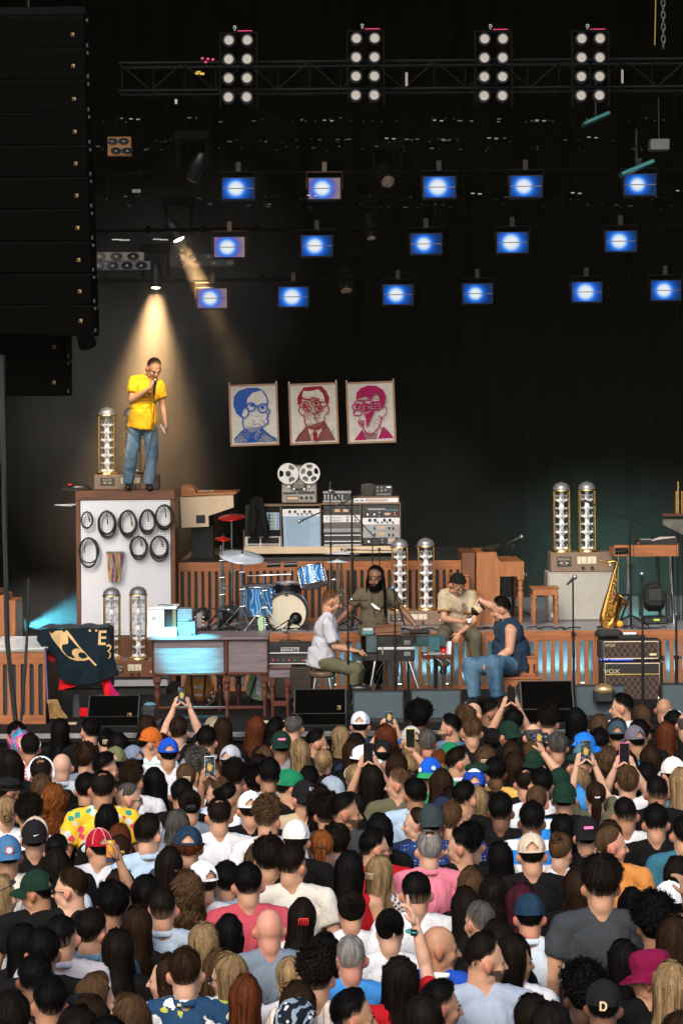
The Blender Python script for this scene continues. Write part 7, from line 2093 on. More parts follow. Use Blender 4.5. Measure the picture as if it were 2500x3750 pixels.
for x,w in((362,8),(425,30),(535,50),(630,54),(725,54),(938,10),(1035,10)):p=g(ZX(x,1700));mb=MB();mb.box(p.x-w*.0010,p.x+w*.0010,.012,.0195,.014,.036);g.build('blue_light',mb,BLED if x<800 else STEEL)
zt_=v1.loc.z+v1(ZX(0,1450)).z+.022
t=thing('pedal_case','soft black case on top of the upper diamond grille amplifier','case',(X(ZX(480,0)[0],26.9),26.9,zt_));mb=MB();mb.box(-.20,.13,-.05,.15,0,.115,.04);mb.build('case_body',BLK,t);mb=MB();mb.tube([(-.08,-.052,.06),(0,-.07,.05),(.06,-.052,.06)],.008,6);mb.build('handle',BLK,t)
g=Fr('switch_pedal','black switch box with five white round knobs on the upper diamond grille amplifier','pedal',ZX(735,1412),26.85,zt_);mb=MB();mb.box(-.14,.13,0,.16,0,.05,.008);g.build('box_body',mb,BLKP)
for i in range(5):p=g(ZX(678+i*35+(i==0)*0,1372));mb=MB();mb.lathe([(0,0),(.016,.0),(.019,.018),(.012,.03),(0,.031)],14,(p.x,.06,.05));g.build('white_knob',mb,WHT)
# ---- microphone stands at the front
mic('dark microphone stand reaching up between the keyboard player and the dreadlocked man',None,26.2,DECK,ZK(1175,405),ZK(1152,352),boom=ZK(1300,815),r=.011,capr=.030,head=mk('blue_mic',(.10,.22,.26),.3,.5))
mic('microphone stand with a sideways mic in front of the keyboard player face',None,26.3,DECK,ZK(588,455),ZK(637,498),boom=ZK(835,512),r=.011,capr=.026)
mic('straight dark microphone stand alone before the little wooden bench',None,25.7,DECK,A7(864,732),A7(876,720),capr=.030,r=.011,feet='base')
mic('straight microphone stand in front of the diamond grille amplifiers',None,25.3,DECK,ZX(902,650),ZX(898,552),capr=.031,r=.012,feet='base')
mic('tall boom stand reaching over the beige cabinet to the glass tower',None,28.3,RISER,A7(1228,372),A7(930,228),boom=A7(1302,382),r=.012,capr=.026)
mic('hazy microphone on a thin stand behind the honey upright piano',None,29.9,RISER,A7(480,515),A7(538,463),boom=A7(446,508),r=.009,capr=.028)
mic('heavy boom stand base at the far end of the riser front',None,26.0,DECK,A7(1522,1000),A7(1522,960),capr=.012,r=.014,feet='base')
# ---- wedges, road case, banner, broom at the stage front
def wedge(label,x0,y0,x1,y1,D,face,badge=False,teal=0):
 px0,px1=x0,x1
 g=Fr('stage_monitor',label,'monitor speaker',((x0+x1)/2,2640),D,DECK,'black wedge monitors along the stage edge')
 a,b=g((x0,y0)),g((x1,y1));w0,w1,zt,=a.x,b.x,a.z
 mb=MB();V=[(0,.0),(0,zt*.35),(.22,zt),(.45,zt*.9),(.5,0)]
 V3=[(w0,p[0],p[1])for p in V]+[(w1,p[0],p[1])for p in V];n=len(V)
 if face:
  V=[(0,0),(0,zt),(.14,zt),(.45,zt*.3),(.5,0)];V3=[(w0,p[0],p[1])for p in V]+[(w1,p[0],p[1])for p in V]
 mb.add(V3,[[i,(i+1)%n,(i+1)%n+n,i+n]for i in range(n)]+[list(range(n)),list(range(n,2*n))]);g.build('cabinet',mb,mk('monitor_box',(.016,.016,.016),.5,var=.2))
 if face:
  mb=MB();mb.box(w0+.015,w1-.015,-.008,-.0005,.05,zt-.015,.003);g.build('rear_panel',mb,mk('monitor_slate',(.045,.068,.078),.6,var=.15,bmp=.3,bs=200))
 else:
  mb=MB();mb.box(w0+.01,w1-.01,-.006,-.0005,.01,zt*.34,.002);mb.add([(w0+.015,-.004,zt*.37),(w1-.015,-.004,zt*.37),(w1-.015,.212,zt*.985),(w0+.015,.212,zt*.985)],[(0,1,2,3)]);g.build('front_grille',mb,GRL)
 mb=MB();mb.cyl((w0-.012,.25,zt*.5),(w0,.25,zt*.5),.05,n=12);g.build('side_handle',mb,STEEL if teal else BLKM);mb=MB();mb.box(w1,w1+.012,.1,.35,zt*.3,zt*.6);g.build('side_handle',mb,BLKM)
 if badge:p=g(badge);mb=MB();mb.tube([(p.x-.02,-.012,p.z-.02),(p.x+.02,-.012,p.z-.02),(p.x+.02,-.012,p.z+.02),(p.x-.02,-.012,p.z+.02)],.003,4,closed=True,smooth=False);mb.prism([(p.x-.012,p.z+.012),(p.x+.014,p.z-.014),(p.x+.014,p.z+.014)],-.013,-.010);g.build('square_badge',mb,BADGE)
 return g
wedge('black wedge monitor below the striped and red banner',319,2556,508,2640,24.75,False,A5(828,1597))
wedge('black wedge monitor in front of the round padded stool',1075,2532,1268,2640,24.7,False,A6(768,1551))
wedge('slate backed wedge monitor in front of the keyboard legs',1291,2532,1478,2600,24.9,True)
wedge('slate backed wedge monitor before the drinks table',1504,2528,1688,2600,24.9,True)
wedge('large black wedge monitor at the feet of the man in the vest',1906,2502,2102,2640,24.75,False)
wedge('slate backed wedge monitor next to the gold floor lamp',2104,2512,2286,2590,25.0,True)
wedge('slate backed wedge monitor at the far end of the stage edge',2420,2506,2560,2590,25.0,True,teal=1)
g=Fr('floor_lamp','gold lensed black floor lamp between two wedge monitors','stage light',ZX(400,2230),24.9,DECK,'moving lights on the stage edge')
zc=g(ZX(400,2130)).z;mb=MB();mb.box(-.12,.12,-.09,.12,zc-.12,zc+.06,.04);g.build('head',mb,BLK);mb=MB();mb.ell((0,-.02,zc+.045),(.115,.10,.07),18,10);g.build('lens',mb,mk('gold_lens',(.55,.38,.18),.2,.7));mb=MB();mb.box(-.15,.15,-.08,.1,0,.06,.01);g.build('base',mb,BLKP)
g=Fr('floor_lamp','dark floor lamp with a blue glint under the keyboard desk','stage light',ZP(120,1090),24.9,DECK,'moving lights on the stage edge')
mb=MB();mb.box(-.10,.10,-.08,.12,.06,.22,.04);g.build('head',mb,BLK);mb=MB();mb.box(-.14,.14,-.09,.1,0,.05,.01);g.build('base',mb,BLKP);mb=MB();mb.ell((0,.06,.215),(.07,.07,.03),14,8);g.build('lens',mb,emit('cyan_lens',(.12,.5,.62),.35))
CY=Vector((g.loc.x,g.loc.y+.12,DECK+.26));CYAN=(.10,.74,.95)
panel_c=at(*ZP(440,470),25.4)
t=thing('added_wash_light','added dark wash light clamped under the wide hanging loudspeaker column','stage light',at(322,1262,23.7))  # made-up fixture, added to carry the cyan light for the desk
aimv=(panel_c+Vector((0,0,.10))-t.location).normalized();MW=aimv.to_track_quat('Z','Y').to_matrix()
mb=MB();mb.lathe([(0,-.22),(.08,-.20),(.10,0),(.095,.02)],18,M=MW);mb.build('head',GRL,t);mb=MB();mb.lathe([(.085,.012),(0,.018)],16,M=MW);mb.build('lens',emit('cyan_lens',(.12,.5,.62),.35),t);mb=MB();mb.box(-.03,.03,.0,.06,.05,.16);mb.build('clamp',BLKM,t)
fixture_light('added_cyan_spot','SPOT',t.location+aimv*.05,CYAN,9500,panel_c+Vector((.0,0,.12)),12.5,.9,.05)  # added spot that lights the desk panel cyan
g=Fr('floor_lamp','dark floor lamp behind the knees of the man in the vest','stage light',ZS(1150,1790),25.3,DECK,'moving lights on the stage edge')
mb=MB();mb.box(-.12,.12,-.10,.13,.10,.30,.05);g.build('head',mb,BLK);mb=MB();mb.lathe([(.0,0),(.07,.0),(.06,.02)],16,(.05,-.10,.2),M=Matrix.Rotation(R(70),3,'X'));g.build('lens',mb,mk('teal_lens',(.02,.13,.15),.15,.5));mb=MB();mb.box(-.13,.13,-.08,.1,0,.07,.01);g.build('base',mb,BLKP)
g=Fr('side_spotlight','black spotlight at the wing throwing a cyan beam at the pegboard cabinet','stage light',ZL(190,610),29.35)
mb=MB();mb.lathe([(0,-.16),(.10,-.14),(.115,.06),(.105,.11),(0,.11)],20,(0,0,.14),M=Matrix.Rotation(R(84),3,'Y'));g.build('head',mb,BLKP);mb=MB();mb.lathe([(.09,.115),(0,.12)],18,(0,0,.14),M=Matrix.Rotation(R(84),3,'Y'));g.build('lens',mb,emit('cyan_lens',(.12,.5,.62),.35));mb=MB();mb.cyl((0,0,.03),(0,0,DECK-g.loc.z),.03,n=8);g.build('post',mb,BLKM)
c=g.loc+Vector((.16,0.0,.15));fixture_light('cyan_beam','SPOT',c,(.12,.75,1.0),420,c+Vector((1,.06,.16)),62,.8,.04)
NAVYB=cloth('banner_black',(.006,.014,.019));REDB=cloth('banner_red',(.50,.008,.012));GOLDB=mk('banner_gold',(.50,.32,.13),.7,var=.2);MAGB=cloth('banner_magenta',(.40,.01,.10))
D=25.2
g=Fr('draped_banner','black and red banner with a gold curl and letter E draped over a covered keyboard','banner',ZL(800,1600),D,DECK)
out_=[(412,548),(470,528),(560,520),(660,530),(800,526),(960,520),(1100,522),(1180,524),(1215,620),(1250,760),(1285,900),(1310,1050),(1225,1050),(1100,1108),(860,1150),(760,1110),(668,1080),(640,940),(600,830),(540,780),(480,730),(430,640)]
top=sorted(set((412,470,560,660,800,960,1100,1180)))
def edge(pts,x):
 xs=[p[0]for p in pts];return float(np.interp(x,xs,[p[1]for p in pts]))
lo_e=[(412,640),(480,735),(560,790),(620,850),(650,1000),(668,1080),(760,1112),(860,1150),(980,1130),(1100,1104),(1225,1052),(1310,1050)]
hi_e=[(412,548),(470,530),(560,522),(660,530),(800,527),(960,522),(1180,524),(1310,526)]
def sheet(nm,xa,xb,hi_f,lo_f,mat,y0,nu=36,nv=14,fold=.022,shear=0):
 mb=MB();V=[]
 for j in range(nv+1):
  v=j/nv
  for i in range(nu+1):
   u=i/nu;x=xa+(xb-xa)*u
   yy=hi_f(x)+(lo_f(x)-hi_f(x))*v
   if x>1180:x=1180+(x-1180)*v
   p=g(ZL(x+shear*v,yy));p.y=y0-.10*math.sin(min(1,v*1.2)*1.57)+fold*math.sin(x*.021+v*1.5)*(.3+v)+.10*max(0,(x-1180)/130)**2
   V.append(p)
 mb.add(V,[(j*(nu+1)+i,j*(nu+1)+i+1,(j+1)*(nu+1)+i+1,(j+1)*(nu+1)+i)for j in range(nv)for i in range(nu)],True)
 return g.build(nm,mb,mat)
sheet('black_cloth',412,1310,lambda x:edge(hi_e,x),lambda x:edge(lo_e,x),NAVYB,.10)
mb=MB()
for i in range(30):
 pass
V=[]
for j in range(5):
 for i in range(25):
  x=412+(1180-412)*i/24;p=g(ZL(x,edge(hi_e,x)));V.append((p.x,.10+.14*j,p.z+.010*math.sin(i*.9)+.012*(1-(j/2-1)**2)))
mb.add(V,[(j*25+i,j*25+i+1,(j+1)*25+i+1,(j+1)*25+i)for j in range(4)for i in range(24)],True);g.build('top_fold',mb,cloth('banner_top',(.05,.06,.065)))
sheet('red_corner',648,860,lambda x:edge([(648,1205),(668,1080),(860,1150)],x)if x>668 else 1085,lambda x:edge([(648,1206),(860,1152)],x),REDB,.125,10,5,.005)
sheet('red_corner',490,600,lambda x:edge([(490,735),(540,760),(590,800),(600,820)],x),lambda x:edge([(490,862),(600,888)],x),REDB,.16,8,5,.004)
sheet('red_side',1105,1225,lambda x:edge([(1105,1108),(1225,1052)],x),lambda x:1132 if x<1150 else 1275,REDB,.135,8,6,.01)
sheet('magenta_side',1150,1335,lambda x:edge([(1150,1130),(1225,1056),(1310,1056),(1335,1200)],x),lambda x:1275,MAGB,.145,12,6,.02)
def ontob(px,py,off=.008):
 hi_,lo_=edge(hi_e,px),edge(lo_e,px);v=max(0,min(1,(py-hi_)/max(1,lo_-hi_)))
 p=g(ZL(px,py));p.y=.10-.10*math.sin(min(1,v*1.2)*1.57)+.022*math.sin(px*.021+v*1.5)*(.3+v)-off;return p
def decal(nm,polys,mat):
 mb=MB()
 for poly in polys:
  bm=bmesh.new();vs=[bm.verts.new((p[0],p[1],0))for p in poly];bm.faces.new(vs)
  bmesh.ops.triangulate(bm,faces=bm.faces);
  for _ in range(2):bmesh.ops.subdivide_edges(bm,edges=[e for e in bm.edges if e.calc_length()>30],cuts=1)
  bmesh.ops.triangulate(bm,faces=bm.faces)
  bm.verts.index_update();mb.add([ontob(v.co.x,v.co.y)for v in bm.verts],[[v.index for v in fc.verts]for fc in bm.faces]);bm.free()
 return g.build(nm,mb,mat)
curl=[(540,555),(565,580),(600,586),(615,570),(610,550),(680,548),(695,568),(715,560),(712,548),(735,548),(800,620),(890,735),(975,825),(1072,915),(1060,930),(985,860),(975,862),(930,876),(860,876),(780,850),(700,790),(620,690),(570,620)]
decal('gold_curl',[curl],GOLDB)
hole1=[(735,592),(752,640),(748,690),(690,698),(680,715),(690,760),(740,815),(810,845),(832,838),(800,800),(795,765),(815,745),(850,738),(880,750),(800,660)]
def decal2(nm,polys,mat):
 global ontob
 old=ontob;ontob=lambda a,b:old(a,b,.012);r=decal(nm,polys,mat);ontob=old;return r
decal2('curl_gap',[hole1,[(862,800),(885,782),(930,790),(968,826),(955,845),(910,850),(875,832)]],NAVYB)
decal('gold_letter',[[(1086,548),(1112,548),(1110,702),(1083,700)],[(1112,547),(1170,546),(1170,572),(1112,573)],[(1112,611),(1170,611),(1170,637),(1112,637)],[(1111,675),(1166,677),(1166,703),(1111,702)],[(972,538),(997,540),(997,560),(974,560)],[(1044,536),(1068,538),(1068,559),(1045,558)]],GOLDB)
mb=MB();mb.tube([ontob(1178,720),ontob(1200,705),ontob(1222,725),ontob(1215,750),ontob(1190,770),ontob(1215,790),ontob(1218,830),ontob(1200,850)],.014,6,flat=.3);g.build('gold_trim',mb,GOLDB)
mb=MB();mb.box(g(ZL(660,0)).x,g(ZL(1200,0)).x,.22,.6,g(ZL(0,1230)).z,g(ZL(0,540)).z,.02);g.build('covered_keyboard',mb,BLK)
for px in(820,1100):p=g(ZL(px,1250));mb=MB();mb.box(p.x-.05,p.x+.05,.2,.3,0,p.z,.02);g.build('stand_leg',mb,mk('stand_slate',(.022,.03,.034),.6))
p=g(ZL(918,1430));mb=MB();mb.box(p.x-.045,p.x+.045,.05,.08,.05,.15);g.build('loose_red_end',mb,REDB)
g=Fr('broom','straw broom leaning upside against the near slatted riser','broom',ZL(620,1520),24.9,DECK)
mb=MB();rr=random.Random(3)
STRAW=mk('straw',(.32,.19,.065),.8,var=.3)
for q_ in range(54):
 u=q_/53;x0=g(ZL(530+100*u,0)).x;x1=g(ZL(545+195*u,0)).x;z1=g(ZL(0,1518-8*u)).z if u<.55 else g(ZL(0,1520-10*u)).z
 z0=g(ZL(0,1312)).z;zm=g(ZL(0,1420+10*rr.random())).z;mb.tube([(x0,rr.uniform(-.02,.02),z0),(x0+(x1-x0)*.35,rr.uniform(-.03,.03),zm),(x1,rr.uniform(-.03,.03),max(z1,.004))],.0045,4)
g.build('bristles',mb,STRAW);mb=MB();mb.cyl(g(ZL(530,1312))+Vector((.0,0,0)),g(ZL(487,745))+Vector((0,.10,0)),.012,n=8);g.build('handle',mb,mk('broom_handle',(.10,.05,.12),.4));mb=MB();mb.tube([(g(ZL(528,1335)).x,0,g(ZL(0,1335)).z),(g(ZL(632,1335)).x,0,g(ZL(0,1330)).z)],.028,8,flat=.6);g.build('binding',mb,STRAW)
for i,(pts,r_,lab)in enumerate((([(10,1300),(18,1900),(28,2350),(60,2660)],.028,'thick black cable bundle hanging down past the near slatted riser'),([(106,2120),(104,2260),(92,2470),(78,2640)],.016,'black pole leaning in front of the near slatted riser'),([(4,1300),(3,1480),(6,1700)],.010,'thin dark cable hanging at the picture edge below the loudspeakers'))):
 mb=MB();P3=[at(x,y,24.5-.0*i)for x,y in pts]
 if i!=1:
  sm=[]
  for a_ in range(len(P3)-1):
   for q_ in range(6):sm.append(P3[a_].lerp(P3[a_+1],q_/6))
  sm.append(P3[-1]);P3=sm
 else:P3[-1].z=max(P3[-1].z,DECK)
 if i==0:
  for o_ in range(4):mb.tube([p+Vector((.016*math.cos(o_*1.6+k_*.3),.016*math.sin(o_*1.6+k_*.3),0))for k_,p in enumerate(P3)],.015,6)
 else:mb.tube(P3,r_,8)
 o=mb.build('cable_bundle' if i!=1 else 'leaning_pole',mk('cable_dark',(.010,.012,.012),.5),None);tag(o,lab,'cable' if i!=1 else 'pole')
mb=MB();rr=random.Random(8)
for q_ in range(26):
 x,y=rr.uniform(-2.9,4.4),rr.uniform(24.5,27.3);pts=[(x+.5*u+.1*math.sin(u*6+q_),y+.12*math.cos(u*5+q_),DECK+.012)for u in[k_/9 for k_ in range(10)]]
 mb.tube(pts,.009,5)
o=mb.build('deck_cables',cab);tag(o,'tangle of black cables lying over the stage deck','cables',kind='stuff')
mb=MB();rr=random.Random(9)
for q_ in range(20):
 x,y=rr.uniform(-1.9,4.4),rr.uniform(27.98,28.2);pts=[(x+.35*u+.06*math.sin(u*6+q_),y+.06*math.cos(u*5+q_),RISER+.012+.02*max(0,math.sin(u*9)))for u in[k_/9 for k_ in range(10)]]
 mb.tube(pts,.009,5)
o=mb.build('riser_cables',cab);tag(o,'tangle of black cables lying along the riser edge','cables',kind='stuff')
for i,(px,py,w,lab)in enumerate(((1010,2632,150,'strip of pale wood on the deck under the small stool'),(250,2662,60,'scrap of pale tape on the stage edge before the draped banner'))):
 t=thing('floor_strip',lab,'strip',at(px,py,24.9));t.location.z=DECK;mb=MB();mb.box(-w*sc(24.9)/2,w*sc(24.9)/2,0,.12,.002,.02,.004);mb.build('strip',mk('pale_wood',(.50,.38,.22),.6,var=.3),t)
 # ================================================================== the five people on stage
HS=1.12
HAIR['sandy']=hair_mat('sandy',(.022,.0095,.005),(.12,.05,.022))
def onhead(o):
 o.scale=(HS,HS,HS);return o
def performer(label,Zf,D,J,yaw,pitch,roll=0,z0=None,**kw):
 """joints given as photo pixels plus a depth offset; returns the thing and its world joints"""
 base=at(*Zf(*J['base'][:2]),D)
 if z0 is not None:base.z=z0
 t=thing('person',label,'person',base,0,'band members on the stage')
 j={}
 for k,v in J.items():
  if k=='base':continue
  p=at(*Zf(v[0],v[1]),D+(v[2]if len(v)>2 else 0))-base
  j[k]=p
 HM=eul(R(yaw),R(pitch),R(roll))
 ms=human_meshes(j,kw.get('key','band'),HM,kw.get('bulk',1),False,.009,kw.get('sleeve',.55),kw.get('hands'),kw.get('belly',0),kw.get('loose',1.2),True,True,None,kw.get('foot'),hs=HS)
 put('body',ms['body'],t,None,None,SKIN[kw.get('skin','fair')])
 put('shirt',ms['shirt'],t,None,None,kw['shirt'])
 put('trousers',ms['trousers'],t,None,None,kw['trousers'])
 if kw.get('shoes',True):put('shoes',ms['shoe'],t,None,None,kw.get('shoemat',BLKP))
 dress_head(t,j['head'],HM,kw.get('hair','short'),kw.get('hcol','dark'),None,1,HS)
 face_parts(t,j['head'],HM,kw.get('hcol','dark'),HS)
 return t,j,HM,base
J=dict(base=(400,2195),pel=(445,1130),waist=(450,930),chest=(490,660),neck=(530,400,-.02),head=(630,262,-.09),shR=(315,460,0),shL=(705,520,0),elR=(268,770,-.10),wrR=(585,560,-.24),elL=(770,850,.02),wrL=(825,1180,-.06),hipR=(345,1180),hipL=(560,1180),knR=(275,1650,-.03),knL=(600,1650,-.05),anR=(215,2105,0),anL=(540,2115,.0))
t,j,HM,B0=performer('singer in a bright yellow T-shirt and jeans standing on the cabinet holding a microphone',ZJ,29.12,J,207,30,z0=TT+.0,key='singer',shirt=CL['mustard'],trousers=cloth('light_denim',(.09,.155,.22),pat='denim',c2=(.24,.33,.41)),hair='crop',hcol='brown',sleeve=.62,loose=1.6,hands={'R':dict(d=(.55,-.1,.8),n=(.3,.9,.1),curl=1.15),'L':dict(d=(-.05,-.1,-1),n=(-1,.1,0),curl=.35)},foot={'L':(.25,-1,0),'R':(.1,-1,0)})
def marks(t,pts,name,m,r=.0035):
 mb=MB()
 for a in pts:mb.ell(a[:3],(a[3]if len(a)>3 else r*2,.006,a[4]if len(a)>4 else r),8,5)
 return mb.build(name,m,t)
def on_front(J_,Zf,D,x,y,dy):return at(*Zf(x,y),D+dy)-B0
marks(t,[(*on_front(J,ZJ,29.12,560,665,-.152),.018,.024)],'red_print',mk('print_red',(.5,.06,.03),.8))
marks(t,[(*on_front(J,ZJ,29.12,440+13*q,715+2*(q%3),-.150),.009 if q%4 else .004,.009)for q in range(15)]+[(*on_front(J,ZJ,29.12,410+17*q,760+3*(q%2)+q,-.148),.012,.003)for q in range(12)]+[(*on_front(J,ZJ,29.12,600+12*q,590+14*q,-.145),.006,.008)for q in range(5)],'brown_print',mk('print_brown',(.25,.09,.01),.8))
mw=at(*ZJ(648,470),28.80);me_=at(*ZJ(628,690),28.86)
tm=thing('microphone','handheld black microphone with trailing cord in the fist of the singer','microphone',mw)
mb=MB();mb.cyl((0,0,0),me_-mw,.019,.013,12);mb.build('handle',BLKP,tm);mb=MB();mb.ell((0,.01,.02),(.025,.025,.027),12,8);mb.build('mic_grille',STEEL,tm)
mb=MB();cp=[at(*ZJ(x,y),28.87+dy)-mw for x,y,dy in((628,690,0),(638,800,.02),(622,1010,.04),(612,1200,.04),(585,1400,.02),(540,1600,0),(480,1850,.02),(420,2040,.05),(400,2130,.1),(430,2190,.14))]
mb.tube(cp,.006,6);mb.build('cord',cab,tm)
t2=thing('phone','thin pale slip held in the lowered hand of the singer','card',at(*ZJ(775,1225),28.98));mb=MB();mb.box(-.006,.006,-.03,.03,-.07,.07,.002,M=Matrix.Rotation(R(-28),4,'Y'));mb.build('slip',WHT,t2)
mb=MB();q0=at(*ZJ(628,1130),28.93)-B0;q1=at(*ZJ(630,1290),28.93)-B0;mb.tube([q0,(q0+q1)/2,q1],[.016,.018,.012],8,flat=.4);mb.build('belt_end',mk('belt_brown',(.06,.035,.015),.5),t)
J=dict(base=(260,1660),pel=(262,1265,.05),waist=(268,1090,.05),chest=(315,870,.05),neck=(350,690,.05),head=(392,522,.05),shR=(330,790,-.12),shL=(365,780,.22),elR=(425,1085,-.16),wrR=(655,1135,-.12),elL=(470,1075,.24),wrL=(690,1140,.16),hipR=(285,1290,-.05),hipL=(285,1290,.15),knR=(690,1375,-.10),knL=(720,1370,.20),anR=(650,1560,-.08),anL=(690,1560,.18))
t,j,HM,B0=performer('short haired keyboard player in a pale collared shirt seated in profile on the round stool',ZK,26.45,J,272,12,z0=DECK,key='pianist',shirt=cloth('pale_workshirt',(.44,.44,.48)),trousers=CL['olive'],hair='crop',hcol='sandy',skin='fair',sleeve=.8,loose=1.15,hands={'R':dict(d=(1,0,-.12),n=(0,0,-1),curl=.35),'L':dict(d=(1,0,-.12),n=(0,0,-1),curl=.35,t=-1)},foot={'L':(1,0,0),'R':(1,-.1,0)})
mb=MB();c=j['neck'];mb.tube([c+Vector((.062*math.cos(R(20*q)),.066*math.sin(R(20*q)),.008+.02*-math.cos(R(20*q))))for q in range(18)],.020,8,closed=True,flat=.6);mb.build('collar',cloth('pale_workshirt',(.5,.5,.54)),t)
mb=MB();e0=j['elR'].lerp(j['shR'],.15);mb.tube(ring(e0,.060,16,'z'),.0035,5,closed=True);mb.build('dark_cuff_line',CL['navy'],t)
J=dict(base=(905,1590),pel=(905,880),waist=(912,720),chest=(922,530),neck=(935,375),head=(935,232,-.05),shR=(755,425),shL=(1100,425),elR=(590,650,.02),wrR=(440,800,-.02),elL=(1285,640,.0),wrL=(1425,815,-.12),hipR=(850,900),hipL=(960,900),knR=(840,1240),knL=(965,1240),anR=(832,1560),anL=(972,1560))
t,j,HM,B0=performer('bearded man with long dreadlocks in an olive brown T-shirt standing behind the keyboard cases',ZK,27.42,J,163,6,z0=DECK,key='dread',shirt=cloth('olive_brown',(.095,.078,.05)),trousers=CL['black'],hair='under',hcol='black',skin='brown',sleeve=.62,loose=.9,bulk=1.06,hands={'R':dict(d=(-.6,0,-.8),n=(0,-1,0),curl=.3),'L':dict(d=(.55,-.3,-.6),n=(0,0,-1),curl=.2)},foot={'L':(0,-1,0),'R':(0,-1,0)})
onhead(put('beard',beard_mesh(True),t,j['head'],HM.to_euler(),HAIR['black']))
mb=MB();rr=random.Random(4);hc=j['head']
onhead(put('crown_hair',hair('short',0),t,hc,HM.to_euler(),HAIR['black']))
for q in range(34):
 a=rr.uniform(60,300);d=HM@Vector((math.sin(R(a)),math.cos(R(a)),0));p0=hc+d*.092+Vector((0,0,rr.uniform(-.01,.08)))
 side=1 if d.x>0 else 0
 L=rr.uniform(.36,.46)if side else rr.uniform(.10,.28);fwd=-.13*side
 pts=[p0,p0+d*.02+Vector((0,fwd*.3,-.08)),p0+d*.022+Vector((.01*side,fwd*.8,-.08-L*.5)),p0+d*.012+Vector((.02*side+rr.uniform(-.01,.01),fwd,-.06-L))]
 mb.tube(pts,[.011,.0105,.010,.007],6)
mb.build('dreadlocks',HAIR['black'],t)
mb=MB();a,b=at(*ZK(885,545),27.28)-B0,at(*ZK(990,622),27.28)-B0;mb.tube([a,(a+b)/2+Vector((0,-.01,-.012)),b],[.010,.022,.010],8,flat=.4);mb.build('white_pendant',WHT,t)
mb=MB();mb.tube([at(*ZK(885,430),27.27)-B0,at(*ZK(885,540),27.27)-B0],.004,5);mb.tube([at(*ZK(915,600),27.27)-B0,at(*ZK(932,725),27.28)-B0],.006,5);mb.build('necklace_cord',BLK,t)
mb=MB();mb.tube(ring(j['pel']+Vector((0,0,.10)),.175,24,'z',.145),.022,6,closed=True,flat=.4);mb.build('belt',BLKP,t)
mb=MB();c=at(*ZK(928,812),27.42)-B0;mb.tube([(c.x-.05,-.168,c.z-.04),(c.x+.05,-.168,c.z-.04),(c.x+.05,-.168,c.z+.04),(c.x-.05,-.168,c.z+.04)],.007,5,closed=True,smooth=False);mb.build('belt_buckle',CHR,t)
mb=MB();w=j['wrL'];mb.tube(ring(w,.031,14,'x'),.008,6,closed=True);mb.build('watch',STEEL,t)
J=dict(base=(400,820),pel=(395,775,.12),waist=(398,640,.08),chest=(410,470,.02),neck=(370,300,-.04),head=(405,222,-.13),shR=(235,350,0),shL=(590,365,0),elR=(228,660,-.12),wrR=(455,700,-.28),elL=(625,690,-.12),wrL=(430,860,-.36),hipR=(265,815,.06),hipL=(535,815,.06),knR=(215,905,-.40),knL=(640,900,-.40),anR=(225,1290,-.36),anL=(645,1270,-.36))
t,j,HM,B0=performer('man in a tan ringer T-shirt sitting on the riser edge with a white cup',ZS,28.0,J,206,34,z0=RISER,key='tan',shirt=cloth('tan_tee',(.42,.34,.23)),trousers=cloth('olive_trousers',(.10,.088,.06)),hair='none',hcol='dark',skin='fair',sleeve=.72,loose=1.5,bulk=1.05,hands={'R':dict(d=(1,-.1,.1),n=(0,.7,.5),curl=.75),'L':dict(d=(-.55,-.2,-.8),n=(0,.6,-.3),curl=.3)},foot={'L':(.1,-1,0),'R':(-.1,-1,0)})
onhead(put('hair',hair('under',0),t,j['head'],HM.to_euler(),HAIR['dark']))
onhead(put('bandana',soft_hat('bandana'),t,j['head'],HM.to_euler(),cloth('black_bandana',(.010,.010,.010))))
mb=MB()
for s in(-1,1):mb.tube(ring((s*.034,.104,-.006),.024,16,'y',.018),.003,5,closed=True);mb.tube([(s*.058,.098,0),(s*.082,.02,0)],.003,5)
onhead(put('glasses',mb.mesh('glasses'),t,j['head'],HM.to_euler(),BLKP))
for s in 'RL':
 e0=j['sh'+s].lerp(j['el'+s],.69);mb=MB();d=(j['el'+s]-j['sh'+s]).normalized();e1=d.orthogonal().normalized();e2=d.cross(e1)
 mb.tube([e0+(e1*math.cos(R(20*q))+e2*math.sin(R(20*q)))*.071 for q in range(18)],.012,6,closed=True,flat=1.8);mb.build('orange_cuff',cloth('ringer_orange',(.50,.22,.05)),t)
mb=MB();mb.tube(ring(j['neck']+Vector((0,-.03,.005)),.072,18,'z',.07),.012,6,closed=True);mb.build('orange_collar',cloth('ringer_orange',(.5,.22,.05)),t)
cpt=[at(*ZS(490+24*math.cos(R(36*q)),482+24*math.sin(R(36*q))),27.838)-B0 for q in range(10)]
marks(t,[(*p,.007,.006)for p in cpt]+[(*(at(*ZS(490,482),27.836)-B0),.010,.010)],'chest_print',mk('print_green',(.07,.07,.04),.8))
tc_=thing('paper_cup','tiny white paper cup held by the man in the tan T-shirt','cup',at(*ZS(562,715),27.68));mb=MB();mb.lathe([(.020,0),(.029,.055),(.027,.055),(.018,.004)],16);mb.build('body',WHT,tc_);mb=MB();mb.tube(ring((0,0,.055),.028,16,'z'),.002,4,closed=True);mb.build('rim',WHT,tc_)
J=dict(base=(1130,1700),pel=(1120,1255,.05),waist=(1100,1060,.05),chest=(1075,840,.05),neck=(1040,665,.05),head=(972,545,.05),shL=(1105,830,-.15),shR=(1000,705,.27),elL=(1085,1085,-.20),wrL=(850,1225,-.28),elR=(900,520,.30),wrR=(690,420,.32),hipL=(1085,1275,-.10),hipR=(1060,1250,.16),knL=(880,1255,-.42),knR=(575,1285,.04),anL=(920,1690,-.40),anR=(635,1700,.02))
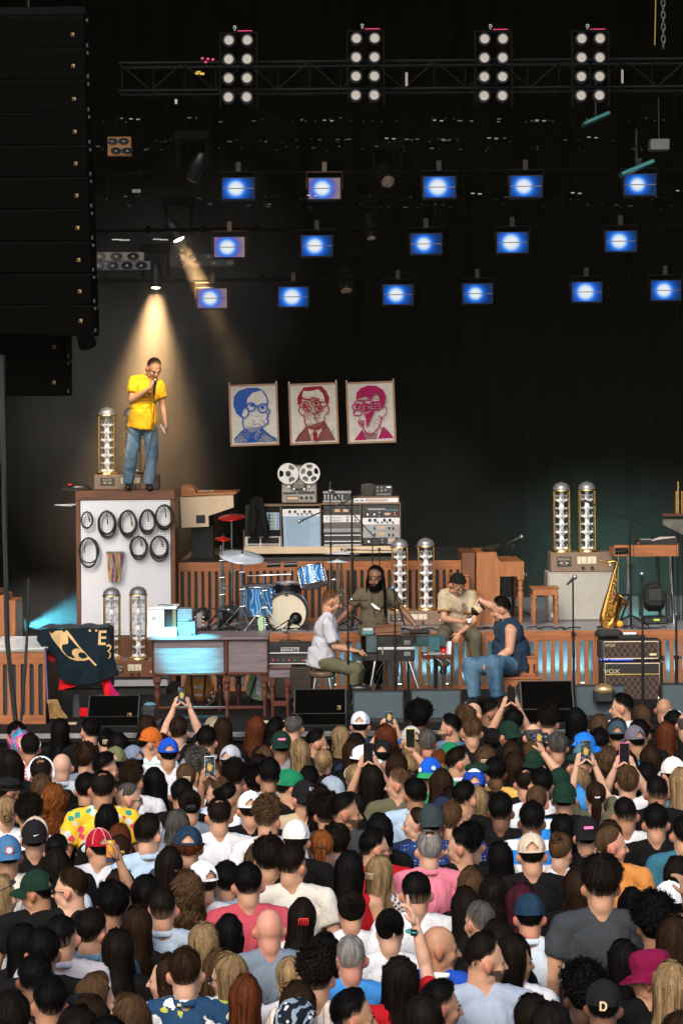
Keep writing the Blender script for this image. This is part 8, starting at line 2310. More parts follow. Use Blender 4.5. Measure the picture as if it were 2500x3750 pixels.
t,j,HM,B0=performer('man in a dark sleeveless vest and jeans pouring from a bottle on the step box',ZS,26.3,J,84,14,z0=DECK,key='vest',shirt=cloth('navy_vest',(.018,.032,.055)),trousers=CL['denim'],hair='short',hcol='dark',skin='fair',sleeve=0,loose=1.5,bulk=1.30,belly=.05,hands={'L':dict(d=(-.8,-.2,-.55),n=(0,.3,-.9),curl=.5,t=-1),'R':dict(d=(-.75,-.1,-.6),n=(.5,-.2,-.8),curl=.9)},foot={'L':(-.3,-1,0),'R':(-.7,-.7,0)})
mb=MB();mb.tube(ring(j['neck']+Vector((-.01,0,-.01)),.085,20,'z',.088),.007,6,closed=True);mb.build('gold_chain',GOLD,t)
bp=at(*ZS(660,545),26.58)
tb=thing('dark_bottle','squat dark bottle with a tan label tipped over the small white cup','bottle',bp);Mb=Matrix.Rotation(R(-132),3,'Y')
def lth(prof,**k_):
 mb=MB();mb.lathe(prof,20,M=Mb@Matrix.Diagonal((1,.55,1)).to_3x3());return mb
lth([(0,-.085),(.055,-.085),(.062,-.07),(.062,.03),(.05,.055),(.018,.075),(.016,.08)]).build('glass_body',mk('bottle_glass',(.008,.007,.005),.12),tb);lth([(.016,.08),(.015,.135),(.018,.138),(.018,.150),(0,.150)]).build('neck',mk('bottle_glass',(.008,.007,.005),.12),tb)
lth([(.0635,-.055),(.0635,.012)]).build('tan_label',mk('bottle_label',(.50,.38,.22),.7),tb)
# ================================================================== the crowd, one person per row
CROWD='''
76;2641;m;short;black;black;f;0;;short black haired head low before the near slatted riser
53;2682;f;messy;rainbow;navy;f;0;;person with messy rainbow dyed hair beside the white sunglasses wearer
112;2683;m;short;dark;pinktile;t;0;sg=white;man in a pink and white patterned shirt with white sunglasses on his head
204;2634;f;long;black;black;f;0;;woman with long black hair below the straw broom
308;2629;m;short;black;black;f;l;;dark haired man in front of the badge of the first wedge monitor
372;2657;f;topbun;black;black;f;0;clip=tan;dark haired woman with a blonde streaked topknot before the first wedge monitor
440;2684;f;long;black;black;f;0;;long black haired woman just past the blonde streaked topknot
524;2626;f;bob;brown;black;f;0;;woman with a smooth brown bob behind the orange cap
540;2662;m;under;black;ltplaid;f;R;cap=orangecap,f;man in an orange cap and pale green checked shirt
598;2699;m;under;black;white;f;0;cap=royalcap,f;man in a bright royal blue cap turned forward and white shirt
645;2629;m;short;brown;black;p;0;B=.00,.25;brown haired man lifting a phone with both arms under the keyboard desk
168;2770;m;thin;dark;black;t;0;hb=white;man with a small bald spot and a white headband
226;2759;m;bald;stub;pale/c;p;0;;bald man in a pale blue collared shirt, first of the bald heads
318;2722;m;messy;brown;slate;f;r;;man with tall tousled brown hair next to the bald man in pale blue
408;2756;m;short;black;black;f;R;;man with short black hair turned in profile beside the denim blue cap
422;2733;m;under;dark;black;f;0;cap=olivecap,f;person in an olive green cap peeping behind a grey blue cap
466;2729;m;under;black;black;f;l;cap=denimcap,f;person in a washed grey blue cap beside the olive cap
492;2790;m;curly;brown;white;f;r;;man with curly brown hair and white shirt behind the very tall black hair
572;2812;f;long;black;black;f;0;;woman with very tall straight black hair and black top
366;2818;m;thin;dark;hawaii;t;0;H=1.90;man in a yellow floral shirt with thinning dark crown
300;2830;m;short;black;black/c;f;0;;man in a black top hidden beside the yellow floral shirt
132;2838;f;bob;light;black;f;0;;woman with brown blonde bob behind the ginger curls
48;2832;m;under;black;black;o;R;beret=black,gl;man in a flat black cap and glasses facing sideways at the picture edge
192;2884;f;curllong;ginger;black;p;0;;woman with long curly ginger hair
462;2864;m;buzz;salt;white;p;R;gl;man with shaved greying sides and glasses by the yellow floral shirt
424;2880;f;curllong;brown;teal;f;0;;woman with long brown curls behind the yellow floral shirt
86;2914;m;curly;dark;white;t;0;;man with a mop of dark curls in a white shirt
12;2744;f;long;brown;white;f;0;;brown haired woman with a white scarf at the picture edge
60;2747;f;long;dark;black;f;0;;dark brown haired woman between the white scarf and the pink patterned shirt
776;2627;f;bob;pale;black;f;0;;pale blonde woman behind a brown head under the long desk
812;2629;f;long;brown;black;f;0;;woman with smooth brown hair overlapping the pale blonde woman
772;2662;m;short;black;grey;f;0;;man with thick black hair and grey shirt behind the grey cap
932;2629;f;wavy;auburn;black;f;0;;woman with long wavy auburn hair under the small stool
990;2632;f;bob;black;black;f;0;;black haired woman between the auburn waves and the dark green cap
1084;2614;m;thin;salt;black;f;0;;man with greying thinning hair before the round stool monitor
1033;2672;m;under;black;grey;t;0;cap=greencap,b,pink;man in a dark green backward cap with a pink label
1160;2670;m;short;black;black;f;R;beard;bearded man in profile between the green backward cap and the white mesh cap
1262;2658;f;long;blonde;black;f;0;;woman with light brown blonde hair next to the white mesh cap
856;2725;m;under;brown;black;f;r;cap=greycap,f;person in a pale grey cap behind a brown bob
827;2746;f;bob;brown;black;f;0;;woman with a plain brown bob in front of the pale grey cap
713;2744;m;curly;salt;white;t;0;;man with dark curls touched with grey in a white hooded top
784;2787;f;bob;light;black;f;0;;woman with streaked bob beside the held up phone in the middle
873;2781;m;curly;dark;black;f;0;;curly dark head directly above the big dark curls
940;2768;f;bob;dark;black;f;0;;woman with rounded dark bob behind the corduroy striped shirt
975;2737;f;long;light;black;f;0;;woman with straight light brown hair below the auburn waves
1110;2707;f;long;blonde;green;p;0;;woman with long straight blonde hair and green top
1190;2742;f;lowbun;blonde;black;p;0;;woman with a messy blonde bun beside the long blonde hair
660;2797;f;lowbun;light;cream;p;0;clip=cream;woman with a twisted blonde updo and claw clip
1000;2782;m;short;black;greystripe/2;o;0;H=1.84;man in a grey finely striped shirt with thick black hair
1075;2818;m;under;dark;black;f;R;cap=kellycap,f;person in a bright green cap facing sideways behind the striped shirt
916;2807;m;curly;black;black;t;0;;big head of dark curls beside the grey finely striped shirt
1100;2854;m;under;black;tan;f;l;cap=blackcap,b,patch;man in a black backward cap with a round grey patch
1216;2839;m;under;dark;black;f;l;cap=paledenimcap,b;person in a faded pale denim cap
1122;2814;f;bob;black;black;f;0;;black bob just above the cap with the round patch
782;2844;m;short;light;blueflor;p;L;;sandy haired man in a pale blue palm print shirt
650;2854;m;short;black;black;t;0;;short black haired head below the twisted blonde updo
852;2867;f;bun;black;blueflor;o;R;B=-.15,.16,sgd;woman with dark tied hair in profile raising a phone in both hands
706;2889;f;bun;dark;slate;f;0;clip=black;woman with dark bun beside the sandy haired man
906;2897;m;under;dark;black;f;0;cap=whitecap,f;white cap almost hidden behind the grey striped shirt
1190;2890;f;curllong;dark;grey;f;0;;woman with dark brown curls and pale grey top
1176;2838;f;long;brown;black;f;0;;woman with long brown hair between the patch cap and the pale denim cap
1327;2604;m;under;black;navy;f;0;cap=meshcap,f,brim;man in a white mesh trucker cap and dark blue shirt
1414;2662;f;curllong;auburn;black;p;0;B=.04,.13;woman with auburn curls lifting a small camera
1488;2655;m;under;dark;royal;f;l;cap=tricap,f;man in a pale grey cap with blue front and blue shirt
1565;2667;m;crop;salt;black;r;0;;man with short greying brown hair beside the yellow edged phone
1555;2575;m;afro;black;black;d;0;H=1.80;tall man with a black afro before the drinks table monitor
1650;2617;m;short;black;denim;f;L;beard;man in a blue denim shirt with black hair and beard
1708;2590;m;messy;light;black;f;0;;sandy tousled head directly before the bald crown at centre
1732;2572;m;bald;stub;black;p;r;;bald crown peeping behind a sandy tousled head
1715;2627;m;short;light;black;f;0;H=1.80,print=THE;man with combed brown hair in a black T-shirt with red lettering
1785;2562;m;short;black;black;o;R;;man with short black hair in profile under the shoes of the man in the vest
1872;2597;m;short;black;black;f;0;B=.00,.17;black haired man lifting a phone before the large wedge monitor
1320;2687;f;bob;dark;navy;f;0;;dark bob directly below the white mesh trucker cap
1402;2704;m;under;black;black;f;0;cap=blackcap,f;person in a plain black cap with a greyish peak before the auburn curls
1340;2729;m;under;dark;black;f;R;cap=whitecap,f;person in a bright white cap turned sideways beside a held phone
1305;2710;f;long;brown;black;f;0;;brown haired woman behind the sideways white cap
1510;2709;f;bob;blonde;navy;f;0;;woman with streaked blonde bob between the plain black cap and greying man
1664;2714;m;under;dark;black;f;0;ban=kellycap;person with a bright green bandana over the head
1592;2742;f;lowbun;auburn;black;f;0;;auburn haired woman with low bun beside the yellow edged phone
1662;2737;m;short;dark;white/c;f;R;;clean shaven dark haired man in profile by the green bandana
1795;2737;f;bob;light;black;f;0;clip=cream;woman with light brown hair held by a cream claw clip
1565;2771;m;under;black;kelly;f;r;cap=bluegreencap,b,badge,R=-.13,.20;person in a blue and green backward cap holding a yellow edged phone
1290;2792;f;lowbun;blonde;black;p;0;sg=white;blonde woman with low bun and white sunglasses on her head
1452;2760;f;bob;brown;navy;f;0;;woman with full brown bob beside the yellow edged phone
1442;2812;m;crop;light;olive;f;L;;man with cropped fair hair and a folded olive hood
1735;2780;m;none;dark;black;f;0;beret=greencap;person in a dark green knitted beret
1738;2814;m;under;black;black;f;0;cap=royalwhite,f;man in a blue cap with a white front panel
1820;2775;m;short;black;yellow;b;0;;black haired man in a soft yellow shirt
1620;2817;f;long;brown;teal;f;0;;woman with long brown hair below the blue and green cap
1505;2847;m;short;black;sky/c;o;l;;man with short black hair and light blue collared shirt
1755;2880;f;long;blonde;black;p;0;;woman with long ash blonde hair before the yellow shirt
1838;2904;m;short;black;black;b;0;;round black haired head before the soft yellow shirt
1645;2884;f;long;dark;black;f;0;;dark brown haired woman behind the navy beanie
1640;2910;m;none;dark;navy;f;0;ban=navy;person in a dark navy knitted beanie
1382;2802;f;long;dark;black;f;0;B=-.02,.13;woman with long dark hair holding a phone beside the sideways white cap
1352;2787;f;long;brown;black;f;0;;brown haired woman behind the hands with the black phone
1692;2857;m;short;black;black;f;r;;short black haired head beside the blue cap with white front
1870;2637;m;under;black;black;f;l;cap=greencap,b;person in a dark green cap beneath the raised black phone
1990;2587;m;curly;dark;black;f;0;H=1.84;tall man with dark curls before the large wedge monitor
1970;2647;m;fringe;salt;black;p;0;;balding grey man behind the sideways held phone
2115;2592;f;long;black;black;f;0;H=1.78;tall woman with long black hair beside the slate monitor
2202;2622;f;wavy;light;black;p;0;;woman with wavy streaked hair before the man in the white lettered T-shirt
2258;2537;m;short;black;white;f;L;H=1.84,printb=EL RE;tall man in a white lettered T-shirt looking sideways before the amplifiers
2350;2582;f;bob;light;black;f;0;;woman with light brown bob beside the bald head near the amplifiers
2414;2555;m;bald;stub;black;t;0;;bald man directly under the lower diamond grille amplifier
2490;2607;m;fringe;salt;black;f;0;;balding grey man at the far picture edge
2458;2602;m;short;black;black;d;0;hp;dark haired man with pale headphones near the far picture edge
2280;2636;m;under;black;black;o;0;cap=slatecap,f;person in a dark slate blue cap beside the purple grey cap
2340;2655;m;under;black;plaid;t;l;cap=plumcap,f;man in a purple grey cap and blue checked shirt
2258;2627;m;under;black;black;f;0;cap=blackcap,f;black cap hidden behind the dark slate blue cap
2352;2634;m;short;black;black;t;0;;black haired head directly behind the purple grey cap
2440;2647;f;wavy;auburn;black;f;0;;auburn highlighted dark hair near the far picture edge
2210;2667;m;short;black;black;f;0;;black haired man behind the phone showing the stage
2140;2682;m;under;black;black;f;R;cap=azurecap,f;person in a vivid blue cap in profile
2125;2718;m;under;dark;black;f;0;cap=jeanscap,b,B;person in a faded denim cap with a small emblem
2032;2682;m;short;salt;black;f;0;;man with greying dark hair behind the raised bare forearm
1958;2707;f;long;light;black;p;0;;woman with straight streaked hair under the sideways held phone
1893;2715;f;bob;brown;black;f;0;;woman with soft brown bob near the sideways held phone
1948;2744;m;under;black;black;f;r;cap=greencap,b;person in a dark green cap below the streaked straight hair
2105;2747;m;none;dark;black;f;0;beret=greencap;wide dark green cap below the faded denim cap
1900;2757;f;wavy;brown;black;p;0;;woman with wavy reddish brown hair by the first dark green cap
2270;2752;f;bob;dark;black;f;0;;dark haired woman behind the pink edged phone
2222;2747;f;curllong;light;black;f;0;;woman with light brown curls between the two raised phones
2400;2729;f;long;brown;black;f;0;;brown haired woman beside the cream cap at the far side
2455;2767;m;under;black;black;f;l;cap=creamcap,f,brim0;person in a cream white cap with a black eyelet near the far edge
1920;2812;m;thin;dark;black;f;0;;man with bald spot close behind a black haired man
1970;2814;m;short;black;white;f;0;;black haired man with a white collar edge next to the bald spot
2040;2809;m;under;black;azure;f;0;cap=greencap,b,R=-.22,.36;man in a dark green cap raising a phone sideways on a bare arm
2102;2810;f;long;blonde;black;p;0;;woman with long golden hair beside the raised phone arm
2290;2806;m;short;light;white;p;0;B=-.03,.13;sandy haired man in white holding up a pink edged phone
1945;2877;m;buzz;light;bluestripe;r;0;;man with buzzed brown hair before the blue and white jersey
2060;2857;m;under;black;black;f;0;cap=greencap,b;man in a dark green cap and black top below the raised arm
2200;2859;f;pony;brown;olive;p;0;tie=white,B=-.03,.27;woman with brown ponytail and white tie holding a phone showing the stage
2420;2840;m;crop;black;black;o;0;;man with cropped black hair beside the far blonde hair
2482;2814;f;long;blonde;denim;p;0;;woman with long straight blonde hair at the far picture edge
2300;2917;m;crop;black;white;t;0;;man with cropped black hair in a white T-shirt near the far side
2362;2792;f;long;black;black;f;0;;tall black haired woman between two short haired men at the far side
12;2912;f;lowbun;blonde;white;p;0;;blonde woman in a white vest top with lilac strap at the edge
118;2990;m;under;dark;black;f;l;cap=beigecap,f;beige cap half hidden behind a black cap with a white tick
145;2996;m;under;black;black;f;0;cap=blackcap,b,tick;man in a black backward cap with a small white tick
370;2954;f;bob;black;hawaii0;o;0;;round black haired head against the yellow floral shirt
55;3057;m;under;dark;cream/2;t;0;cap=denimbluecap,b,patch2;man in a blue denim backward cap with an orange and white patch
335;3034;m;under;black;white;f;l;cap=redcap,f,seam;man in a red cap with white seams and white T-shirt
432;3020;f;bob;auburn;black;f;0;;auburn haired woman beside the red cap with white seams
424;3055;f;lowbun;brown;olive;f;0;clip=gold;woman with pinned brown bun and gold clip
560;2982;m;short;dark;sky/c;p;r;H=1.82;tall man with brown hair in a light blue denim shirt
197;3052;m;crop;black;black;f;r;;man with a sharp skin fade beside the red cap
186;3107;f;long;dark;pale;f;0;;woman with long dark brown hair behind the dark green cap at the edge
147;3182;m;under;black;black;t;L;cap=greencap,f;man in a dark green cap turned sideways with a red peak
238;3179;m;short;brown;black;p;L;H=1.78,gls;man with combed brown hair and sunglasses turned sideways
25;3212;f;long;blonde;white;p;R;sg=black;blonde woman with sunglasses on her head in profile at the edge
382;3237;m;messy;black;black;o;0;R=.06,.30,H=1.72;black haired man whose bare arm holds up an orange can
452;3187;f;long;brown;white;f;0;;woman with long straight brown hair beside the raised can
560;3209;f;bob;black;black;f;0;;black haired woman behind a short haired man in pale denim
586;3242;m;crop;dark;paledenim/c;f;0;;man with cropped dark hair in a pale denim collar
604;3107;f;long;dark;black;f;0;;dark long hair between the light blue denim shirt and the navy cap
662;2967;f;bob;salt;grey;f;0;;woman with greying smooth dark bob behind the navy cap
665;3025;m;undercurl;auburn;charcoal;f;0;cap=navycap,f;man with red curls under a navy cap
800;2922;m;thin;dark;white;f;0;H=1.80;tall man in a white T-shirt with thinning crown
983;2924;m;curly;light;white;f;r;H=1.82;tall man in a white T-shirt with a curly brown mop
1075;3004;m;under;dark;black;f;0;cap=creamcap,f,brim0;person in a smooth cream cap with black eyelet amid white shirts
1005;3069;m;messy;dark;black;f;0;;dark spiky haired man in a black T-shirt next to the cream cap
1090;3090;m;short;dark;cream;f;r;H=1.80;man with short dark hair in a cream T-shirt
945;3092;f;long;light;white;f;0;;streaked long hair between two dark heads by the white shirts
818;3154;m;short;black;steelsky/c;f;0;;man with slick black hair and light blue collar
923;3162;m;short;black;salmon;f;0;;man with short black hair in a salmon red T-shirt
665;3202;f;curllong;light;navy;p;0;;woman with golden brown curls below the navy cap
718;3152;m;under;dark;white;f;l;cap=whitecap,f;person in a white cap beside the slick black hair
1236;3022;f;messy;dark;skinpale/0;p;0;sg=black,S;dark haired woman with bare shoulders and sunglasses on her head
1172;3037;f;pony;ginger;charcoal;f;0;tie=black;woman with a ginger ponytail and dark grey top
1206;2907;m;curly;dark;charcoal;f;0;;curly dark head above the ginger ponytail
1290;2907;m;short;black;charcoal;t;R;beard,H=1.82;smiling bearded man in profile in a dark grey T-shirt
1410;2974;f;long;black;black;o;0;;woman with straight black hair before the light blue collared shirt
1395;3032;m;short;black;red;f;R;beard,gl;bearded man with glasses in profile in a red T-shirt
1290;3122;f;long;black;red/0;f;0;H=1.72;woman with very long straight black hair before the red T-shirt
1388;3132;f;long;blonde;snake;p;r;clip=cream;blonde woman with a pearl clip and snake print top
1502;2954;f;lowbun;brown;navy;p;L;;brown haired woman in profile wearing a dark navy top
1582;2944;m;under;black;navydot;t;0;cap=charcoalcap,b;man in a dark backward cap whose strap opening shows skin
1664;2938;m;short;light;navydot;p;r;;strawberry blond man in a navy dotted shirt
1567;3037;m;thin;grey;pink/c;p;0;;grey haired man in a pink collared shirt
1685;3038;m;short;black;black;f;L;;black haired man in profile wearing a black T-shirt
1747;3022;m;curly;black;black;f;0;;dark curly head behind the man in black in profile
1822;3080;f;long;black;black;f;0;;long black haired woman beside the red lettered T-shirt
1530;3184;m;crop;black;white;f;0;H=1.80;man with cropped black hair in a plain white T-shirt before the pink shirt
1742;3182;f;bob;light;black;f;0;;woman with streaked brown bob behind a greying cropped head
1782;3209;f;bob;dark;black;f;0;;dark bob beside the streaked brown bob
1722;3252;f;long;dark;black;f;0;;dark head with blonde strands behind the greying cropped head
1290;3260;f;bun;dark;white;f;0;;woman with a dark tied bun in white straps
1950;2942;m;short;black;bluestripe;b;0;H=1.80;black haired man in a blue and white striped jersey with dark strap
1973;3049;m;under;black;black;f;0;cap=beigecap,f,printb=NORTH;man in a beige cap and black T-shirt with red lettering
2045;3037;f;topbun;light;skinpale/0;p;r;earring,S;woman with a streaked updo and earring in a white strapped top
2070;2984;f;long;black;black;f;0;;long black haired woman behind the streaked updo
2170;2987;m;under;black;black;f;0;cap=blackcap,b,pink;person in a black cap with a small pink label
2210;3005;f;long;brown;black;f;0;;brown haired woman between the pink labelled cap and the shaved man
2250;3025;m;buzz;light;orange;r;R;H=1.80;man with shaved head in profile wearing an orange tan T-shirt
2190;3062;f;long;dark;black;p;L;sg=black;dark haired woman in profile with sunglasses pushed up
2210;3147;m;messy;dark;charcoal;f;0;H=1.95,W=1.06;tall man with rough brown hair and faded charcoal T-shirt
2106;3187;f;wavy;brown;black;f;0;;woman with wavy brown hair hanging beside the charcoal T-shirt
2412;2944;m;short;black;black;f;0;printw=1,H=1.78;black haired person in a black top with a white printed badge
2480;3142;f;bob;dark;pink;f;0;;dark haired woman at the far picture edge above the white cap
2484;3227;m;under;black;black;f;l;cap=whitecap,f,brim0;person in a white cap at the far picture edge
2312;3252;f;long;black;black;f;0;;black haired woman close beside the charcoal T-shirt
1952;3272;m;under;black;pale/c;r;0;cap=navycap,f,brim0;man in a dark navy cap and light blue collared shirt
1895;3240;f;long;maroonh;black;f;0;;woman with dark maroon tinted hair behind the navy cap
2372;3284;m;afro;black;black;o;0;R=.16,.20;round black haired person with a bare arm stretched up
60;3380;f;long;black;black;f;0;;long black haired woman under the cream overshirt at the edge
150;3394;m;short;black;black;t;0;;black haired man with red ear beside the greyish lilac shirt
250;3347;m;crop;black;lilac/c;f;0;H=1.80;man with neat skin fade in a greyish lilac shirt
332;3322;m;short;dark;denim/c;f;r;;dark haired man in a denim collar beside the skin fade
480;3317;f;long;brown;black;f;0;;brown haired woman before the pale denim collar
450;3404;f;long;dark;black;f;0;;woman with long dark hair and thin golden strands
112;3494;m;short;black;black;b;0;;black haired man low beside the lilac shirt
155;3587;m;short;black;white;t;0;;round black haired man in a white shirt at the near corner
18;3645;m;short;dark;black;f;0;;dark head cut by the near corner
372;3568;f;bob;light;black;p;R;;fair bobbed woman in profile before the lilac shirt
330;3622;f;none;dark;black;f;r;beret=black;woman in a black beret with a pale clip
278;3684;f;bob;dark;black;f;0;;large dark bob at the bottom edge under the black beret
352;3656;f;bob;brown;black;f;0;;brown bob squeezed beside the black beret
452;3654;f;wavy;light;black;p;L;;woman with streaked swept back hair at the bottom edge
668;3468;m;short;brown;navyflor/c;p;0;H=1.80;brown haired man in a navy floral shirt
594;3498;f;bob;brown;black;p;L;earring;smiling brown haired woman in profile beside the navy floral shirt
738;3377;f;long;blonde;black;p;0;;woman with straight golden blonde hair before the light blue shirt
842;3350;f;long;black;black;f;0;sg=black;long black haired woman with sunglasses on her head before the salmon shirt
1010;3319;m;bald;stub;slate;r;0;;bald man in a slate grey T-shirt
1086;3289;f;long;dark;cream;f;0;clip=red;woman with long dark half tied hair before the cream T-shirt
790;3478;f;long;light;black;f;0;;light brown haired woman beside the face with black sunglasses
862;3489;f;long;blonde;white;p;L;gls;blonde woman wearing black sunglasses
872;3572;f;long;auburn;black;f;0;H=1.68;woman with smooth long copper red hair
1070;3504;f;lowbun;blonde;white;p;0;;woman with a streaked blonde bun behind the paisley bandana
1190;3467;m;curly;dark;creamstripe;f;0;;man with thick dark brown curls in a cream striped shirt
1252;3417;m;crop;grey;azure;r;0;;grey haired man in a sky blue T-shirt
1172;3420;f;bob;black;black;f;0;;black bob between the bald slate shirted man and the grey haired man
1084;3602;f;long;brown;black;p;0;;brown greying hair beside the paisley bandana
1125;3640;m;none;dark;black;f;r;ban=paisley;person in a black and white paisley bandana
1440;3327;f;bun;black;white;p;0;;black haired woman with a bun in a white shirt
1600;3383;m;bald;stub;royalring;t;R;H=1.78;bald tanned man in a royal blue shirt with white collar
1757;3417;m;short;dark;steel;f;R;beard,H=1.82;man with short beard in profile in a steel blue T-shirt
1745;3292;m;crop;salt;black;f;l;;greying cropped head above the profile in steel blue
1448;3502;f;long;dark;red;p;0;R=.12,.30,watch;woman with long dark hair pointing one finger up
1612;3587;m;short;black;black;o;R;;black haired man low before the royal blue shirt
1545;3645;f;long;dark;black;f;0;;dark brown haired woman at the bottom edge under the pointing arm
1290;3614;m;short;black;creamstripe;t;R;;black haired man in profile wearing a cream striped top
1866;3424;f;long;black;black;f;0;;tall black haired woman beside the steel blue T-shirt
1908;3425;f;long;dark;white;o;R;;dark haired woman in profile before the navy cap
2115;3530;m;afro;black;black;d;0;;round black afro before the charcoal T-shirt
2172;3575;m;under;black;paledenim;b;0;cap=blackcap,f,D,brim0;person in a black cap with a gold letter D
2382;3482;m;under;dark;black;f;L;bucket=magenta;person in a bright magenta bucket hat
2442;3354;f;wavy;brown;black;f;0;;woman with brown waves above the magenta bucket hat
2272;3452;f;long;black;black;f;0;;mass of long black hair beside the magenta bucket hat
1960;3645;f;long;dark;white;f;0;;dark haired woman at the bottom edge under the light blue shirt
2022;3672;f;bob;dark;black;f;0;;dark bob at the bottom edge below the letter D cap
2472;3532;f;long;blonde;black;p;0;;brown blonde hair behind the magenta bucket hat
2450;3715;m;short;brown;black;f;0;;brown crown cut by the bottom edge at the far corner
1802;3367;f;bob;dark;black;f;0;;dark brown bob above the profile in steel blue
430;3720;m;short;black;black;f;0;;black crown cut by the bottom edge below the swept back hair
2490;2990;m;short;black;teal;f;0;;black haired head in dark teal at the far picture edge
'''
for k,c in dict(orangecap=(.42,.10,.015),royalcap=(.01,.07,.45),olivecap=(.13,.14,.06),denimcap=(.15,.19,.25),greycap=(.38,.38,.42),greencap=(.008,.026,.016),kellycap=(.01,.16,.07),blackcap=(.010,.010,.011),paledenimcap=(.26,.32,.37),whitecap=(.72,.72,.72),meshcap=(.60,.62,.70),tricap=(.44,.42,.39),bluegreencap=(.01,.09,.50),royalwhite=(.01,.05,.32),slatecap=(.035,.06,.08),plumcap=(.13,.115,.15),azurecap=(.01,.15,.55),jeanscap=(.07,.15,.22),creamcap=(.66,.63,.57),beigecap=(.50,.41,.31),denimbluecap=(.05,.14,.27),redcap=(.33,.008,.02),navycap=(.012,.030,.055),charcoalcap=(.03,.04,.042),magenta=(.16,.006,.038)).items():
 CL[k]=cloth(k,c,.9)
CL['kelly']=CL['green'];CL['hawaii0']=CL['black'];CL['paledenim']=cloth('paledenim',(.30,.37,.44),pat='denim',c2=(.42,.50,.56));CL['steelsky']=cloth('steelsky',(.24,.33,.42));CL['royalring']=CL['royal'];CL['skinpale']=CL['white']
HAIR['maroonh']=hair_mat('maroonh',(.010,.004,.006),(.06,.008,.018))
YAW={'0':0,'l':32,'L':78,'r':-32,'R':-78}
SKK=dict(p='pale',f='fair',t='tan',o='olive',b='brown',d='dark',r='red')
TPL={}
def template(yaw,fem,sleeve):
 k=(yaw,fem,sleeve)
 if k in TPL:return TPL[k]
 HMy=eul(R(YAW[yaw]),R(4))
 kw={}
 if fem:kw=dict(neck=(0,-.02,1.475),shL=(-.165,-.015,1.41),shR=(.165,-.015,1.41),elL=(-.225,-.04,1.15),elR=(.225,-.04,1.15),wrL=(-.23,.06,.91),wrR=(.23,.06,.91))
 else:kw=dict(neck=(0,-.02,1.48),shL=(-.192,-.015,1.415),shR=(.192,-.015,1.415),elL=(-.262,-.04,1.15),elR=(.262,-.04,1.15),wrL=(-.265,.06,.91),wrR=(.265,.06,.91))
 base=(yaw,fem)
 ms=human_meshes(skeleton(**kw),'crowd',HMy,.92 if fem else 1.04,fem,.0125,sleeve,None,0,1.15,yaw=='0',yaw=='0',None)
 if yaw!='0':
  for q in('trousers','shoe'):ms[q]=template('0',fem,sleeve)[0][q]
 TPL[k]=(ms,HMy)
 return TPL[k]
def raised(yaw,fem,sleeve,targets):
 HMy=eul(R(YAW[yaw]),R(-3))
 w=.162 if fem else .185
 kw=dict(shL=(-w,-.015,1.43),shR=(w,-.015,1.43));hands={}
 hd=Vector((0,0,1.62))
 for s,off in targets.items():
  sg=-1 if s=='L' else 1
  sh=Vector((sg*(w+.01),.0,1.47))
  tgt=hd+Vector((off[0]+(sg*.075 if len(targets)==2 else 0),.26,off[1]-.05))
  el,wr=ik(sh,tgt,.30,.26,(sg*.30,.9,-.7))
  kw['sh'+s]=sh;kw['el'+s]=el;kw['wr'+s]=wr
  hands[s]=dict(d=(wr-el).normalized()*.5+Vector((-sg*.12,.05,.8)),n=(-sg*.9,.35,0),curl=.45)
 ms=human_meshes(skeleton(**kw),'armup',HMy,.92 if fem else 1.04,fem,.0125,sleeve,hands,0,1.15,True,True)
 return ms,HMy,{s:kw['wr'+s]+Vector(hands[s]['d']).normalized()*.085 for s in targets}
SKINMAT={}
rows_=[]
for ln_ in CROWD.strip().splitlines():
 a=ln_.split(';')
 x,y,g_,hs_,hc_,sh_,sk_,yw,ex,lab=a
 e={}
 for q in([]if not ex else ex.split(',')):
  if '=' in q:k,v=q.split('=');e[k]=[v];last=k
  elif q in('gl','gls','sgd','beard','hp','earring','watch','S'):e[q]=True
  else:e[last].append(q)
 H=float(e['H'][0])if 'H' in e else(1.755 if g_=='m' else 1.69)
 rows_.append(dict(x=float(x),y=float(y),f=g_=='f',hair=hs_,hcol=hc_,shirt=sh_,skin=sk_,yaw=yw,e=e,label=lab,H=H))
ADD={'afro':.058,'curly':.034,'messy':.030,'bald':0,'buzz':.004,'none':.014,'fringe':0,'topbun':.04}
def depth(r):
 v=HY-r['y'];u=r['x']-CX
 z=-u*sr+v*cr
 return(r['H']-CZ)*F/z
for it in range(40):
 moved=False
 for i,a in enumerate(rows_):
  for b in rows_[i+1:]:
   da,db=depth(a),depth(b)
   dx=abs((a['x']-CX)*sc(da)-(b['x']-CX)*sc(db))
   if dx<.40 and abs(da-db)<.27:
    far,near=(a,b)if da>=db else(b,a)
    if 'H' not in far['e']:far['H']=max(1.56,far['H']-.006)
    if 'H' not in near['e']:near['H']=min(1.90,near['H']+.006)
    moved=True
 if not moved:break
rp=random.Random(21)
TICK=mk('white_thread',(.72,.72,.72),.8)
PINK=mk('pink_label',(.75,.12,.30),.6)
PHONE=mk('phone_black',(.008,.008,.009),.15)
def on_cap(root,par,hc,HMy,sc0,poly,m,name='cap_badge',az=180,el=20,off=.0175,rot=0):
 c=_dome(R(az),R(el),off);d=(c-HC).normalized();e1=Vector((0,0,1)).cross(d).normalized();e2=d.cross(e1)
 mb=MB()
 if poly=='disc':pts=[(.020*math.cos(R(18*q)),.020*math.sin(R(18*q)))for q in range(20)]
 else:pts=poly
 mb.add([c+e1*p[0]+e2*p[1]-d*(.0+(p[0]**2+p[1]**2)*3.5)for p in pts],[list(range(len(pts)))])
 return put(name,mb.mesh(name),root,hc,HMy.to_euler(),m)
HELD=[]
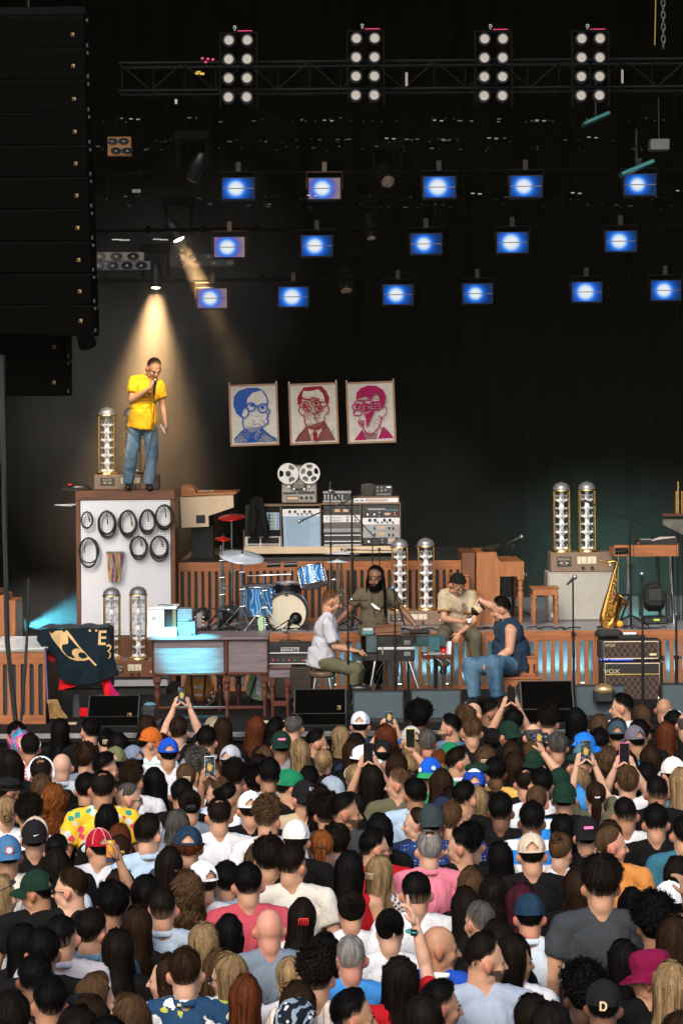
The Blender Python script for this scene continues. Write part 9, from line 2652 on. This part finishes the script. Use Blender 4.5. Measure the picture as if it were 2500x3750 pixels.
for r in rows_:
 e=r['e'];D=depth(r)
 x=((r['x']-CX)*cr+(HY-r['y'])*sr)*sc(D)
 sl=r['shirt'].split('/')
 col=sl[0];var=sl[1]if len(sl)>1 else ''
 sleeve={'':.6,'c':.7,'2':1.9,'0':0.0}[var]
 sleeve={'c':.6}.get(var,sleeve)
 hs_=.97+rp.random()*.07
 tgt={}
 for q in('R','L','B'):
  if q in e and q!='B':tgt[q]=(float(e[q][0]),float(e[q][1]))
  elif q in e:tgt={'L':(float(e[q][0]),float(e[q][1])),'R':(float(e[q][0]),float(e[q][1]))}
 if tgt:ms,HMy,palms=raised(r['yaw'],r['f'],sleeve,tgt)
 else:ms,HMy=template(r['yaw'],r['f'],sleeve)
 t=thing('person',r['label'],'person',(x,D,0),R(rp.uniform(-9,9)-math.degrees(math.atan2(x,D))*.6),'people in the standing crowd')
 hc=Vector((0,0,1.62))
 top=1.745+ADD.get(r['hair'],.015)+(.012 if any(q in e for q in('cap','ban','bucket','beret'))else 0)
 k=r['H']/top
 t.scale=(k*rp.uniform(.97,1.05)*(float(e['W'][0])if 'W' in e else 1),k,k)
 sk=SKIN[SKK[r['skin']]]
 t.rotation_euler.x,t.rotation_euler.y=R(rp.uniform(-1.6,1.2)),R(rp.uniform(-1.8,1.8))
 put('body',ms['body'],t,None,None,sk)
 put('shirt',ms['shirt'],t,None,None,CL[col])
 put('trousers',ms['trousers'],t,None,None,rp.choice((CL['black'],CL['denim'],CL['navy'],CL['khaki'],CL['charcoal'])))
 put('shoes',ms['shoe'],t,None,None,rp.choice((BLKP,WHT,RUBB)))
 v_=rp.randrange(6)
 wob=eul(R(rp.uniform(-5,5)),R(rp.uniform(-5,5)),R(rp.uniform(-5,5)))@Matrix.Diagonal((1,1,1)).to_3x3()
 n0_=len(ALLKIDS[t.name])
 dress_head(t,hc,HMy,r['hair'],r['hcol'],e,v_,1.0,wob if r['hair']not in('under','undercurl','bald')else None)
 for o in ALLKIDS[t.name][n0_:]:
  if r['hair']not in('under','bald','fringe','undercurl','thin'):o.scale=(rp.uniform(.96,1.06),rp.uniform(.97,1.05),rp.uniform(.96,1.06))
 q_=HMy.to_euler()
 if 'cap' in e:
  c0=e['cap'][0];fl=e['cap'][1:]
  back='b' in fl;kind='cap' if not('brim0' in fl or back)else 'closed_cap'
  CM=HMy@Matrix.Rotation(R(180),3,'Z')if back else HMy
  cm=cap_meshes('cap');cm2=cap_meshes('closed_cap')if kind=='closed_cap' else cm
  cap_loc=hc if not back else hc+HMy@Vector((0,-.024,0))
  co_=put('cap',cm2['crown']if not back else cap_meshes('closed_cap')['crown'],t,cap_loc,CM.to_euler(),CL[c0])
  bm_={'tricap':CL['azurecap'],'bluegreencap':CL['green'],'redcap':CL['whitecap'],'royalwhite':CL['royalwhite'],'meshcap':CL['plumcap']}.get(c0,CL[c0])
  if back or 'brim0' not in fl or True:put('brim',cm['brim'],co_,(0,0,0),None,bm_)
  put('button',cm['button'],co_,(0,0,0),None,bm_)
  if 'pink' in fl:on_cap(t,co_,hc,HMy,k,[(-.034,-.010),(.034,-.010),(.034,.010),(-.034,.010)],PINK,'cap_label',180,26,.030)
  if 'patch' in fl:on_cap(t,co_,hc,HMy,k,'disc',PANELG,'cap_patch',180,30,.031)
  if 'patch2' in fl:
   on_cap(t,co_,hc,HMy,k,[(.030*math.cos(R(18*q)),.027*math.sin(R(18*q)))for q in range(20)],CL['orangecap'],'cap_patch',180,16,.031);on_cap(t,co_,hc,HMy,k,'disc',PANELB,'cap_patch',180,16,.0325)
  if 'badge' in fl:on_cap(t,co_,hc,HMy,k,'disc',PANELW,'cap_patch',200,16,.031);on_cap(t,co_,hc,HMy,k,'disc',PANELB,'cap_patch',140,26,.031)
  if 'tick' in fl:on_cap(t,co_,hc,HMy,k,[(-.022,.004),(-.013,-.008),(.026,.008),(-.010,-.001)],TICK,'cap_tick',172,12,.031)
  if 'B' in fl:on_cap(t,co_,hc,HMy,k,[(-.010,-.014),(.008,-.014),(.011,-.006),(.006,0),(.010,.008),(.006,.014),(-.010,.014)],TICK,'cap_letter',180,20,.031)
  if 'D' in fl:
   o_,i_=[(-.018,-.024),(.008,-.024),(.020,-.010),(.020,.010),(.008,.024),(-.018,.024)],[(-.008,-.014),(.004,-.014),(.010,-.006),(.010,.006),(.004,.014),(-.008,.014)]
   on_cap(t,co_,hc,HMy,k,o_,mk('cap_gold',(.55,.40,.20),.6),'cap_letter',180,6,.019);on_cap(t,co_,hc,HMy,k,i_,CL['blackcap'],'cap_letter_gap',180,6,.0205)
  if 'seam' in fl:
   mb=MB()
   for a_ in(180,235,125,290,70):mb.tube([_dome(R(a_),R(84-q*8),.0145)for q in range(10)],.004,5)
   put('white_seam',mb.mesh('white_seam'),t,hc,q_,mk('pink_seam',(.62,.25,.25),.8))
  if c0=='royalwhite':
   mb=MB();nn_=12
   V=[_dome(R(130+100*i/nn_),R(58+26*j/4),.0165)for j in range(5)for i in range(nn_+1)]
   mb.add(V,[(j*(nn_+1)+i,j*(nn_+1)+i+1,(j+1)*(nn_+1)+i+1,(j+1)*(nn_+1)+i)for j in range(4)for i in range(nn_)],True);put('white_panel',mb.mesh('white_panel'),t,hc,q_,CL['whitecap'])
 if 'ban' in e:put('bandana',soft_hat('bandana'),t,hc,q_,CL[e['ban'][0]])
 if 'bucket' in e:put('bucket_hat',soft_hat('bucket'),t,hc,(HMy@eul(0,R(4),R(10))).to_euler(),CL['magenta'])
 if 'beret' in e:put('beret',soft_hat('beret'),t,hc,q_,CL[e['beret'][0]]if e['beret'][0]!='black' else CL['blackcap'])
 if 'sg' in e:put('sunglasses',acc_mesh('sunglasses_up'),t,hc,(HMy@Matrix.Rotation(0,3,'Z')).to_euler(),{'white':WHT}.get(e['sg'][0],BLKP))
 if 'gls' in e:put('sunglasses',acc_mesh('sunglasses'),t,hc,q_,PHONE)
 if 'gl' in e:put('glasses',acc_mesh('glasses'),t,hc,q_,BLKP)
 if 'hp' in e:put('headphones',acc_mesh('headphones'),t,hc,q_,PANELW)
 if 'hb' in e:put('headband',acc_mesh('headphones'),t,hc,q_,WHT)
 if 'clip' in e:put('hair_clip',acc_mesh('clip'),t,hc,q_,{'black':BLKP,'gold':GOLD,'red':REDP}.get(e['clip'][0],CREAM))
 if 'tie' in e:put('hair_tie',acc_mesh('tie'),t,hc,q_,WHT if e['tie'][0]=='white' else BLK)
 if 'earring' in e:
  mb=MB();mb.tube(ring((.086,-.005,-.060),.011,12,'x'),.003,5,closed=True);put('earring',mb.mesh('earring'),t,hc,q_,GOLD)
 if 'beard' in e:put('beard',beard_mesh(False),t,hc,q_,HAIR['scruff'])
 if r['yaw']in 'LR':face_parts(t,hc,HMy,r['hcol']if r['hcol']in HAIR and r['hcol']!='stub' else 'dark')
 if var=='c' or col=='royalring':
  mb=MB();mb.tube([(.066*math.cos(R(15*q)),-.028+.068*math.sin(R(15*q)),1.478-.016*math.sin(R(15*q)))for q in range(24)],.019,8,closed=True,flat=.55);put('collar',mb.mesh('collar'),t,None,None,CL[col]if var=='c' else WHT)
 if 'S' in e:
  pass
 if 'watch' in e:
  w=palms['R']-Vector((0,0,.12));mb=MB();mb.tube(ring(w,.030,14,'z'),.010,6,closed=True,flat=1.4);put('watch',mb.mesh('watch'),t,None,None,mk('teal_strap',(.03,.25,.24),.5));mb=MB();mb.box(w.x-.018,w.x+.018,w.y-.04,w.y-.028,w.z-.018,w.z+.018,.004);put('watch_face',mb.mesh('watch_face'),t,None,None,PHONE)
  w=palms['R'];mb=MB();mb.tube([w+Vector((-.02,0,-.02)),w+Vector((-.025,0,.04)),w+Vector((-.032,.005,.085))],[.011,.0105,.008],8);put('finger',mb.mesh('finger'),t,None,None,sk)
 for pk in('print','printb','printw'):
  if pk in e:
   if pk=='printw':
    mb=MB();mb.box(.08,.19,-.158,-.150,1.13,1.20,.003)
    for q in range(5):mb.box(.085,.185,-.161,-.1585,1.135+q*.012,1.139+q*.012)
    put('white_print',mb.mesh('white_print'),t,None,None,PANELW);continue
   m_=mk('print_orange',(.65,.10,.03),.8)if e[pk][0]!='EL RE' else mk('print_black',(.02,.02,.02),.8)
   lines={'THE':('THE','MEDI'),'NORTH':('NORTH','WO'),'EL RE':('EL RE',)}[e[pk][0]]
   for li,s_ in enumerate(lines):
    o=put('lettering',text_mesh(s_,.062+.045*(li==1 and pk=='printb'),.003,m_),t,(-.0-.10*(e[pk][0]=='NORTH')+.03*(e[pk][0]=='EL RE'),-.168,1.32-.085*li),(R(90-8),0,0))
 if tgt:HELD.append((r['label'],t,palms,k))
def phone(label,p,w,h,screen=None,case=None,rot=0,cat='phone'):
 t=thing('phone',label,cat,p,0,'phones held up in the crowd')
 Mr=Matrix.Rotation(R(rot),4,'Y')
 mb=MB();mb.box(-w/2,w/2,-.004,.004,-h/2,h/2,.0035,M=Mr);mb.build('phone_case',case or PHONE,t)
 mb=MB();mb.box(-w/2+.003,w/2-.003,-.0062,-.0042,-h/2+.003,h/2-.003,M=Mr);mb.build('screen',screen or PHONE,t)
 return t
def screen_mat():
 m,nt,b,L=newmat('phone_screen_stage')
 b.inputs['Base Color'].default_value=(.01,.01,.01,1);b.inputs['Roughness'].default_value=.15
 g=node(nt,'ShaderNodeTexGradient');g.gradient_type='SPHERICAL';L.new(coords(nt,(38,1,24),loc=(0,0,.15)),g.inputs[0])
 n=node(nt,'ShaderNodeTexNoise',Scale=60.0,Detail=1.0);L.new(coords(nt),n.inputs['Vector'])
 c=mixc(nt,ramp(nt,g.outputs['Fac'],[(.05,(0,0,0)),(.5,(1,1,1))]),ramp(nt,n.outputs[0],[(.45,(.012,.013,.018)),(.60,(.05,.09,.13)),(.68,(.30,.34,.34))]),(.80,.50,.10))
 L.new(c,b.inputs['Emission Color']);b.inputs['Emission Strength'].default_value=.6
 return m
SCRM=screen_mat()
spec={'brown haired man lifting':('phone showing a bright stage lifted under the keyboard desk',.075,.15,SCRM,None,0),'woman with dark tied hair':('pale edged phone showing a yellow figure held up in mid crowd',.082,.165,SCRM,WHT,0),'woman with auburn curls':('small silver compact camera lifted above the auburn curls',.075,.10,SCRM,STEEL,0),'black haired man lifting':('black phone lifted before the large wedge monitor',.075,.155,PHONE,None,0),'person in a blue and green':('phone in a yellow edged case above the blue and green cap',.078,.16,PHONE,mk('yellow_case',(.65,.65,.02),.4),0),'woman with long dark hair holding':('black phone held in two hands beside the sideways white cap',.078,.16,PHONE,None,0),'man in a dark green cap raising':('phone held sideways on the raised bare arm',.150,.075,SCRM,None,2),'sandy haired man in white':('phone in a pink edged case above the sandy haired man',.082,.165,PHONE,mk('pink_case',(.60,.10,.30),.4),0),'woman with brown ponytail':('phone showing blue stage lights held high over the brown ponytail',.082,.165,SCRM,STEEL,0)}
for lab,t,palms,k in HELD:
 for key,(l2,w,h,scr,case,rot)in spec.items():
  if lab.startswith(key):
   c=Vector((0,0,0))
   for p in palms.values():c+=p/len(palms)
   bpy.context.view_layer.update()
   wp=t.matrix_world@(c+Vector((0,-.035,.05)))
   phone(l2,wp,w,h,scr,case,rot)
 if lab.startswith('black haired man whose'):
  bpy.context.view_layer.update()
  wp=t.matrix_world@(palms['R']+Vector((-.035,.01,-.03)))
  tc_=thing('drink_can','orange drink can held up beside the red cap with white seams','can',wp)
  mb=MB();mb.lathe([(.020,-.075),(.028,-.068),(.0295,-.06),(.0295,.06),(.026,.070),(.024,.073)],22);mb.build('can_body',mk('can_orange',(.70,.27,.02),.25,.3),tc_);mb=MB();mb.lathe([(.024,.0735),(.022,.071),(0,.071)],20);mb.build('can_lid',CHR,tc_)
  mb=MB();mb.lathe([(.0300,-.064),(.0300,-.03)],22);mb.build('dark_band',mk('can_navy',(.03,.035,.08),.3),tc_)
